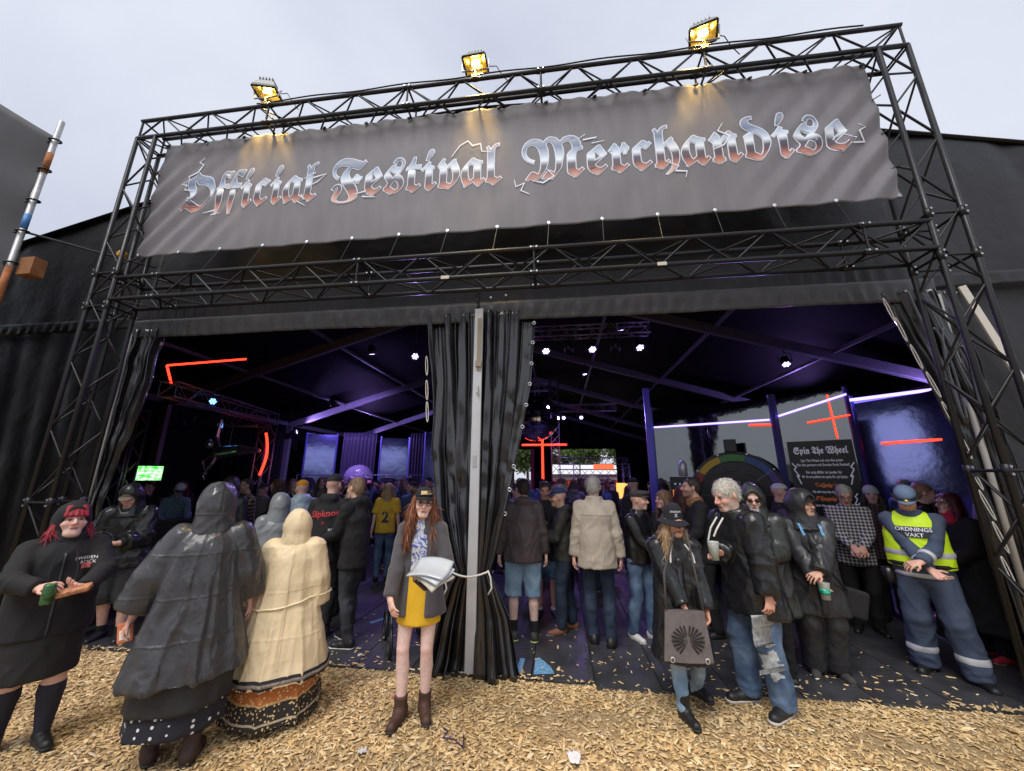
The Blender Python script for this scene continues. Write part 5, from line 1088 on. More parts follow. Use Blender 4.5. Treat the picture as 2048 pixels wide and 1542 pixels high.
for p_, c_ in ((.42, (.13, .16, .45)), (.50, (.45, .50, .68)), (.58, (.70, .72, .76))): q = e.new(p_); q.color = rgba(c_)
L_(wv.outputs['Fac'], ra.inputs[0]); L_(ra.outputs[0], t.nodes['Principled BSDF'].inputs['Base Color'])
jacket(c, BLO, hem=1.02, inf=.008, sl=-.3, name='blouse', amp=.004, collarh=.02)
skirt(c, fabric('yellow', (.78, .47, .02), .65, var=.06), .69, 1.10, .163, .192, name='yellow_skirt', amp=.003, flat=.84)
FLE = fabric('fleece', (.085, .078, .088), .95, sheen=.3)
jk = jacket(c, FLE, hem=.76, inf=.026, flare=.06, open_=.50, amp=.006, name='fleece_jacket', collarh=.07)
hair(c, H_GING, 'long', .33, .98, hat=.0); cp = cap(c, BLACK); glasses(c)
p_ = patch(c, cp, mat('cap_badge', (.55, .42, .2), .6, var=.8, vscale=90), (float(c['hp']((-.0, -.1, .085))[0])*c['sc'], float(c['hp']((0, 0, .082))[2])*c['sc']), .085, .03, name='cap_badge')
shoes(c, fabric('boot_brown2', (.07, .032, .022), .65), SOLEB, boot=.09)
def papers(p, rz):
    r = empty('newspaper_bundle', p, rz); T(r, 'bundle of newspapers in clear plastic carried by the woman in yellow skirt', 'newspapers')
    for i, (dz, a, m_) in enumerate(((0, -.12, mat('paper', (.55, .52, .45), .5, var=.25, vscale=20)), (.03, .10, mat('plastic_sleeve', (.50, .55, .60), .12, var=.3, vscale=14)), (.055, .35, mat('plastic_sleeve2', (.62, .66, .70), .1, alpha=.75)))):
        def f(u, v): x = (u-.5)*.30; y = (v-.5)*.21; return np.stack([x*math.cos(a)-y*math.sin(a), x*math.sin(a)+y*math.cos(a), dz+.025*np.sin(u*3.1)+.012*np.sin(v*5+i)], 1)
        grid('sheet', f, 14, 10, m_, r, thick=.010)
    return r
q = papers(wristw(c, 1, .10, (.07, -.03, .055)), rad(-25)); q.rotation_euler = (rad(24), rad(10), rad(-28))
boxthing('phone', 'dark phone held under the newspapers by the woman in yellow skirt', 'phone', wristw(c, 1, .10, (-.0, -.035, .0)), (.075, .15, .02), mat('phonecase', (.04, .02, .025), .4), (rad(20), 0, rad(60)))
mb = MB(); mb.lathe([(.02, 0), (.11, .02), (.14, .12), (.12, .24), (.06, .30), (.022, .34), (.015, .40)], 18, (0, 0, 0), None, 1, .6); o = mb.build('plastic_bag', mat('bag_white', (.55, .54, .52), .4, bump=.6, bscale=14, var=.2), None, True); o.location = (-.70, .19, .60); T(o, 'pale plastic bag hanging from the pushchair behind the woman in yellow skirt', 'bag')
# --- red lettered hoodie man
r, c = build_person('man in black hoodie with red lettering and backwards cap seen from behind', (-2.02, .55), 190, 1.86, fat=.02, skin=(.62, .40, .32), hl=(.30, -.2, .95), hr=(-.25, -.25, 1.0), head=(-6, 0, 0), scalp=(.2, .14, .1))
hj = jacket(c, BLACK, hem=.82, inf=.028, hood='down', name='hoodie'); trousers(c, BLACK); shoes(c, SHOEB, SOLEW); cap(c, fabric('cap_black', (.016, .016, .018)), 'cap')
RP = mat('print_red', (.55, .035, .04), .6); stamp(c, hj, 'Slipknot', .105, (0, 1.40), RP, back=True, name='back_print', rot=.08, offset=.002); stamp(c, hj, '#', .06, (.0, 1.31), RP, back=True, name='back_print'); stamp(c, hj, '95', .06, (-.10, 1.22), WHT, back=True, name='back_print')
# --- short haired man in black jacket, side on
r, c = build_person('man with short fair hair in black jacket and dark jeans turned left', (-1.56, .46), -102, 1.83, skin=(.64, .41, .32), hair=0, hl=(.12, -.34, 1.10), hr=(-.12, -.36, 1.12), head=(-8, 2, 0), scalp=(.30, .19, .11), fl=(.08, .05), fr=(-.1, -.12), legm=.95, haircol=(.3, .2, .1))
jacket(c, BLACK, hem=.80, inf=.030, flare=.01, hood='down', amp=.008); trousers(c, GJEANS, .010); hair(c, hairm('fair', (.30, .19, .11)), 'short', vol=.97)
shoes(c, SHOEB, SOLEW)
# --- woman in cap and dark glasses behind them
r, c = build_person('woman in dark cap and sunglasses wearing a long black coat', (-2.14, 1.35), 24, 1.70, skin=(.62, .42, .36), head=(10, 0, 0), hl=(.12, -.3, 1.1), hr=(-.14, -.3, 1.05), haircol=(.3, .2, .1))
jacket(c, RAIN2, hem=.45, inf=.028, flare=.10, name='coat', drape=.01); trousers(c, BLACK); shoes(c, SHOEB, SOLEW, boot=.1); hair(c, H_BLOND, 'long', .3, .98, hat=-.01); cap(c, fabric('cap_grey', (.05, .05, .055))); glasses(c, True)
# --- yellow jersey
r, c = build_person('person with long blond hair in yellow football shirt seen from behind', (-2.42, 3.1), 196, 1.72, skin=(.66, .45, .36)); jy = jacket(c, fabric('jersey', (.72, .45, .03), .7), hem=.86, inf=.022, flare=.03, sl=-.8, name='football_shirt'); trousers(c, JEANS); shoes(c, SHOEB); hair(c, H_BLOND, 'long', .35)
NV = mat('print_navy', (.02, .03, .09), .6); stamp(c, jy, '2', .26, (0, 1.05), NV, back=True, name='shirt_number', offset=.01)
# --- brown jacket, denim shorts, behind the curtain edge
r, c = build_person('man in brown rain jacket and pale denim shorts facing away', (.44, .88), 188, 1.82, fat=.025, skin=(.70, .47, .38), leg_skin=(.76, .52, .43), hl=(.30, -.05, .80), hr=(-.30, -.05, .80), head=(20, 5, 0), scalp=(.06, .04, .03), fl=(.11, -.02), fr=(-.13, .02))
jacket(c, mat('cloth_brown_rain', (.072, .055, .055), .55, bump=.4, bscale=30, bdist=.006, var=.2, crease=(6., .022)), hem=.84, inf=.035, flare=.02, hood='down', amp=.011, drape=.006); shorts(c, LJEANS, .46, .02); hair(c, H_DARK, 'short'); socks(c, BLACK, .22); shoes(c, mat('shoe_yellow', (.05, .05, .045), .6, var=.3), mat('sole_yellow', (.60, .62, .20), .6), big=1.05)
# --- smiling man
r, c = build_person('smiling man with sunglasses on his head in open black jacket and denim shorts', (.70, 1.65), 4, 1.78, fat=.03, skin=(.66, .36, .27), head=(-4, 8, 0), beard=(.42, .30, .22), beardk=.35, haircol=(.2, .13, .08), hl=(.25, -.15, .9), hr=(-.2, -.25, 1.0))
jacket(c, BLACK, hem=.98, inf=.008, name='shirt', sl=.4); jacket(c, mat('cloth_navy_black', (.013, .014, .02), .6), hem=.74, inf=.03, open_=.35, hood='down'); shorts(c, JEANS, .50); hair(c, H_BROWN, 'short', vol=1.04); socks(c, SOLEW, .14); shoes(c, SHOEB, SOLEB)
stamp(c, bpy.data.objects[r.children[1].name], 'B', .07, (.0, 1.25), mat('print_gold', (.6, .4, .08), .5), name='shirt_print')
mb = MB(); s = c['sc']
for q in (1, -1): mb.tube([tuple(c['hp']((q*.032+.022*math.cos(t), -.070, .098+.012*math.sin(t)))*s) for t in np.linspace(0, 6.28, 11)[:-1]], .006, 6, close=True)
mb.tube([tuple(c['hp'](p_)*s) for p_ in ((-.085, .02, .05), (-.06, -.06, .098), (.06, -.06, .098), (.085, .02, .05))], .004, 5); mb.build('sunglasses', mat('glasses_frame', (.02, .02, .02), .3), r, True)
# --- blue cap man
r, c = build_person('man in blue cap and dark green jacket standing in profile to the left', (.97, 1.16), -84, 1.70, fat=.02, skin=(.66, .41, .31), hl=(.05, -.36, 1.14), hr=(-.12, -.36, 1.12), head=(0, 4, 0), scalp=(.3, .27, .24), stubble=True, fl=(.09, -.12), fr=(-.10, .06))
jacket(c, fabric('white_shirt', (.62, .62, .64)), hem=1.0, inf=.006, name='shirt', collarh=.06, sl=.3); jacket(c, mat('cloth_green_jacket', (.028, .030, .024), .6, bump=.4, bscale=30, bdist=.006, var=.2, crease=(6., .02)), hem=.86, inf=.032, hood='down', amp=.010); trousers(c, DJEANS, .018); shoes(c, fabric('shoe_tan', (.22, .09, .045), .6), SOLEW); cap(c, fabric('cap_blue', (.025, .05, .14), .8))
# --- beige jacket man
r, c = build_person('tall grey haired man in beige jacket seen from behind', (1.34, .80), 178, 1.85, fat=.015, skin=(.64, .42, .34), hl=(.27, -.02, .80), hr=(-.28, -.04, .80), head=(-10, 3, 0), scalp=(.4, .38, .34), fl=(.07, -.08), fr=(-.11, .0), legm=.92, tl=10)
BEI = mat('cloth_beige', (.46, .40, .32), .75, bump=.35, bscale=40, bdist=.005, var=.10, crease=(6., .022)); bj = jacket(c, BEI, hem=.80, inf=.034, flare=.015, amp=.012, drape=.004, collarh=.06); trousers(c, DJEANS, .010); shoes(c, SHOEB, SOLEB, boot=.05, big=1.08); hair(c, H_GREY, 'short', vol=1.04)
mb = MB(); s = c['sc']; seam = link('yoke_seam', npmesh('yoke_seam', np.array([(x, dz, 0) for dz in (-.004, .004) for x in np.linspace(-.19, .19, 16)]), np.array([(i, i+1, 17+i, 16+i) for i in range(15)])), mat('cloth_seam', (.26, .22, .17), .8), r); wrap(c, bj, seam, (0, 1.36*s), True, 1., 0., .003)
# --- leather jacket flat cap
r, c = build_person('man in flat cap and black leather jacket holding hands with a drink group', (1.86, 1.05), 48, 1.68, fat=.015, skin=(.64, .40, .31), hl=(.10, -.36, 1.10), hr=(-.05, -.36, 1.06), head=(20, 0, 0), beard=(.35, .28, .24), beardk=.4, fl=(.12, -.1), fr=(-.08, .05), tl=25, scalp=(.2, .16, .13)); r['label'] = 'man in grey flat cap and black leather jacket with white sneakers'
jacket(c, BLACK, hem=.95, inf=.008, name='shirt'); jacket(c, LEATHER, hem=.88, inf=.03, open_=.2, amp=.010, collarh=.06); trousers(c, JEANS, .016); cap(c, fabric('cap_check', (.07, .06, .06), .9, var=.5, vscale=80), 'flat'); shoes(c, mat('shoe_white', (.62, .61, .58), .55), SOLEW)
# --- blond woman
r, c = build_person('woman with wavy fair hair in black jacket between leather jacket man and bucket hat', (2.40, 1.55), -52, 1.66, skin=(.68, .45, .38), head=(-14, -3, 0), hl=(.1, -.32, 1.12), hr=(-.1, -.32, 1.12), haircol=(.25, .15, .08)); jacket(c, BLACK, hem=1.0, inf=.008, name='top'); jacket(c, RAIN2, hem=.72, inf=.03, open_=.3); trousers(c, BLACK); shoes(c, SHOEB); hair(c, hairm('fairbrown', (.26, .15, .08)), 'long', .26, 1.12)
mb = MB(); mb.box(tuple(c['sc']*(c['chest']+np.array([0, -.185, .0]))), (.025, .012, .04), mtx=Matrix.Rotation(.78, 3, 'Y')); mb.build('pendant', mat('pendant', (.7, .62, .5), .3, .6), r)
# --- dark haired man with leopard collar
r, c = build_person('man with slicked dark hair and leopard collar on black jacket facing left', (2.74, 1.28), -92, 1.84, fat=.02, skin=(.60, .37, .29), head=(-6, -4, 0), beard=(.05, .035, .03), beardk=.5, hl=(.2, -.3, 1.0), hr=(-.2, -.2, .95)); jacket(c, BLACK, hem=.80, inf=.03, collarh=.0); trousers(c, BLACK); shoes(c, SHOEB); hair(c, H_DARK, 'short', vol=1.0)
LEO = mat('cloth_leopard', (.3, .16, .07), .8); t = LEO.node_tree; n_ = t.nodes.new; tc_ = n_('ShaderNodeTexCoord'); vo = n_('ShaderNodeTexVoronoi'); vo.inputs['Scale'].default_value = 70; t.links.new(tc_.outputs['Object'], vo.inputs['Vector']); ra = n_('ShaderNodeValToRGB'); ra.color_ramp.elements[0].position = .3; ra.color_ramp.elements[0].color = (.02, .012, .01, 1); ra.color_ramp.elements[1].position = .5; ra.color_ramp.elements[1].color = (.34, .17, .07, 1); t.links.new(vo.outputs['Distance'], ra.inputs[0]); t.links.new(ra.outputs[0], t.nodes['Principled BSDF'].inputs['Base Color'])
def pr(f): f.cap(c['nb']+np.array([0, .0, -.02]), c['nb']+c['up2']*.055, .105, .088, 0, cut1=True)
garment(c, 'collar', pr, LEO, .009, .003, box=(c['nb']-.2, c['nb']+.2), rings=False)
# --- bucket hat woman with bag
r, c = build_person('woman in black bucket hat and wet black raincoat with grey shoulder bag', (1.92, -.36), 2, 1.56, fat=.02, skin=(.64, .38, .28), head=(22, 8, 0), hl=(.20, -.20, .85), hr=(.02, -.33, .80), hdr=(.4, -.3, -.85), haircol=(.4, .28, .15), fl=(.16, .16, .06), fr=(-.06, -.14), tl=24, tr=16, lean=2)
rj = jacket(c, RAIN, hem=.46, inf=.040, flare=.075, amp=.010, drape=.008, name='raincoat', slr=.012); placket(c, rj, RAIN, 0., .50, 1.36, .06); trousers(c, denim('faded', (.16, .27, .40), (.42, .52, .60)), .008); shoes(c, SHOEB, SOLEB, boot=.12); hair(c, hairm('sunblond', (.42, .28, .15)), 'long', .30, .98, hat=-.01); bh = cap(c, fabric('hat_black', (.014, .014, .02), .9), 'bucket'); glasses(c)
mx_, mz_ = float(c['hp']((0, 0, .085))[0])*c['sc'], float(c['hp']((0, 0, .09))[2])*c['sc']; stamp(c, bh, 'SWEDEN', .024, (mx_, mz_+.008), WHT, name='hat_print'); stamp(c, bh, 'X', .04, (mx_, mz_-.028), WHT, name='hat_print')
for sx in (-1, 1): mb = MB(); mb.tube([tuple(c['sc']*(c['nb']+np.array([sx*.06, -.14, -.02]))), tuple(c['sc']*(c['nb']+np.array([sx*.10, -.20, -.09]))), tuple(c['sc']*(c['nb']+np.array([sx*.11, -.22, -.17])))], .007, 6); mb.build('drawstring', CORD, r)
bg_ = empty('shoulder_bag', W(c, (-.06, -.36, .56)), r.rotation_euler.z); T(bg_, 'grey suede shoulder bag with black wing print on bucket hat woman', 'bag')
SUE = mat('suede', (.155, .135, .135), .9, var=.2, vscale=14, bump=.3)
def fbag(sgn):
    def f(u, v): w_ = .15+.035*(1-v); x = (u-.5)*2*w_; return np.stack([x, sgn*(.022*np.sin(u*math.pi)*(1-.3*v)+.004)+0*u, v*.36], 1)
    return f
mb = MB(); nb_ = 14
grid('front_panel', fbag(-1), 14, 10, SUE, bg_); grid('back_panel', fbag(1), 14, 10, SUE, bg_)
mb = MB(); mb.tube([(-.14, 0, .35), (-.12, .04, .62), (.03, .16, .92), (.11, .10, .95), (.145, 0, .36)], .009, 6); mb.build('strap', mat('strap_grey', (.08, .07, .07), .8), bg_, True)
mb = MB()
for i in range(9):
    for sx in (-1, 1):
        a_ = rad(-50+i*16); L0, L1 = .035, .125-.004*abs(i-4); p0 = (sx*L0*math.cos(a_), .15+L0*math.sin(a_)); p1 = (sx*L1*math.cos(a_), .15+L1*math.sin(a_)); nx, nz_ = -math.sin(a_)*.007, math.cos(a_)*.007
        mb.add([(p0[0]-sx*nx*.4, -.030, p0[1]-nz_*.4), (p1[0]-sx*nx, -.027, p1[1]-nz_), (p1[0]*1.04, -.027, p1[1]*1.0), (p1[0]+sx*nx, -.027, p1[1]+nz_), (p0[0]+sx*nx*.4, -.030, p0[1]+nz_*.4)], [(0, 1, 2, 3, 4)])
mb.build('wing_print', mat('bagprint', (.01, .01, .01), .7), bg_)
q = text('Hard Rock', .055, 'bag_lettering', mat('bagtext', (.02, .02, .02), .6), bg_); q.location = (0, -.034, .135); q.rotation_euler = (math.pi/2, 0, 0)
for sx in (-1, 1): mb = MB(); mb.tube([(sx*.13+.015*math.cos(t_), -.03, .02+.018*math.sin(t_)) for t_ in np.linspace(0, 6.28, 11)[:-1]], .004, 5, close=True); mb.build('ring', EYE, bg_)
# --- tall white haired man with cup
r, c = build_person('tall white haired man in wet black raincoat looking down and holding a cup', (2.63, -.18), -68, 1.83, fat=.035, skin=(.70, .43, .34), head=(-4, 20, 0), beard=(.62, .56, .50), beardk=.45, haircol=(.6, .55, .48), hsize=1.12, hr=(.0, -.29, 1.17), hl=(.27, -.12, .82), hdr=(.2, -.9, .2), fl=(.14, -.02), fr=(-.10, -.1), lean=7, stoop=12, hvox=.0055, tl=16, tr=-10)
jacket(c, RAIN, hem=.70, inf=.045, flare=.05, amp=.010, drape=.006, name='raincoat', hood='down', slr=.018, cuff=None); trousers(c, JEANS, .022, loose=.012); hair(c, H_WHITE, 'short', vol=1.02, n_str=3200); shoes(c, SHOEB, mat('sole_offwhite', (.55, .50, .45), .6), big=1.1)
for sx, dz in ((-.02, 0), (.05, .04)): mb = MB(); mb.tube([tuple(c['sc']*(c['nb']+np.array([sx, -.16, -.03]))), tuple(c['sc']*(c['nb']+np.array([sx, -.24, -.12]))), tuple(c['sc']*(c['nb']+np.array([sx-.01, -.27, -.22+dz])))], .008, 6); mb.build('drawstring', CORD, r)
A, E_, W_ = c['arms'][1]; d = (W_-E_)/np.linalg.norm(W_-E_); mb = MB(); mb.tube([tuple((W_-d*.055)*c['sc']), tuple((W_-d*.005)*c['sc'])], [.066, .068], 18); mb.build('cuff', mat('cuff_pale', (.62, .62, .63), .6), r, True)
cup(wristw(c, -1, .09, (-.0, -.035, -.05)), 'clear cup of pale drink held by the white haired man', (.62, .74, .64), .15, .046, fill=.75)
tr_ = [o for o in r.children if o.name.startswith('trousers')][0]; patch(c, tr_, mat('rip_pale', (.50, .53, .54), .9, var=.4, vscale=30), (.20, .66), .16, .26, name='ripped_patch', ragged=True); patch(c, tr_, mat('rip_pale2', (.46, .50, .52), .9, var=.4, vscale=24), (.19, .40), .15, .24, name='faded_patch', ragged=True)
# --- green hooded man
r, c = build_person('bearded man in dark green hooded raincoat and dark glasses fiddling with his hands', (2.98, .36), -28, 1.74, fat=.03, skin=(.66, .42, .34), beard=(.62, .60, .56), beardk=.85, head=(12, 6, 0), hl=(.05, -.33, 1.14), hr=(-.05, -.33, 1.14), hdl=(-.5, -.7, .3), hdr=(.5, -.7, .3), hnl=(-.7, .3, -.3), hnr=(.7, .3, -.3), curl=.8)
GR = mat('cloth_green_rain', (.030, .034, .030), .38, bump=.4, bscale=26, bdist=.006, rvar=.1, var=.25, crease=(5.5, .02)); rj = jacket(c, GR, hem=.60, inf=.045, flare=.075, amp=.011, drape=.010, slr=.015, name='raincoat'); placket(c, rj, GR, 0., .62, 1.40, .06); hoodup(c, GR, 1.12, pts=.02); trousers(c, BLACK, .016); glasses(c, True); shoes(c, SHOEB, SOLEW, big=1.06)
LAN = mat('lanyard', (.10, .28, .50), .6, var=.9, vscale=60)
def lanyard(c, L=.30, m=LAN, x0=.07):
    mb = MB(); nb = c['nb']
    for sx in (-1, 1):
        pts = [nb+np.array([sx*x0, -.10-c['fat'], -.02]), nb+np.array([sx*x0*.9, -.205-c['fat'], -.13]), nb+np.array([sx*.02, -.235-c['fat'], -L])]
        for a, b_ in zip(pts[:-1], pts[1:]):
            a, b_ = a*c['sc'], b_*c['sc']; mb.add([tuple(a-np.array([.011, 0, 0])), tuple(a+np.array([.011, 0, 0])), tuple(b_+np.array([.011, 0, 0])), tuple(b_-np.array([.011, 0, 0]))], [(0, 1, 2, 3)])
    return mb.build('lanyard', m, c['root'])
lanyard(c)
# --- bald man behind
r, c = build_person('bald man in dark jacket and shorts behind the two hooded men', (3.86, 1.22), 120, 1.72, fat=.03, skin=(.72, .40, .36), leg_skin=(.42, .25, .18)); jacket(c, mat('cloth_dusk', (.02, .02, .03), .6), hem=.80, inf=.03); shorts(c, BLACK, .5); shoes(c, SHOEB); socks(c, BLACK, .15)
# --- hood and cap man with beer
r, c = build_person('man in black hooded raincoat and cap holding a plastic cup of beer', (3.48, .42), -14, 1.69, fat=.035, skin=(.62, .40, .30), head=(34, -2, 0), hl=(-.02, -.34, 1.03), hr=(-.02, -.33, .88), hdl=(-.8, -.4, -.25), hdr=(.35, -.3, -.85), hnl=(0, .4, -.9), hnr=(.7, -.3, 0), stubble=True, mouth_open=True, hvox=.0055)
rj = jacket(c, RAIN2, hem=.60, inf=.045, flare=.05, amp=.010, drape=.006, slr=.02, name='raincoat'); placket(c, rj, RAIN2, 0., .62, 1.40, .06); hoodup(c, RAIN2, 1.16); cp = cap(c, fabric('cap_blk3', (.012, .012, .013))); trousers(c, RAIN2, .03, loose=.022); shoes(c, fabric('shoe_grey', (.05, .048, .045)), SOLEB, big=1.05); lanyard(c, .10, x0=.09)
stamp(c, cp, 'LVA', .04, (float(c['hp']((.0, -.1, .06))[0])*c['sc'], float(c['hp']((0, 0, .058))[2])*c['sc']), WHT, name='cap_print') if False else None
cup(wristw(c, -1, .09, (.01, -.03, -.10)), 'half full cup of amber beer held low by hooded man', (.50, .22, .03), .14, .046, fill=.62, band=(.05, .45, .32))
mb = MB(); mb.tube([tuple(c['sc']*np.array(p_)) for p_ in ((-.16, -.10, 1.42), (-.05, -.255, 1.22), (.12, -.26, 1.0), (.24, -.12, .85))], .012, 6); mb.build('bag_strap', BLACK, r, True)
mb = MB(); mb.box((0, 0, 0), (.20, .09, .26)); o = mb.build('messenger_bag', BLACK); o.location = W(c, (.31, -.05, .72)); o.rotation_euler = (0, .25, r.rotation_euler.z); bevel(o, .03, 3); T(o, 'black messenger bag at the hip of the man holding beer', 'bag')
# --- plaid shirt man
r, c = build_person('grey haired man in black and white plaid shirt looking down', (4.72, 1.62), -26, 1.76, fat=.02, skin=(.62, .38, .32), head=(0, 24, 0), hl=(.05, -.33, 1.05), hr=(-.05, -.33, 1.05)); jacket(c, BLACK, hem=1.0, inf=.008, name='shirt'); jacket(c, plaid('bw', (.02, .02, .025), (.6, .58, .62), 8), hem=.80, inf=.028, open_=.2, name='plaid_shirt'); trousers(c, BLACK); shoes(c, SHOEB); hair(c, H_GREY, 'short', vol=1.03); glasses(c)
# --- long hair white beanie
r, c = build_person('long haired person in pale beanie in front of the purple curtain', (5.36, 2.05), -30, 1.74, skin=(.60, .40, .36), haircol=(.06, .04, .03)); jacket(c, plaid('dusk', (.03, .02, .03), (.15, .08, .09), 7), hem=.8, inf=.025); trousers(c, BLACK); shoes(c, SHOEB); hair(c, H_DARK, 'long', .34, .98, hat=-.02); cap(c, fabric('beanie_pale', (.55, .56, .62)), 'beanie')
# --- guard
NB = fabric('guard_blue', (.060, .085, .14), .8, bscale=90); HV = mat('cloth_hivis', (.62, .88, .02), .55, emit=(.6, .9, .02), estr=.06, bump=.3, bscale=20, bdist=.008)
r, c = build_person('security guard in yellow vest and blue uniform checking his wrist', (4.62, .55), -38, 1.77, fat=.035, skin=(.64, .41, .33), head=(0, 34, 0), hl=(.0, -.36, 1.08), hr=(.06, -.30, .99), hdl=(-.8, -.4, -.25), hdr=(.6, -.35, -.6), hnl=(0, .4, -.9), hnr=(.4, -.6, .3), fl=(.20, -.06), fr=(-.13, .02), tl=24, hvox=.0055)
jacket(c, NB, hem=.90, inf=.026, name='uniform_jacket', amp=.008); trousers(c, NB, .024, loose=.022, amp=.009)
vs = jacket(c, HV, hem=.99, inf=.060, sl=-.02, name='hi_vis_vest', collar=False, amp=.006)
ringband(c, vs, lambda a: 1.10, .05, mat('reflective', (.58, .59, .62), .5, .1), 'reflective_band', .006)
ct = patch(c, vs, mat('vest_panel', (.035, .04, .05), .6), (-.0, 1.335*c['sc']), .27*c['sc'], .105*c['sc'], name='vest_panel')
stamp(c, vs, 'ORDNINGS', .052, (0, 1.345*c['sc']), WHT, name='vest_lettering', offset=.001).data.transform(Matrix.Translation((0, -.009, 0))); stamp(c, vs, 'VAKT', .052, (0, 1.292*c['sc']), WHT, name='vest_lettering', offset=.001).data.transform(Matrix.Translation((0, -.009, 0)))
mb = MB(); [mb.tube([tuple(c['sc']*(c['pel']+np.array([0.23*math.sin(a)*1.0, .19*math.cos(a), .045+.0*a]))) for a in np.linspace(0, 6.28, 28)[:-1]], .024, 6, close=True)]; mb.build('belt', BLACK, r, True)
mb = MB(); mb.lathe([(0, -.09), (.055, -.07), (.065, 0), (.055, .07), (0, .09)], 14, tuple(c['sc']*(c['pel']+np.array([-.26, -.04, -.10])))); mb.build('belt_pouch', mat('pouch', (.01, .01, .012), .3), r, True)
ringband(c, [o for o in r.children if o.name.startswith('uniform_jacket')][0], lambda a: .905, .04, mat('reflective', (.6, .6, .6)), 'jacket_hem_band', .006)
gt = [o for o in r.children if o.name.startswith('trousers')][0]
for s_, (H, kn, an, to) in c['legs'].items(): ringband(c, gt, lambda a: .20, .055, mat('reflective', (.6, .6, .6)), 'reflective_cuff', .007, 40, ctr=(kn+(an-kn)*.62), far=.16)
for s_, (A, E_, W_) in c['arms'].items(): d = W_-E_; mb = MB(); mb.tube([tuple((E_+d*.52)*c['sc']), tuple((E_+d*.66)*c['sc'])], [.070, .067], 18); mb.build('sleeve_band', mat('reflective', (.6, .6, .6)), r, True)
cp = cap(c, fabric('cap_guard', (.14, .21, .33), .8)); hp = c['hp']
mb = MB(); mb.tube([tuple(hp((.092*math.sin(a), .012-.113*math.cos(a), .045))*c['sc']) for a in np.linspace(-1.5, 1.5, 16)], .013, 6); mb.build('cap_band', BLACK, r, True); mb = MB(); mb.lathe([(.0, -.004), (.016, 0), (.0, .006)], 12, tuple(hp((0, -.118, .052))*c['sc']), Matrix.Rotation(math.pi/2, 3, 'X')); mb.build('cap_badge', mat('gold', (.7, .5, .12), .3, .8), r)
shoes(c, SHOEB, SOLEB, boot=.06, big=1.1)
mb = MB(); mb.lathe([(0, -.003), (.035, 0), (0, .004)], 16, tuple(c['sc']*(c['arms'][-1][0]*.6+c['arms'][-1][1]*.4+np.array([-.085, -.03, 0]))), Matrix.Rotation(math.pi/2, 3, 'Y')); mb.build('shoulder_badge', mat('badge', (.55, .25, .2), .5, var=.8, vscale=90), r)
# --- reddish man and woman at the right
r, c = build_person('man with short reddish hair in dark jacket standing behind the guard', (5.62, 1.65), 48, 1.78, skin=(.70, .42, .36), head=(14, 0, 0), haircol=(.3, .15, .1)); jacket(c, BLACK, hem=.8, inf=.03, hood='down'); trousers(c, BLACK); shoes(c, SHOEB); hair(c, hairm('reddish', (.36, .19, .12)), 'short')
r, c = build_person('woman with dark red hair and glasses in long black coat beside the guard', (5.50, 1.02), -92, 1.68, fat=.03, skin=(.70, .45, .40), head=(-4, 0, 0), haircol=(.1, .02, .03), hl=(.1, -.28, 1.0), hr=(-.15, -.25, 1.0)); jacket(c, BLACK, hem=.30, inf=.035, flare=.08, name='coat', drape=.008); trousers(c, BLACK); shoes(c, fabric('shoe_red', (.35, .02, .03), .7), SOLEW); hair(c, hairm('wine', (.09, .012, .02)), 'bob'); glasses(c)
def pr(f): f.cap(c['nb']+np.array([0, -.02, -.01]), c['nb']+c['up2']*.045+np.array([0, -.02, 0]), .105, .09, 0)
garment(c, 'scarf', pr, fabric('scarf_red', (.5, .02, .06)), .010, .006, box=(c['nb']-.2, c['nb']+.2), rings=False)
# --- second row at the left
r, c = build_person('man with dark hair in dark plaid shirt beside the inner truss', (-4.66, 2.25), -22, 1.80, skin=(.55, .34, .26), head=(-16, 0, 0), beard=(.08, .06, .05), beardk=.3, hl=(.1, -.3, 1.05), hr=(-.12, -.3, 1.0)); jacket(c, plaid('brown', (.02, .018, .018), (.34, .28, .2), 5.), hem=.8, inf=.025, name='plaid_shirt'); trousers(c, BLACK); shoes(c, SHOEB); hair(c, H_DARK, 'short', vol=.98)
r, c = build_person('person in dark grey hood behind the black poncho wearer', (-4.55, 1.7), 215, 1.80, nohands=True); jacket(c, RAIN2, hem=.6, inf=.05, flare=.06, name='raincoat'); hoodup(c, RAIN2, 1.15); trousers(c, BLACK); shoes(c, SHOEB)
r, c = build_person('man in white fronted cap bent over the counter at far left', (-6.9, 2.9), 60, 1.74, skin=(.55, .40, .42), head=(0, 35, 0), lean=18, hl=(.15, -.4, 1.0), hr=(-.15, -.4, 1.0)); jacket(c, plaid('blue', (.03, .05, .1), (.3, .5, .6), 9), hem=.85, inf=.025); trousers(c, BLACK); shoes(c, SHOEB); cap(c, fabric('cap_whiteblue', (.55, .6, .7)), 'cap', fabric('brimnavy', (.03, .05, .12)))
r, c = build_person('man with dark hair behind the cap wearer at far left', (-7.5, 2.9), 30, 1.72, skin=(.5, .32, .3)); jacket(c, BLACK, hem=.85, inf=.025); trousers(c, BLACK); shoes(c, SHOEB); hair(c, H_DARK, 'short')
r, c = build_person('bearded man in grey beanie facing right near the merchandise racks', (-4.12, 2.7), 75, 1.74, skin=(.5, .32, .26), beard=(.05, .035, .03), beardk=.95, fat=.03); jacket(c, BLACK, hem=.8, inf=.03, hood='down'); trousers(c, BLACK); shoes(c, SHOEB); cap(c, fabric('beanie_grey', (.26, .25, .27)), 'beanie')
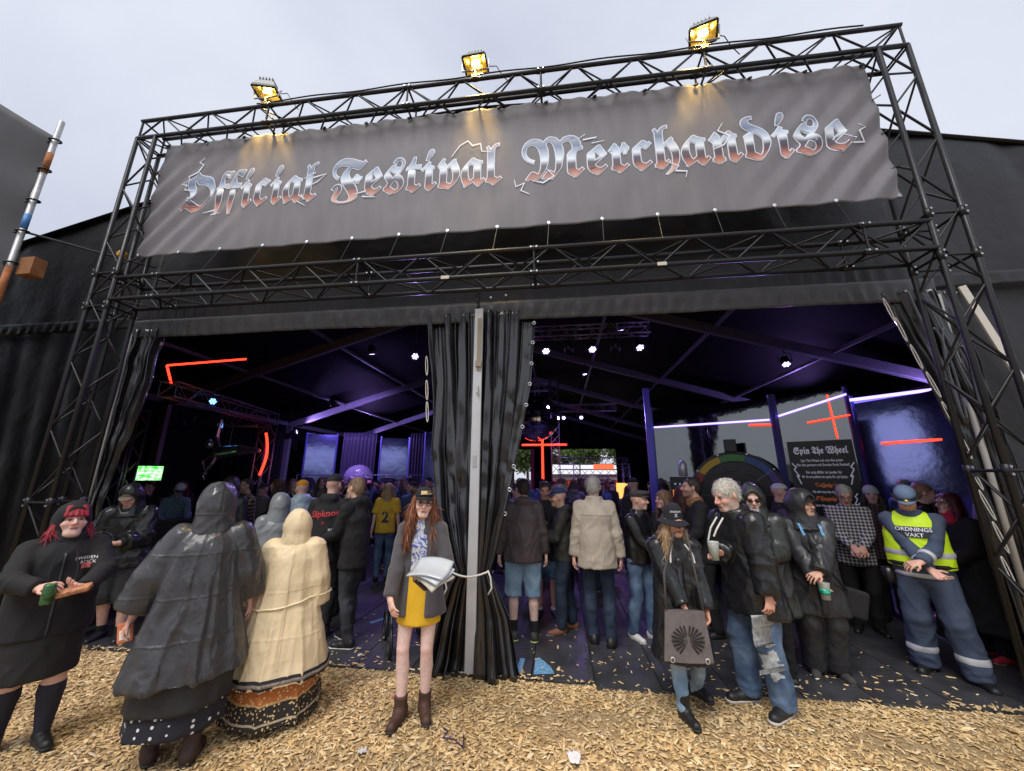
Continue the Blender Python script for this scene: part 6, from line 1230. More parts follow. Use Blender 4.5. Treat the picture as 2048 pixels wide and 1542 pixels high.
r, c = build_person('person in orange cap and pale blue rain cape facing left', (-3.0, 1.4), -120, 1.78, skin=(.58, .38, .3), nohands=True, fat=.02); jacket(c, mat('cloth_paleblue', (.40, .50, .56), .35, bump=.5, bscale=14, var=.15), hem=.5, inf=.05, flare=.08, hood='down', name='rain_cape', amp=.012, collarh=.09); trousers(c, BLACK); shoes(c, SHOEB); cap(c, fabric('cap_orange', (.70, .30, .02)), 'cap')
r, c = build_person('short person in grey translucent rain hood beside the cream raincoat', (-2.70, .55), 225, 1.60, nohands=True, fat=.03); GRY = mat('cloth_greyplastic', (.20, .22, .23), .32, bump=.5, bscale=14, var=.15); jacket(c, GRY, hem=.5, inf=.05, flare=.08, name='rain_cape'); hoodup(c, GRY, 1.15); trousers(c, BLACK); shoes(c, SHOEB)
r, c = build_person('person in black shirt with round white back print near the racks', (-3.24, 2.75), 200, 1.76, skin=(.5, .35, .32)); jt = jacket(c, BLACK, hem=.82, inf=.022, sl=.4, name='shirt'); trousers(c, BLACK); shoes(c, SHOEB); hair(c, H_DARK, 'short')
mb = MB(); mb.lathe([(.0, 0), (.11, 0)], 24); o = mb.build('back_print', mat('print_skull', (.45, .45, .5), .6, var=1., vscale=28)); wrap(c, jt, o, (0, 1.22), True)
# --- behind the right hand group
r, c = build_person('dark haired man in black shirt seen from behind before the prize wheel', (3.95, 2.3), 165, 1.76, skin=(.5, .32, .3), scalp=(.03, .02, .02)); jacket(c, BLACK, hem=.82, inf=.022, sl=.4, name='shirt'); trousers(c, BLACK); shoes(c, SHOEB); hair(c, H_DARK, 'short', vol=.98)
r, c = build_person('man in blue and white mesh cap between hooded men', (4.02, 1.95), 70, 1.76, skin=(.58, .34, .3)); jacket(c, BLACK, hem=.82, inf=.022); trousers(c, BLACK); shoes(c, SHOEB); cap(c, fabric('cap_mesh', (.55, .57, .65)), 'cap', fabric('brim_blue', (.02, .05, .22)))
r, c = build_person('person with brown hair and pale cap behind the bald man', (4.36, 2.2), 40, 1.68, skin=(.55, .35, .33), haircol=(.08, .05, .03)); jacket(c, BLACK, hem=.82, inf=.022); trousers(c, BLACK); shoes(c, SHOEB); hair(c, H_BROWN, 'long', .3, .98, hat=-.01); cap(c, fabric('cap_lilac', (.32, .3, .38)), 'cap')
r, c = build_person('person with long auburn hair behind the woman with wavy hair', (2.72, 1.95), 150, 1.72, skin=(.5, .3, .28)); jacket(c, BLACK, hem=.82, inf=.022); trousers(c, BLACK); shoes(c, SHOEB); hair(c, hairm('auburn', (.11, .035, .025)), 'long', .3, 1.08)
# ================================================================ INSIDE THE TENT
TRI = mat('truss_inner', (.30, .29, .33), .4, .8, var=.2)
PUR = (.42, .27, 1.)
NEON = emis('neon_red', (1, .03, .012), 3.2); 
def spot(parent, loc, aim, e, col=PUR, ang=80, soft=.08):
    ld = bpy.data.lights.new('stage_light', 'SPOT'); ld.energy = e; ld.color = col; ld.spot_size = rad(ang); ld.spot_blend = .7; ld.shadow_soft_size = soft
    lo = bpy.data.objects.new('stage_light', ld); COL.objects.link(lo); lo.parent = parent; d = Vector(aim)
    lo.location = loc; lo.rotation_euler = (-d).to_track_quat('Z', 'Y').to_euler(); return lo
LEDP = emis('led_purple', (.55, .42, 1.), 6.); LEDB = emis('led_blue', (.08, .30, 1.), 10.)
def par(loc, aim, label, lit=True, e=0., col=PUR, led=LEDP, ang=80, s=1.):
    r = empty('stage_lamp', loc); T(r, label, 'stage lamp', 'stage lamps inside the tent'); d = Vector(aim).normalized(); q = d.to_track_quat('Z', 'Y').to_matrix()
    DK = mat('lamp_black', (.012, .012, .013), .4)
    mb = MB(); mb.lathe([(.05*s, -.17*s), (.085*s, -.15*s), (.10*s, -.02*s), (.115*s, .10*s), (.105*s, .10*s), (.09*s, .02*s)], 18, (0, 0, 0), q); mb.build('housing', DK, r, True)
    mb = MB(); u = q @ Vector((1, 0, 0)); mb.tube([u*.13*s, u*.13*s+Vector((0, 0, .2*s)), -u*.13*s+Vector((0, 0, .2*s)), -u*.13*s], .010, 6); mb.tube([(0, 0, .2*s), (0, 0, .30*s)], .016, 6); mb.build('yoke', DK, r)
    if lit:
        for i in range(7):
            a = i*math.pi/3; rr = 0 if i == 6 else .058*s; p = q @ Vector((rr*math.cos(a), rr*math.sin(a), .085*s)); mb = MB(); mb.lathe([(.0, .008), (.019*s, .004), (.022*s, 0)], 10, p, q); mb.build('lens', led, r)
        if e: spot(r, d*.14*s, d, e, col, ang)
    return r
# ---- lighting truss near the door with five lamps
truss('lighting_truss', 'short lighting truss hanging under the roof right of centre', (.40, 4.0, 5.13), (3.0, 4.0, 5.13), (0, 0, 1), TRI, .24, .3, True, .018, .008)
for i, x in enumerate((.68, 1.20, 1.72, 2.24, 2.75)):
    par((x, 4.0, 4.74), ((.15, -.75, -1), (.1, .6, -1), (.15, -.75, -1), (0, .7, -1), (.2, -.75, -1))[i], ('first', 'second', 'third', 'fourth', 'fifth')[i]+' black stage lamp from the left on the short lighting truss', i % 2 == 0, 22 if i % 2 == 0 else 0)
par((2.2, 4.0, 5.30), (-.3, -.2, -1), 'black moving head lamp standing above the short lighting truss', False, s=1.3)
par((-2.81, 4.9, 5.01), (.45, -.8, -.5), 'bright purple stage lamp under the roof left of the centre curtain', True, 160, ang=120)
mb = MB(); mb.tube([(-2.81, 4.9, 5.3), (-2.81, 4.95, 6.1)], .012, 6); o = mb.build('lamp_hanger', TRI); T(o, 'thin hanger rod of the bright purple stage lamp', 'rod')
for x in (1.18, 1.97): par((x, 13, 4.57), (0, -1, -.5), 'small distant violet lamp on the rear truss, '+('left one' if x < 1.5 else 'right one'), True, 120)
# purple wash lamps added to colour posts, purlins, mirrors, curtains and crowd
for x, y, z, a, e in ((-9.55, 9.6, 3.6, (.75, .3, .22), 300), (9.4, 4.6, 3.5, (-.7, .5, .25), 110), (9.4, 9.5, 3.6, (-.8, -.2, .4), 130), (-6.6, 7.4, 4.3, (-.1, .85, -.45), 420), (-1.5, 14.6, 6.0, (0, -.5, -.9), 300), (-9.5, 14.6, 3.6, (.8, -.2, .2), 250), (-4.2, 5.2, 5.3, (.1, .25, -1), 170), (2.6, 5.2, 5.7, (.1, .25, -1), 190), (6.4, 5.2, 4.6, (-.2, -.55, -.8), 230), (2.0, 10.2, 5.9, (.1, -.1, -1), 260)):
    par((x, y, z), a, 'added purple wash lamp on the tent frame '+('low at ' if z < 4 else 'high at ')+('the left' if x < 0 else 'the right')+(', front bay' if y < 6 else ', second bay' if y < 12 else ', rear bay')+('' if abs(x) > 6.5 else ', outer side' if abs(x) > 4 else ', near the ridge'), True, e, ang=125)
# ---- left gantry
truss('inner_truss_tower', 'slim silver truss tower inside at the left', (-7.3, 5.55, 0), (-7.3, 5.55, 3.35), (1, 0, 0), TRI, .29, .36, True, .02, .009)
truss('inner_truss_beam', 'red lit truss beam running from the front to the inner tower', (-6.45, 1.9, 3.5), (-7.3, 5.7, 3.5), (0, 0, 1), TRI, .29, .36, True, .02, .009)
truss('inner_truss_beam', 'silver truss beam crossing to the left tent wall', (-9.9, 5.3, 3.42), (-7.5, 5.55, 3.42), (0, 0, 1), TRI, .29, .36, False, .02, .009)
truss('inner_truss_tower', 'slim silver truss tower behind the left curtain', (-8.9, 3.4, 0), (-8.9, 3.4, 3.4), (1, 0, 0), TRI, .29, .36, False, .02, .009)
for p, lb in (((-6.75, 3.2, 3.52), 'upper'), ((-8.6, 5.35, 3.30), 'lower')): par(p, (.5, -.75, -.2), lb+' blue stage lamp on the left gantry', True, 0, led=LEDB, s=.8)
def neon(pts, label, r=.02):
    mb = MB(); mb.tube(pts, r, 8); o = mb.build('neon_tube', NEON, None, True); T(o, label, 'neon tube'); return o
neon([(-5.55, 2.6, 4.28), (-6.62, 1.95, 3.98)], 'long red neon tube above the left gantry')
neon([(-6.62, 1.95, 3.97), (-6.86, 2.3, 3.72)], 'short red neon tube sloping down to the left gantry')
neon([(-7.12+.12*math.sin(t), 5.30, 3.05-.36*t) for t in np.linspace(0, 3.14, 12)], 'curved red neon tube on the inner truss tower', .03)
# ---- chrome figure hanging head down
CHR = mat('chrome', (.9, .9, .92), .22, .9)
root = empty('chrome_figure', (-8.0, 5.0, 2.45)); T(root, 'shiny chrome figure hanging below the left gantry', 'sculpture')
f = Fld((-1.1, -.4, -.9), (1.2, .4, 1.1), .02)
f.cap((-.2, 0, .05), (.45, 0, .12), .17, .14, .05, flat=((0, 1, 0), .8)); f.cap((.45, 0, .12), (.95, .05, .1), .13, .06, .05); f.cap((-.2, 0, .1), (-.33, 0, .45), .09, .06, .04); f.cap((-.33, 0, .45), (-.27, 0, .95), .055, .045, .03)
f.cap((-.2, .05, 0), (-.55, .05, .38), .07, .04, .03); f.ell((-.52, 0, .28), (.11, .1, .13), None, .03); f.cap((-.15, -.05, 0), (-.22, -.1, -.25), .06, .05, .03); f.cap((-.22, -.1, -.25), (-.40, -.12, -.50), .045, .035, .02)
f.cap((-.35, .05, .05), (-.68, .05, -.18), .05, .04, .02); f.cap((-.68, .05, -.18), (-.45, .0, -.5), .04, .03, .02)
for i in range(4): f.cap((-.42, -.1, -.5), (-.52+i*.055, -.1, -.66), .022, .014, .01)
V, Q = f.mesh(); finish('body', V, Q, CHR, root)
mb = MB(); mb.tube([(.1, 0, .2), (.12, 0, 1.0)], .008, 5); mb.build('hanging_wire', TRI, root)
# ---- green screen, counters, racks
r = empty('screen', (-8.9, 3.95, 1.95), rad(48)); T(r, 'small bright green video screen at the left counter', 'screen')
GS = emis('screen_green', (.1, 1., .12), 1.6); t = GS.node_tree; n_ = t.nodes.new; z_ = n_('ShaderNodeTexNoise'); z_.inputs['Scale'].default_value = 5; ra = n_('ShaderNodeValToRGB'); ra.color_ramp.elements[0].position = .38; ra.color_ramp.elements[0].color = (.02, .42, .02, 1); ra.color_ramp.elements[1].position = .62; ra.color_ramp.elements[1].color = (.45, 1, .45, 1); t.links.new(z_.outputs['Fac'], ra.inputs[0]); t.links.new(ra.outputs[0], t.nodes['Principled BSDF'].inputs['Emission Color'])
mb = MB(); mb.box((0, 0, 0), (.52, .03, .36)); bevel(mb.build('case', PH, r), .005); mb = MB(); mb.box((0, -.018, 0), (.48, .006, .33)); mb.build('display', GS, r); mb = MB(); mb.tube([(0, .02, -.18), (0, .02, -1.95)], .02, 8); mb.build('stand', PH, r)
CNT = mat('counter_black', (.02, .02, .022), .5, var=.2)
def counter(x, y, w_, d_, h_, rz, label):
    r = empty('counter', (x, y, 0), rz); T(r, label, 'counter'); mb = MB(); mb.box((0, 0, h_/2), (w_, d_, h_-.05)); mb.build('front', CNT, r); mb = MB(); mb.box((0, 0, h_), (w_+.1, d_+.1, .04)); bevel(mb.build('top', mat('counter_top', (.05, .05, .055), .35), r), .006); return r
counter(-7.6, 3.3, 2.6, .6, 1.05, rad(-30), 'black sales counter under the left gantry'); counter(-6.0, 8.2, 4.2, .6, 1.05, 0, 'black sales counter before the merchandise racks'); counter(2.6, 12.6, 3.0, .6, 1.05, 0, 'black sales counter under the rear truss booth')
SHm = bpy.data.meshes.new('tshirt'); mb = MB()
mb.add([(-.22, 0, 0), (.22, 0, 0), (.23, 0, .62), (.36, 0, .42), (.42, 0, .50), (.26, 0, .74), (.09, 0, .78), (-.09, 0, .78), (-.26, 0, .74), (-.42, 0, .50), (-.36, 0, .42), (-.23, 0, .62)], [tuple(range(12))]); SHm.from_pydata([(x, -.012, z) for x, y, z in mb.v]+[(x, .012, z) for x, y, z in mb.v], [], [tuple(range(12)), tuple(range(23, 11, -1))]+[(i, i+12, (i+1) % 12+12, (i+1) % 12) for i in range(12)]); SHm.update(); SHm.materials.append(BLACK)
PRm = [mat('tprint%d' % i, c, .7, var=.9, vscale=22) for i, c in enumerate(((.4, .1, .08), (.35, .35, .4), (.4, .28, .08)))]
def rack(x, y, rz, n, label, pitch=.09, face=False):
    r = empty('shirt_rack', (x, y, 0), rz); T(r, label, 'clothes rack', 'racks of merchandise shirts'); L = n*pitch if not face else n*.85
    mb = MB(); mb.tube([(-L/2, 0, 0), (-L/2, 0, 1.95), (L/2, 0, 1.95), (L/2, 0, 0)], .018, 8); mb.build('rail', TRI, r)
    for i in range(n):
        X = -L/2+(i+.5)*L/n; o = bpy.data.objects.new('tshirt', SHm); COL.objects.link(o); o.parent = r; o.location = (X, -.03 if face else 0, 1.08); o.rotation_euler = (0, 0, random.uniform(-.1, .1) if face else rad(80)+random.uniform(-.1, .1))
        mb = MB(); h = [(-.2, 0, 1.80), (0, 0, 1.90), (.2, 0, 1.80)]; mb.tube([(X+(p_[0] if face else 0), (0 if face else p_[0]), p_[2]) for p_ in h], .008, 5); mb.tube([(X, 0, 1.89), (X, 0, 1.955)], .006, 5); mb.build('hanger', TRI, r)
        if face: mb = MB(); mb.box((0, -.016, .42), (.24, .004, .28)); mb.build('shirt_print', PRm[i % 3], o)
    return r
rack(-7.6, 9.2, 0, 3, 'row of black shirts on hangers left of the mirror panel', face=True); rack(-5.2, 9.0, 0, 3, 'row of black shirts on hangers below the clear dome', face=True); rack(2.5, 14.6, 0, 16, 'rail packed with shirts under the rear truss booth')
# shelf with caps and clear dome
r = empty('cap_shelf', (-6.3, 8.9, 0)); T(r, 'dark shelf with caps on display at the left rear', 'shelf'); mb = MB(); mb.box((0, 0, 1.62), (2.6, .35, .04)); mb.build('board', CNT, r)
for x in (-1.25, 1.25): mb = MB(); mb.box((x, 0, .8), (.05, .3, 1.6)); mb.build('upright', CNT, r)
for i, x in enumerate((-.9, -.55, .1, .5, .9)):
    o = empty('display_hat', (-6.3+x, 8.85, 1.645)); T(o, ('black', 'orange fronted', 'white fronted', 'pink fronted', 'navy')[i]+' cap on the display shelf', 'cap', 'caps on the display shelf'); cm = fabric('dcap%d' % i, ((.02, .02, .02), (.5, .2, .05), (.55, .5, .5), (.5, .2, .22), (.03, .04, .09))[i]); mb = MB(); mb.lathe([(.09, 0), (.092, .05), (.06, .11), (0.001, .125)], 14); mb.build('crown', cm, o, True); mb = MB(); mb.box((0, -.12, .008), (.13, .09, .01)); bevel(mb.build('brim', BLACK, o), .004)
DOME = mat('dome_clear', (.85, .8, 1.), .04, alpha=.22, spec=.9); r = empty('display_dome', (-6.35, 9.05, 1.66)); T(r, 'clear display dome with pale skeleton figure on the shelf', 'dome'); mb = MB(); mb.lathe([(.45, 0), (.50, .18), (.47, .38), (.33, .55), (.15, .64), (.001, .66)], 24); mb.build('dome', DOME, r, True)
f = Fld((-.3, -.2, 0), (.3, .2, .6), .015); BON = mat('bone', (.7, .65, .72), .5, var=.3, vscale=20)
f.ell((0, 0, .42), (.07, .08, .09), None, .0); f.cap((0, 0, .34), (0, 0, .12), .025, .03, .02)
for z in (.30, .25, .20): f.cap((-.09, -.03, z), (.09, -.03, z), .014, .014, .01)
f.cap((-.1, 0, .3), (-.2, -.05, .15), .02, .018, .02); f.cap((.1, 0, .3), (.2, -.05, .4), .02, .018, .02); V, Q = f.mesh(); finish('figure', V, Q, BON, r)
# ---- mirror panels
MIR = mat('mirror_foil', (.17, .18, .185), .05, 1., bump=.10, bscale=1.6, bdist=.05)
MIRB = mat('mirror_blue', (.26, .29, .62), .12, .95, bump=.12, bscale=1.6, bdist=.06)
def mirror(a, b, z0, z1, label, m=MIR, nm='mirror_wall', nseg=1):
    a, b = Vector((a[0], a[1], 0)), Vector((b[0], b[1], 0)); r = empty(nm, a); T(r, label, 'mirror panel', 'mirrored wall panels'); d = b-a; L = d.length; d.normalize(); nrm = Vector((d.y, -d.x, 0))
    if nrm.y > 0 and abs(nrm.y) > .3: nrm = -nrm
    for i in range(nseg):
        mb = MB(); p0, p1 = d*(L*i/nseg+.004), d*(L*(i+1)/nseg-.004); t = nrm*-.02; mb.add([p0+Vector((0, 0, z0)), p1+Vector((0, 0, z0)), p1+Vector((0, 0, z1)), p0+Vector((0, 0, z1)), p0+t+Vector((0, 0, z0)), p1+t+Vector((0, 0, z0)), p1+t+Vector((0, 0, z1)), p0+t+Vector((0, 0, z1))], [(0, 1, 2, 3), (7, 6, 5, 4), (0, 4, 5, 1), (1, 5, 6, 2), (2, 6, 7, 3), (3, 7, 4, 0)]); mb.build('mirror_sheet', m, r)
    for p in (d*0, d*L):
        mb = MB(); mb.box(p+nrm*.0+Vector((0, 0, (z0+z1)/2+.03)), (.05, .05, z1-z0+.06)); mb.build('edge_post', mat('edge_blue', (.12, .13, .40), .4, .3), r)
    return r, d, nrm
mirror((2.93, 4.20), (4.74, 3.03), .0, 3.3, 'tall mirrored panel behind the prize wheel', nseg=2)
mirror((4.79, 3.0), (5.63, 2.49), .0, 3.3, 'tall mirrored panel behind the black prize notice')
mb = MB(); mb.box((2.86, 4.20, 1.9), (.12, .08, 3.8)); mb.tube([(2.76, 4.12, 3.0), (2.9, 4.08, 2.95)], .012, 6); o = mb.build('blue_post', mat('post_blue', (.10, .10, .42), .35, .3, emit=(.08, .06, .6), estr=.08)); T(o, 'tall blue lit post at the end of the mirrored wall', 'post')  # blue light on the post is put into its colour and weak glow
mirror((-8.75, 9.3), (-7.85, 9.88), .3, 3.5, 'blue mirrored panel at the left rear wall', MIRB); mirror((-6.1, 10.1), (-5.1, 10.52), .3, 3.4, 'blue mirrored panel beside the clear dome', MIRB); mirror((-4.4, 10.4), (-2.95, 10.95), .6, 3.6, 'wide blue mirrored panel left of the centre curtain', MIRB)
mirror((7.0, 4.3), (8.2, 3.29), .9, 3.5, 'blue mirrored panel behind the security guard', MIRB)
neon([(7.15, 4.0, 2.55), (7.85, 3.6, 2.58)], 'short red neon tube before the right blue mirror', .022)  # glowing tube in place of a red line reflected by the mirror
# violet strips laid on the mirrors in place of reflected light
LST = emis('glow_violet', (.35, .25, 1.), 2.6)
for a, b, lb in (((2.95, 4.12, 2.93), (4.68, 3.01, 2.90), 'violet light strip across the mirror behind the wheel'), ((4.79, 2.93, 2.95), (5.60, 2.43, 3.22), 'violet light strip across the mirror behind the notice')): mb = MB(); mb.tube([a, b], .016, 6); o = mb.build('violet_glow_strip', LST); T(o, lb, 'light strip')
neon([(4.40, 3.17, 2.83), (4.68, 2.99, 2.81)], 'short red neon tube at the mirror corner', .016)
neon([(5.40, 2.56, 3.24), (5.42, 2.55, 2.52)], 'upright red bar of the modelled neon cross reflection on the right mirror', .012); neon([(5.12, 2.73, 2.80), (5.60, 2.44, 2.88)], 'crossbar of the modelled red neon cross reflection on the right mirror', .012)  # glowing bars on the mirror in place of a reflected neon cross
# ---- notice board
r = empty('notice_board', (4.83, 2.94, .88)); r.scale = (.86, 1, 1); ang = math.atan2(2.49-3.0, 5.63-4.79); r.rotation_euler = (0, 0, ang); T(r, 'black prize notice headed Spin The Wheel with white lightning', 'sign')
mb = MB(); mb.box((.52, -.045, .80), (.98, .03, 1.62)); bevel(mb.build('board', mat('notice_black', (.008, .008, .010), .4), r), .004)
PW = mat('notice_white', (.72, .70, .80), .5, emit=(.6, .58, .75), estr=.12); PO = mat('notice_orange', (.62, .17, .05), .5, emit=(.6, .15, .04), estr=.10)
def nline(s_, z, size, m, fr=False, sx=1.):
    o = text(fraktur(s_) if fr else s_, size, 'lettering', m, r, offset=.001 if not fr else .003); o.location = (.52, -.064, z); o.rotation_euler = (math.pi/2, 0, 0); o.scale = (sx, 1, 1)
nline('Spin The Wheel', 1.40, .15, PW, True, .78)
for z, s_ in ((1.27, 'Spin The Wheel och vinn fina priser'), (1.20, 'från våra partners och Sweden Rock Festival!'), (1.08, 'För varje 800kr du handlar för'), (1.01, 'får du en pollett att spela för på hjulet.')): nline(s_, z, .058, PW, False, .74)
for z, a_, b_ in ((.86, 'Guldvinst', 'Välj valfri vinst från Guldhyllan'), (.65, 'Silvervinst', 'Fina produkter från partners och Sweden Rock'), (.44, 'Brons', 'Välj vinst från prishyllan')): nline(a_, z, .095, PO, True, .8); nline(b_, z-.085, .05, PW, False, .72)
def zig(x, z, s, fl):
    mb = MB(); pts = [(0, 0), (.06, -.07), (.02, -.10), (.09, -.22), (.05, -.2), (.10, -.34)]; w_ = .009
    for a_, b_ in zip(pts[:-1], pts[1:]):
        d_ = np.array(b_)-np.array(a_); n2 = np.array([-d_[1], d_[0]])/np.linalg.norm(d_)*w_; q = [np.array(a_)+n2, np.array(a_)-n2, np.array(b_)-n2, np.array(b_)+n2]; mb.add([(x+fl*s*p_[0], -.064, z+s*p_[1]) for p_ in q], [(0, 1, 2, 3)])
    mb.build('lightning_print', PW, r)
zig(.06, 1.25, 1., 1); zig(.98, 1.25, 1., -1); zig(.06, .68, 1.3, 1); zig(.98, .68, 1.3, -1); zig(.10, .78, .8, 1); zig(.94, .78, .8, -1)
# ---- prize wheel
r = empty('prize_wheel', (3.97, 3.0, 0)); r.rotation_euler = (0, 0, rad(-18)); T(r, 'round black prize wheel with coloured rim segments', 'prize wheel'); WB = mat('wheel_black', (.012, .012, .014), .35); zc = 1.60; Rw = .74
mb = MB(); mb.lathe([(.001, -.02), (Rw, -.02), (Rw, .02), (.001, .02)], 48, (0, 0, zc), Matrix.Rotation(math.pi/2, 3, 'X')); mb.build('disc', WB, r)
cols = [(.30, .02, .02), (.55, .35, .02), (.05, .22, .05), (.02, .08, .30), (.08, .03, .25), (.30, .02, .02), (.55, .35, .02), (.05, .22, .05), (.02, .08, .3), (.1, .03, .3)]
for i in range(10):
    a0, a1 = math.pi-i*math.pi/5+.02, math.pi-(i+1)*math.pi/5-.02+.04; mb = MB(); P = []
    for k in range(9):
        a = a0+(a1-a0)*k/8
        for rr in (.58, .69): P.append((rr*math.cos(a), -.03, zc+rr*math.sin(a)))
    mb.add(P, [(2*k, 2*k+1, 2*k+3, 2*k+2) for k in range(8)]); mb.build('rim_segment', mat('wheel%d' % i, tuple(.6*q_ for q_ in cols[i]), .4, emit=cols[i], estr=.06), r)
    mb = MB(); mb.tube([(.40*math.cos(a0), -.028, zc+.40*math.sin(a0)), (.69*math.cos(a0), -.028, zc+.69*math.sin(a0))], .006, 5); mb.build('spoke', TRI, r); mb = MB(); mb.lathe([(.012, 0), (.012, .05)], 8, (.715*math.cos(a0), -.02, zc+.715*math.sin(a0)), Matrix.Rotation(math.pi/2, 3, 'X')); mb.build('peg', EYE, r)
for rr in (.40, .56, .71): mb = MB(); mb.tube([(rr*math.cos(t_), -.026, zc+rr*math.sin(t_)) for t_ in np.linspace(0, 6.283, 49)[:-1]], .007, 5, close=True); mb.build('ring', TRI, r)
q = text('STL', .16, 'hub_lettering', mat('hubtext', (.45, .38, .55), .5), r); q.location = (-.02, -.03, zc+.12); q.rotation_euler = (math.pi/2, 0, 0)
mb = MB(); mb.box((-.02, -.03, zc+Rw+.10), (.19, .10, .22)); bevel(mb.build('pointer_box', WB, r), .01); mb = MB(); mb.box((0, .15, zc/2), (.12, .12, zc)); mb.box((0, .1, .03), (.9, .5, .05)); mb.build('stand', WB, r)
# ---- small prize cabinet with coloured front
r = empty('slot_cabinet', (3.12, 3.05, 0)); r.rotation_euler = (0, 0, rad(-15)); T(r, 'black cabinet with orange and yellow glowing front beside the wheel', 'cabinet'); mb = MB(); mb.box((0, 0, .95), (.46, .36, 1.9)); bevel(mb.build('case', WB, r), .01)
mb = MB(); mb.box((0, -.185, 1.55), (.40, .01, .26)); mb.build('glowing_front', mat('slotfront', (.3, .1, .02), .5, emit=(.8, .28, .03), estr=.5, var=.8, vscale=20), r)
for i in range(5): mb = MB(); mb.lathe([(.018, 0), (.018, .01)], 10, (-.15+i*.075, -.19, 1.78), Matrix.Rotation(math.pi/2, 3, 'X')); mb.build('button', EYE, r)
mb = MB(); mb.lathe([(.06, 0), (.075, .02), (.075, .22), (.04, .28)], 14, (.0, 0, 1.91)); mb.build('lantern', mat('lantern', (.6, .6, .62), .3, .4), r, True)
r = empty('glowing_poster', (2.85, 8.0, 1.25)); T(r, 'small orange glowing poster far inside right of centre', 'poster'); mb = MB(); mb.box((0, 0, .2), (.42, .03, .55)); mb.build('panel', mat('poster_orange', (.4, .15, .03), .5, emit=(1, .42, .10), estr=1.2, var=.5, vscale=8), r); mb = MB(); mb.box((0, .04, -.63), (.05, .05, 1.25)); mb.build('stand', WB, r)
# ---- centre tower, mirror ball, cross, booth
truss('centre_truss_tower', 'tall silver truss tower in the middle of the tent', (.78, 12, 0), (.78, 12, 6.1), (1, 0, 0), TRI, .34, .42, True, .022, .010)
truss('centre_truss_beam', 'short dark truss beam leaving the centre tower to the right', (.95, 12.0, 4.80), (3.4, 12.0, 4.80), (0, 0, 1), TRI, .29, .36, False, .02, .009)
truss('centre_truss_beam', 'truss beam leaving the centre tower to the left', (-2.4, 12.0, 5.75), (.6, 12.0, 5.75), (0, 0, 1), TRI, .29, .36, False, .02, .009)
r = empty('mirror_ball', (.0, 11.0, 4.25)); T(r, 'large mirror ball hanging in the middle of the tent', 'mirror ball'); mb = MB(); nr, ns = 22, 44; Rb = .95
for i in range(nr):
    t0, t1 = math.pi*i/nr, math.pi*(i+1)/nr
    for j in range(ns):
        p0, p1 = 2*math.pi*j/ns, 2*math.pi*(j+.94)/ns; n3 = Vector((math.sin((t0+t1)/2)*math.cos((p0+p1)/2), math.sin((t0+t1)/2)*math.sin((p0+p1)/2), math.cos((t0+t1)/2)))
        u_ = Vector((0, 0, 1)).cross(n3).normalized(); v_ = n3.cross(u_); wq = Rb*math.sin((t0+t1)/2)*math.pi/ns*.93; hq = Rb*math.pi/nr/2*.93; jt = Vector((random.gauss(0, .02), random.gauss(0, .02), random.gauss(0, .02))); n4 = (n3+jt).normalized(); u_ = Vector((0, 0, 1)).cross(n4).normalized(); v_ = n4.cross(u_); c_ = n3*Rb
        mb.add([c_-u_*wq-v_*hq, c_+u_*wq-v_*hq, c_+u_*wq+v_*hq, c_-u_*wq+v_*hq], [(0, 1, 2, 3)])
o = mb.build('mirror_tiles', mat('ball_mirror', (.7, .72, .78), .05, 1.), r); o['kind'] = 'stuff'; mb = MB(); mb.lathe([(Rb*.98*math.sin(t_), Rb*.98*math.cos(t_)) for t_ in np.linspace(.01, 3.13, 20)], 32); mb.build('core', mat('ball_core', (.05, .05, .06), .4), r, True); mb = MB(); mb.tube([(0, 0, Rb), (0, 0, Rb+.6)], .02, 6); mb.build('hanger', TRI, r)
neon([(.26, 11.3, 3.55), (.26, 11.3, 1.62)], 'upright red neon tube of the inverted cross in the tent centre', .045); neon([(-.58, 11.3, 3.18), (1.25, 11.3, 3.18)], 'crossbar red neon tube of the inverted cross in the tent centre', .035)
for i, (a, b) in enumerate((((.85, 13.6, 2.62), (4.0, 13.6, 2.62)), ((.85, 13.6, 2.1), (4.0, 13.6, 2.1)))): truss('booth_truss', ('upper', 'lower')[i]+' silver truss bar of the rear merchandise booth', a, b, (0, 0, 1), TRI, .29, .36, False, .022, .010)
for x in (1.7, 3.85): truss('booth_truss', ('left' if x < 2 else 'right')+' upright truss of the rear merchandise booth', (x, 13.3, 0), (x, 13.3, 2.5), (1, 0, 0), TRI, .29, .36, False, .022, .010)
mb = MB(); mb.box((2.9, 13.42, 2.36), (.9, .03, .22)); o = mb.build('booth_sign', mat('boothsign', (.5, .06, .03), .5, emit=(1, .16, .06), estr=.9, var=.7, vscale=14)); T(o, 'small red and orange sign on the rear booth truss', 'sign')
mb = MB(); mb.box((-1.05, 24.4, 2.0), (.22, .1, 3.9)); o = mb.build('banner_flag', mat('pinkflag', (.6, .08, .16), .7)); T(o, 'tall pink banner strip at the rear opening', 'banner')
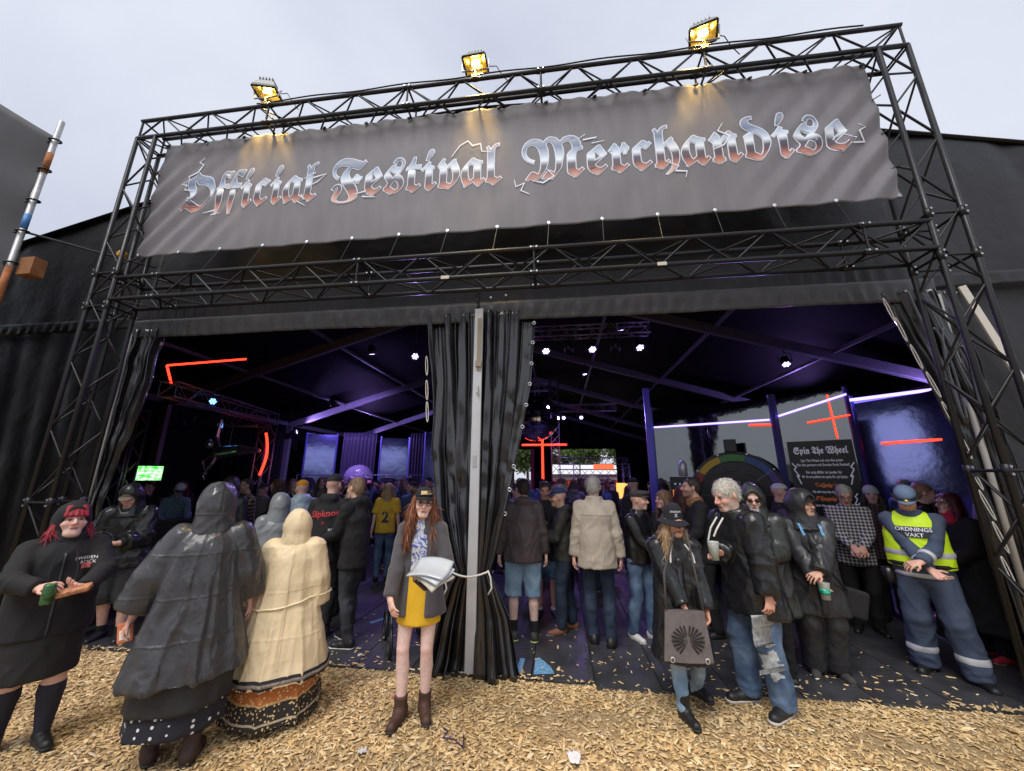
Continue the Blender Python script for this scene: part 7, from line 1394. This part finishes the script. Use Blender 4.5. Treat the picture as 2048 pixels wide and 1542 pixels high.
# ---- purple curtains at the right, black drape beside them
PCUR = mat('curtain_violet', (.05, .045, .075), .4, coat=.1, bump=.3, bscale=8)
def drape(x0, y0, x1, y1, label, m, z1=3.6, amp=.07, nf=8):
    r = empty('drape', (x0, y0, 0)); T(r, label, 'curtain'); d = Vector((x1-x0, y1-y0, 0)); L = d.length; d.normalize(); nn = Vector((d.y, -d.x, 0))
    def f(u, v): t_ = u*L; w_ = amp*np.sin(u*nf*6.28+.8*np.sin(v*3))*(1-.4*v); return np.stack([d.x*t_+nn.x*w_, d.y*t_+nn.y*w_, v*z1], 1)
    grid('cloth', f, 140, 14, m, r, thick=.004)
drape(6.45, 4.6, 7.25, 4.4, 'violet lit curtain right of the prize notice', PCUR, 3.45, .06, 6); drape(-9.2, 9.9, -8.85, 9.9, 'dark curtain beside the left blue mirror', PCUR, 3.6, .05, 4); drape(-7.6, 9.9, -6.3, 10.1, 'violet lit curtain behind the clear dome', PCUR, 3.6, .06, 9); drape(-5.0, 10.4, -4.4, 10.4, 'violet lit curtain between two blue mirrors', PCUR, 3.6, .06, 5)
mb = MB(); mb.tube([(6.4, 4.45, 3.42), (9.6, 2.6, 3.60)], .03, 8); o = mb.build('violet_glow_strip', LST); T(o, 'violet light strip above the right hand curtain', 'light strip')
drape(-9.95, 6.9, -9.7, 9.3, 'dark wall drape behind the chrome figure', TENTIN, 3.7, .05, 9)
# ---- tape on the floor
TAPE = mat('tape_blue', (.16, .34, .52), .6, var=.5, vscale=30); 
for i, (P, lb) in enumerate((([(.44, .05), (.50, .05), (.51, .36), (.46, .36)], 'narrow strip of worn blue tape on the mats'), ([(.62, .04), (.82, .08), (.78, .22), (.66, .40), (.62, .38)], 'torn patch of worn blue tape on the mats'), ([(-1.62, 1.1), (-1.56, 1.05), (-1.05, 1.85), (-1.12, 1.88)], 'long strip of blue tape behind the yellow skirt woman'))):
    mb = MB(); k_ = len(P); mb.add([(x, y, .0255) for x, y in P], [tuple(range(k_))]); o = mb.build('floor_tape', TAPE); T(o, lb, 'tape')
# ---- litter
def litter(x, y, s, label, col, seed):
    rr = np.random.default_rng(seed)
    def f(u, v): p = np.stack([u*3+seed, v*3, u*0], 1); return np.stack([(u-.5)*s+.02*fbm(p, 2), (v-.5)*s*.7+.02*fbm(p+4, 2), .02+.03*np.abs(fbm(p*1.5+9, 2))], 1)
    o = grid('litter', f, 9, 9, mat('litter%d' % seed, col, .6), None, .002, False); o.location = (x, y, .0); o.rotation_euler = (0, 0, rr.uniform(0, 6)); T(o, label, 'litter')
litter(-.50, -1.15, .06, 'scrap of white printed paper lying on the chips at left', (.55, .55, .52), 3); litter(.97, -1.02, .11, 'crumpled white tissue on the wood chips at the bottom', (.78, .76, .76), 5); litter(-.55, -.5, .05, 'small pink scrap on the wood chips', (.5, .12, .2), 9)
litter(-1.25, .2, .05, 'small white ticket on the mats behind the cream raincoat', (.7, .7, .7), 12)
mb = MB(); mb.tube([(.0, -.86, .03), (.05, -.92, .05), (.03, -.98, .04), (.12, -1.0, .05), (.2, -1.06, .04), (.17, -.92, .035)], .006, 5); o = mb.build('bootlace', mat('lace', (.05, .03, .09), .8), None, True); T(o, 'dark tangled lace lying on the wood chips', 'lace')
# ---- pram wheel behind the woman with the yellow skirt
r = empty('pushchair', (-.9, .55, 0), rad(210)); T(r, 'black pushchair half hidden behind the yellow skirt woman', 'pushchair')
for y, x in ((-.25, -.2), (.28, -.2), (.28, .2), (-.25, .2)): mb = MB(); mb.tube([(x, y+.15*math.cos(t_), .16+.15*math.sin(t_)) for t_ in np.linspace(0, 6.28, 21)[:-1]], .018, 6, close=True); w_ = mb.build('wheel', SHOEB, r, True); mb = MB(); [mb.tube([(x, y, .16), (x, y+.14*math.cos(t_), .16+.14*math.sin(t_))], .005, 4) for t_ in np.linspace(0, 6.28, 7)[:-1]]; mb.build('spokes', TRI, w_)
mb = MB()
for x in (-.18, .18): mb.tube([(x, -.25, .16), (x, .1, .55), (x, .4, 1.0)], .014, 6); mb.tube([(x, .28, .16), (x, -.1, .6)], .014, 6)
mb.tube([(-.18, .4, 1.0), (.18, .4, 1.0)], .018, 8); mb.build('frame', SHOEB, r)
def f(u, v): return np.stack([(u-.5)*.34, -.22+.55*v, .42+.35*v**2-.06*np.sin(u*3.14)], 1)
grid('seat', f, 8, 10, BLACK, r, .03)
# ================================================================ CROWD DEEPER INSIDE
arch = []
TOPC = mat('crowd_top', (.03, .03, .03), .7, objcol=True, bump=.4, bscale=30, bdist=.006)
def mk(kind, k):
    r, c = build_person('crowd', (0, -50-k*2), 0, 1.75, q=1.7, vox=.026, hvox=.010, handvox=.012, seed=50+k, skin=((.55, .36, .3), (.6, .42, .36), (.5, .33, .28))[k % 3], fat=(.0, .02, .04)[k % 3], hl=(.12, -.3, 1.05) if k % 2 else None, haircol=(.06, .04, .03), beard=(.08, .05, .04) if k == 2 else None)
    jacket(c, TOPC, hem=.80, inf=.025, hood='down' if k % 2 else None); trousers(c, BLACK if k % 2 else DJEANS); 
    if kind == 'cap': cap(c, BLACK)
    elif kind: hair(c, (H_DARK, H_BROWN, H_BLOND, H_GREY)[k % 4], kind)
    return r
arch = [mk('short', 0), mk('long', 1), mk('cap', 2), mk('short', 3), mk('long', 5), mk('cap', 6)]
spots = [(-.15, 6.2, 0), (.35, 8.2, 20), (1.25, 5.2, 170), (1.55, 7.2, 10), (2.0, 6.0, 200), (2.35, 4.3, 150), (2.45, 8.8, 40), (1.0, 9.5, 0), (1.9, 10.5, -10), (2.9, 10.8, 20), (-.9, 8.6, -30), (-.4, 10.2, 10), (3.3, 6.6, 30), (-1.6, 4.6, 30), (-1.95, 6.2, 190), (-2.6, 8.0, 10), (-3.2, 5.6, 60), (-3.9, 7.1, 200), (-4.5, 5.6, 20), (-5.0, 7.6, 100), (-5.9, 6.6, 30), (-6.4, 7.6, 0), (-3.1, 9.6, 0), (-5.6, 4.6, 40), (-8.3, 4.3, 60), (6.6, 3.0, -60), (7.3, 2.6, 20), (6.2, 2.3, -40), (1.6, 2.9, 190), (.05, 3.4, 20), (-2.9, 4.0, 120)]
rc_ = np.random.default_rng(21); taken = [(q.location.x, q.location.y) for q in bpy.data.objects if q.parent is None and q.name.startswith('person') and q.location.y > -5]+[(x, y) for x, y, a in spots]
for _ in range(900):
    y = rc_.uniform(2.4, 8.5); px = rc_.uniform(-.62, .62); x = .92+(y+4.14)*math.tan(px-.12)
    bad = (x > 2.6 and y > 2.3 and x < 6.6) or x < -6.2 or x > 8.5 or (x < -4.6 and y > 7.4) or any((x-q[0])**2+(y-q[1])**2 < .34 for q in taken) or (abs(x+7.3) < .5 and abs(y-5.5) < .5)
    if bad or len(spots) > 66: continue
    taken.append((x, y)); spots.append((float(x), float(y), float(rc_.normal(10, 55))))
names = ['dark haired person in dark top far inside the tent', 'long haired person in dark top far inside the tent', 'person in black cap and dark top far inside the tent', 'grey haired person in dark top far inside the tent', 'person with loose brown hair far inside the tent', 'person in dark baseball cap deep inside the tent']
crowd = []; CC_ = [('black', (.012, .012, .014)), ('navy', (.02, .03, .07)), ('charcoal', (.05, .05, .055)), ('grey', (.16, .16, .17)), ('black', (.014, .013, .014)), ('dark red', (.16, .02, .025)), ('olive', (.07, .075, .04)), ('blue', (.06, .12, .25)), ('pale', (.42, .40, .40)), ('brown', (.10, .06, .04)), ('black', (.01, .01, .012))]
for i, (x, y, a) in enumerate(spots):
    k = (i*5+i//6) % 6; src = arch[k]
    o = src.copy(); COL.objects.link(o); o.location = (x, y, 0); o.rotation_euler = (0, 0, rad(a)); s_ = random.uniform(.95, 1.05); o.scale = (s_, s_, s_); o['category'] = 'person'; o['group'] = 'crowd deeper inside the tent'; crowd.append((o, names[k], x, y))
    cn_, cl_ = CC_[(i*7+i//3) % len(CC_)]; crowd[-1] = (o, names[k].replace('dark top', cn_+' top').replace('brown hair', 'brown hair and '+cn_+' top').replace('baseball cap', 'baseball cap and '+cn_+' top'), x, y)
    for ch in src.children:
        c2 = ch.copy(); COL.objects.link(c2); c2.parent = o; c2.color = (*cl_, 1)
        for g2 in ch.children: c3 = g2.copy(); COL.objects.link(c3); c3.parent = c2
names_at = sorted([(math.atan2(q.location.x-.92, q.location.y+4.14), q['label'].split(' in ')[0].split(' with ')[0]+' '+q['label'].split(' ', 1)[1][:0], q) for q in bpy.data.objects if q.parent is None and q.get('category') == 'person' and q.name.startswith('person') and q.get('group') is None and q.get('label') != 'crowd' and q.location.y < 2.9], key=lambda t_: t_[0])
SHORT = [('red hair', 'red haired woman'), ('tan cap', 'tan capped man'), ('polka dot', 'black poncho'), ('cream hooded', 'cream raincoat'), ('yellow skirt', 'yellow skirt woman'), ('red lettering', 'red lettered hoodie'), ('short fair', 'fair haired man'), ('brown rain', 'brown jacket man'), ('smiling', 'smiling man'), ('blue cap', 'blue cap man'), ('beige', 'beige jacket man'), ('flat cap', 'flat cap man'), ('bucket', 'bucket hat woman'), ('white haired', 'white haired man'), ('dark green hooded', 'green hooded man'), ('holding a plastic', 'man with beer'), ('yellow vest', 'security guard'), ('dark plaid', 'dark plaid man'), ('grey beanie', 'grey beanie man'), ('orange cap', 'orange cap person'), ('white plaid', 'black and white plaid man'), ('grey translucent', 'grey rain hood'), ('leopard', 'leopard collar man'), ('prize wheel', 'man at the prize wheel')]
seen = {}
for o, nm, x, y in sorted(crowd, key=lambda t_: t_[3]):
    a0 = math.atan2(x-.92, y+4.14); best = None
    for an_, _, q in names_at:
        sh = [v_ for k_, v_ in SHORT if k_ in q['label']]
        if sh and (best is None or abs(an_-a0) < best[0]): best = (abs(an_-a0), sh[0])
    lab = nm.replace(' far inside the tent', '').replace(' deep inside the tent', '')+' behind the '+best[1]; k_ = seen.get(lab, 0); seen[lab] = k_+1
    o['label'] = lab if k_ == 0 else lab+(', standing farther back', ', third one back', ', fourth one back', ', fifth one back')[min(k_, 4)-1]
for a_ in arch:
    for ch in list(a_.children):
        for g2 in list(ch.children): bpy.data.objects.remove(g2)
        bpy.data.objects.remove(ch)
    bpy.data.objects.remove(a_)
# ================================================================ OUTSIDE: trees beyond the rear opening, stalls and trees across the path
LEAF = mat('leaves', (.06, .10, .03), .6, attr='col'); BARK = mat('bark', (.09, .065, .045), .9, bump=.6, bscale=20)
def tree_mesh(seed, h=9., rad_=3.2, n=5200, ls=.22):
    rr = np.random.default_rng(seed); cl = rr.normal(0, 1, (26, 3)); cl /= np.linalg.norm(cl, axis=1, keepdims=True); cl *= rr.uniform(.35, 1, (26, 1))**.6; cl = cl*np.array([rad_*.75, rad_*.75, h*.30])+np.array([0, 0, h*.64])
    k = rr.integers(0, 26, n); P = cl[k]+rr.normal(0, 1, (n, 3))*np.array([.55, .55, .45])*rad_*.30
    a = rr.normal(0, 1, (n, 3)); a /= np.linalg.norm(a, axis=1, keepdims=True); b = np.cross(a, rr.normal(0, 1, (n, 3))); b /= np.linalg.norm(b, axis=1, keepdims=True); s_ = ls*rr.uniform(.6, 1.3, (n, 1))
    V = np.stack([P-a*s_, P+b*s_*.5, P+a*s_, P-b*s_*.5], 1).reshape(-1, 3); me = npmesh('crown', V, np.arange(4*n).reshape(-1, 4))
    c = np.array([.075, .125, .03])*rr.uniform(.6, 1.5, (26, 1))[k]*rr.uniform(.75, 1.3, (n, 1)); cc = np.ones((4*n, 4), F32); cc[:, :3] = np.repeat(c, 4, 0); ca = me.color_attributes.new('col', 'FLOAT_COLOR', 'POINT'); ca.data.foreach_set('color', cc.ravel()); me.materials.append(LEAF)
    mb = MB(); mb.tube([(0, 0, 0), (.05, .05, h*.3), (.1, 0, h*.75)], [.22, .16, .06], 8)
    for q in cl[:8]: mb.tube([(.05, .03, h*.35), tuple(q*.6+np.array([0, 0, h*.2])), tuple(q)], [.09, .06, .02], 6)
    tm = bpy.data.meshes.new('trunk'); tm.from_pydata(mb.v, [], mb.f); tm.update(); tm.materials.append(BARK); return me, tm
tms = [tree_mesh(s_) for s_ in (1, 2, 3)]
def tree(x, y, k, s_, label, grp):
    r = empty('tree', (x, y, -.03), random.uniform(0, 6)); r.scale = (s_, s_, s_); T(r, label, 'tree', grp)
    for nm, me in (('crown', tms[k][0]), ('trunk', tms[k][1])): o = bpy.data.objects.new(nm, me); COL.objects.link(o); o.parent = r
for i, (x, y, s_) in enumerate(((-2.5, 38, .9), (1.2, 40, .85), (4.0, 44, .95), (8.2, 38, .95), (11, 44, 1.1), (-6, 42, 1.))): tree(x, y, i % 3, s_, ('rounded green tree left in the rear opening', 'light green tree left of centre in the rear opening', 'distant green tree in the middle of the rear opening', 'dense green tree right in the rear opening', 'tall tree hidden right of the rear opening', 'tall tree hidden left of the rear opening')[i], 'trees beyond the rear opening')
r = empty('food_stall', (3.0, 33, 0)); T(r, 'low white and red food stall beyond the rear opening', 'stall'); mb = MB(); mb.box((0, 0, 1.1), (7, 2, 2.2)); mb.build('body', mat('stall_white', (.7, .68, .66), .7), r); mb = MB(); mb.box((0, -1.05, 1.45), (6.6, .06, .5)); mb.build('sign_band', mat('stall_red', (.55, .05, .03), .6, var=.6, vscale=3), r); mb = MB(); mb.add([(-3.8, -1.4, 2.2), (3.8, -1.4, 2.2), (3.8, 1.4, 2.2), (-3.8, 1.4, 2.2), (-3.0, 0, 3.1), (3.0, 0, 3.1)], [(0, 1, 5, 4), (1, 2, 5), (2, 3, 4, 5), (3, 0, 4)]); mb.build('roof', mat('stall_roof', (.75, .75, .76), .6), r)
for x, w_, h_, lb in ((-9, 9, 3.4, 'grey marquee across the path seen in the mirrors, left'), (2.5, 8, 3.6, 'grey marquee across the path seen in the mirrors, middle'), (13, 9, 3.2, 'grey marquee across the path seen in the mirrors, right')):
    r = empty('opposite_marquee', (x, -24, 0)); T(r, lb, 'tent', 'marquees across the path'); mb = MB(); mb.box((0, 0, h_/2-.3), (w_, 6, h_-.6)); mb.build('wall', mat('marquee_grey', (.30, .33, .33), .7, var=.2, vscale=1.), r); mb = MB(); mb.add([(-w_/2-.2, -3.2, h_-.6), (w_/2+.2, -3.2, h_-.6), (w_/2+.2, 3.2, h_-.6), (-w_/2-.2, 3.2, h_-.6), (-w_/2-.2, 0, h_+1.2), (w_/2+.2, 0, h_+1.2)], [(0, 1, 5, 4), (2, 3, 4, 5), (1, 2, 5), (3, 0, 4)]); mb.build('roof', mat('marquee_pale', (.45, .48, .48), .6), r)
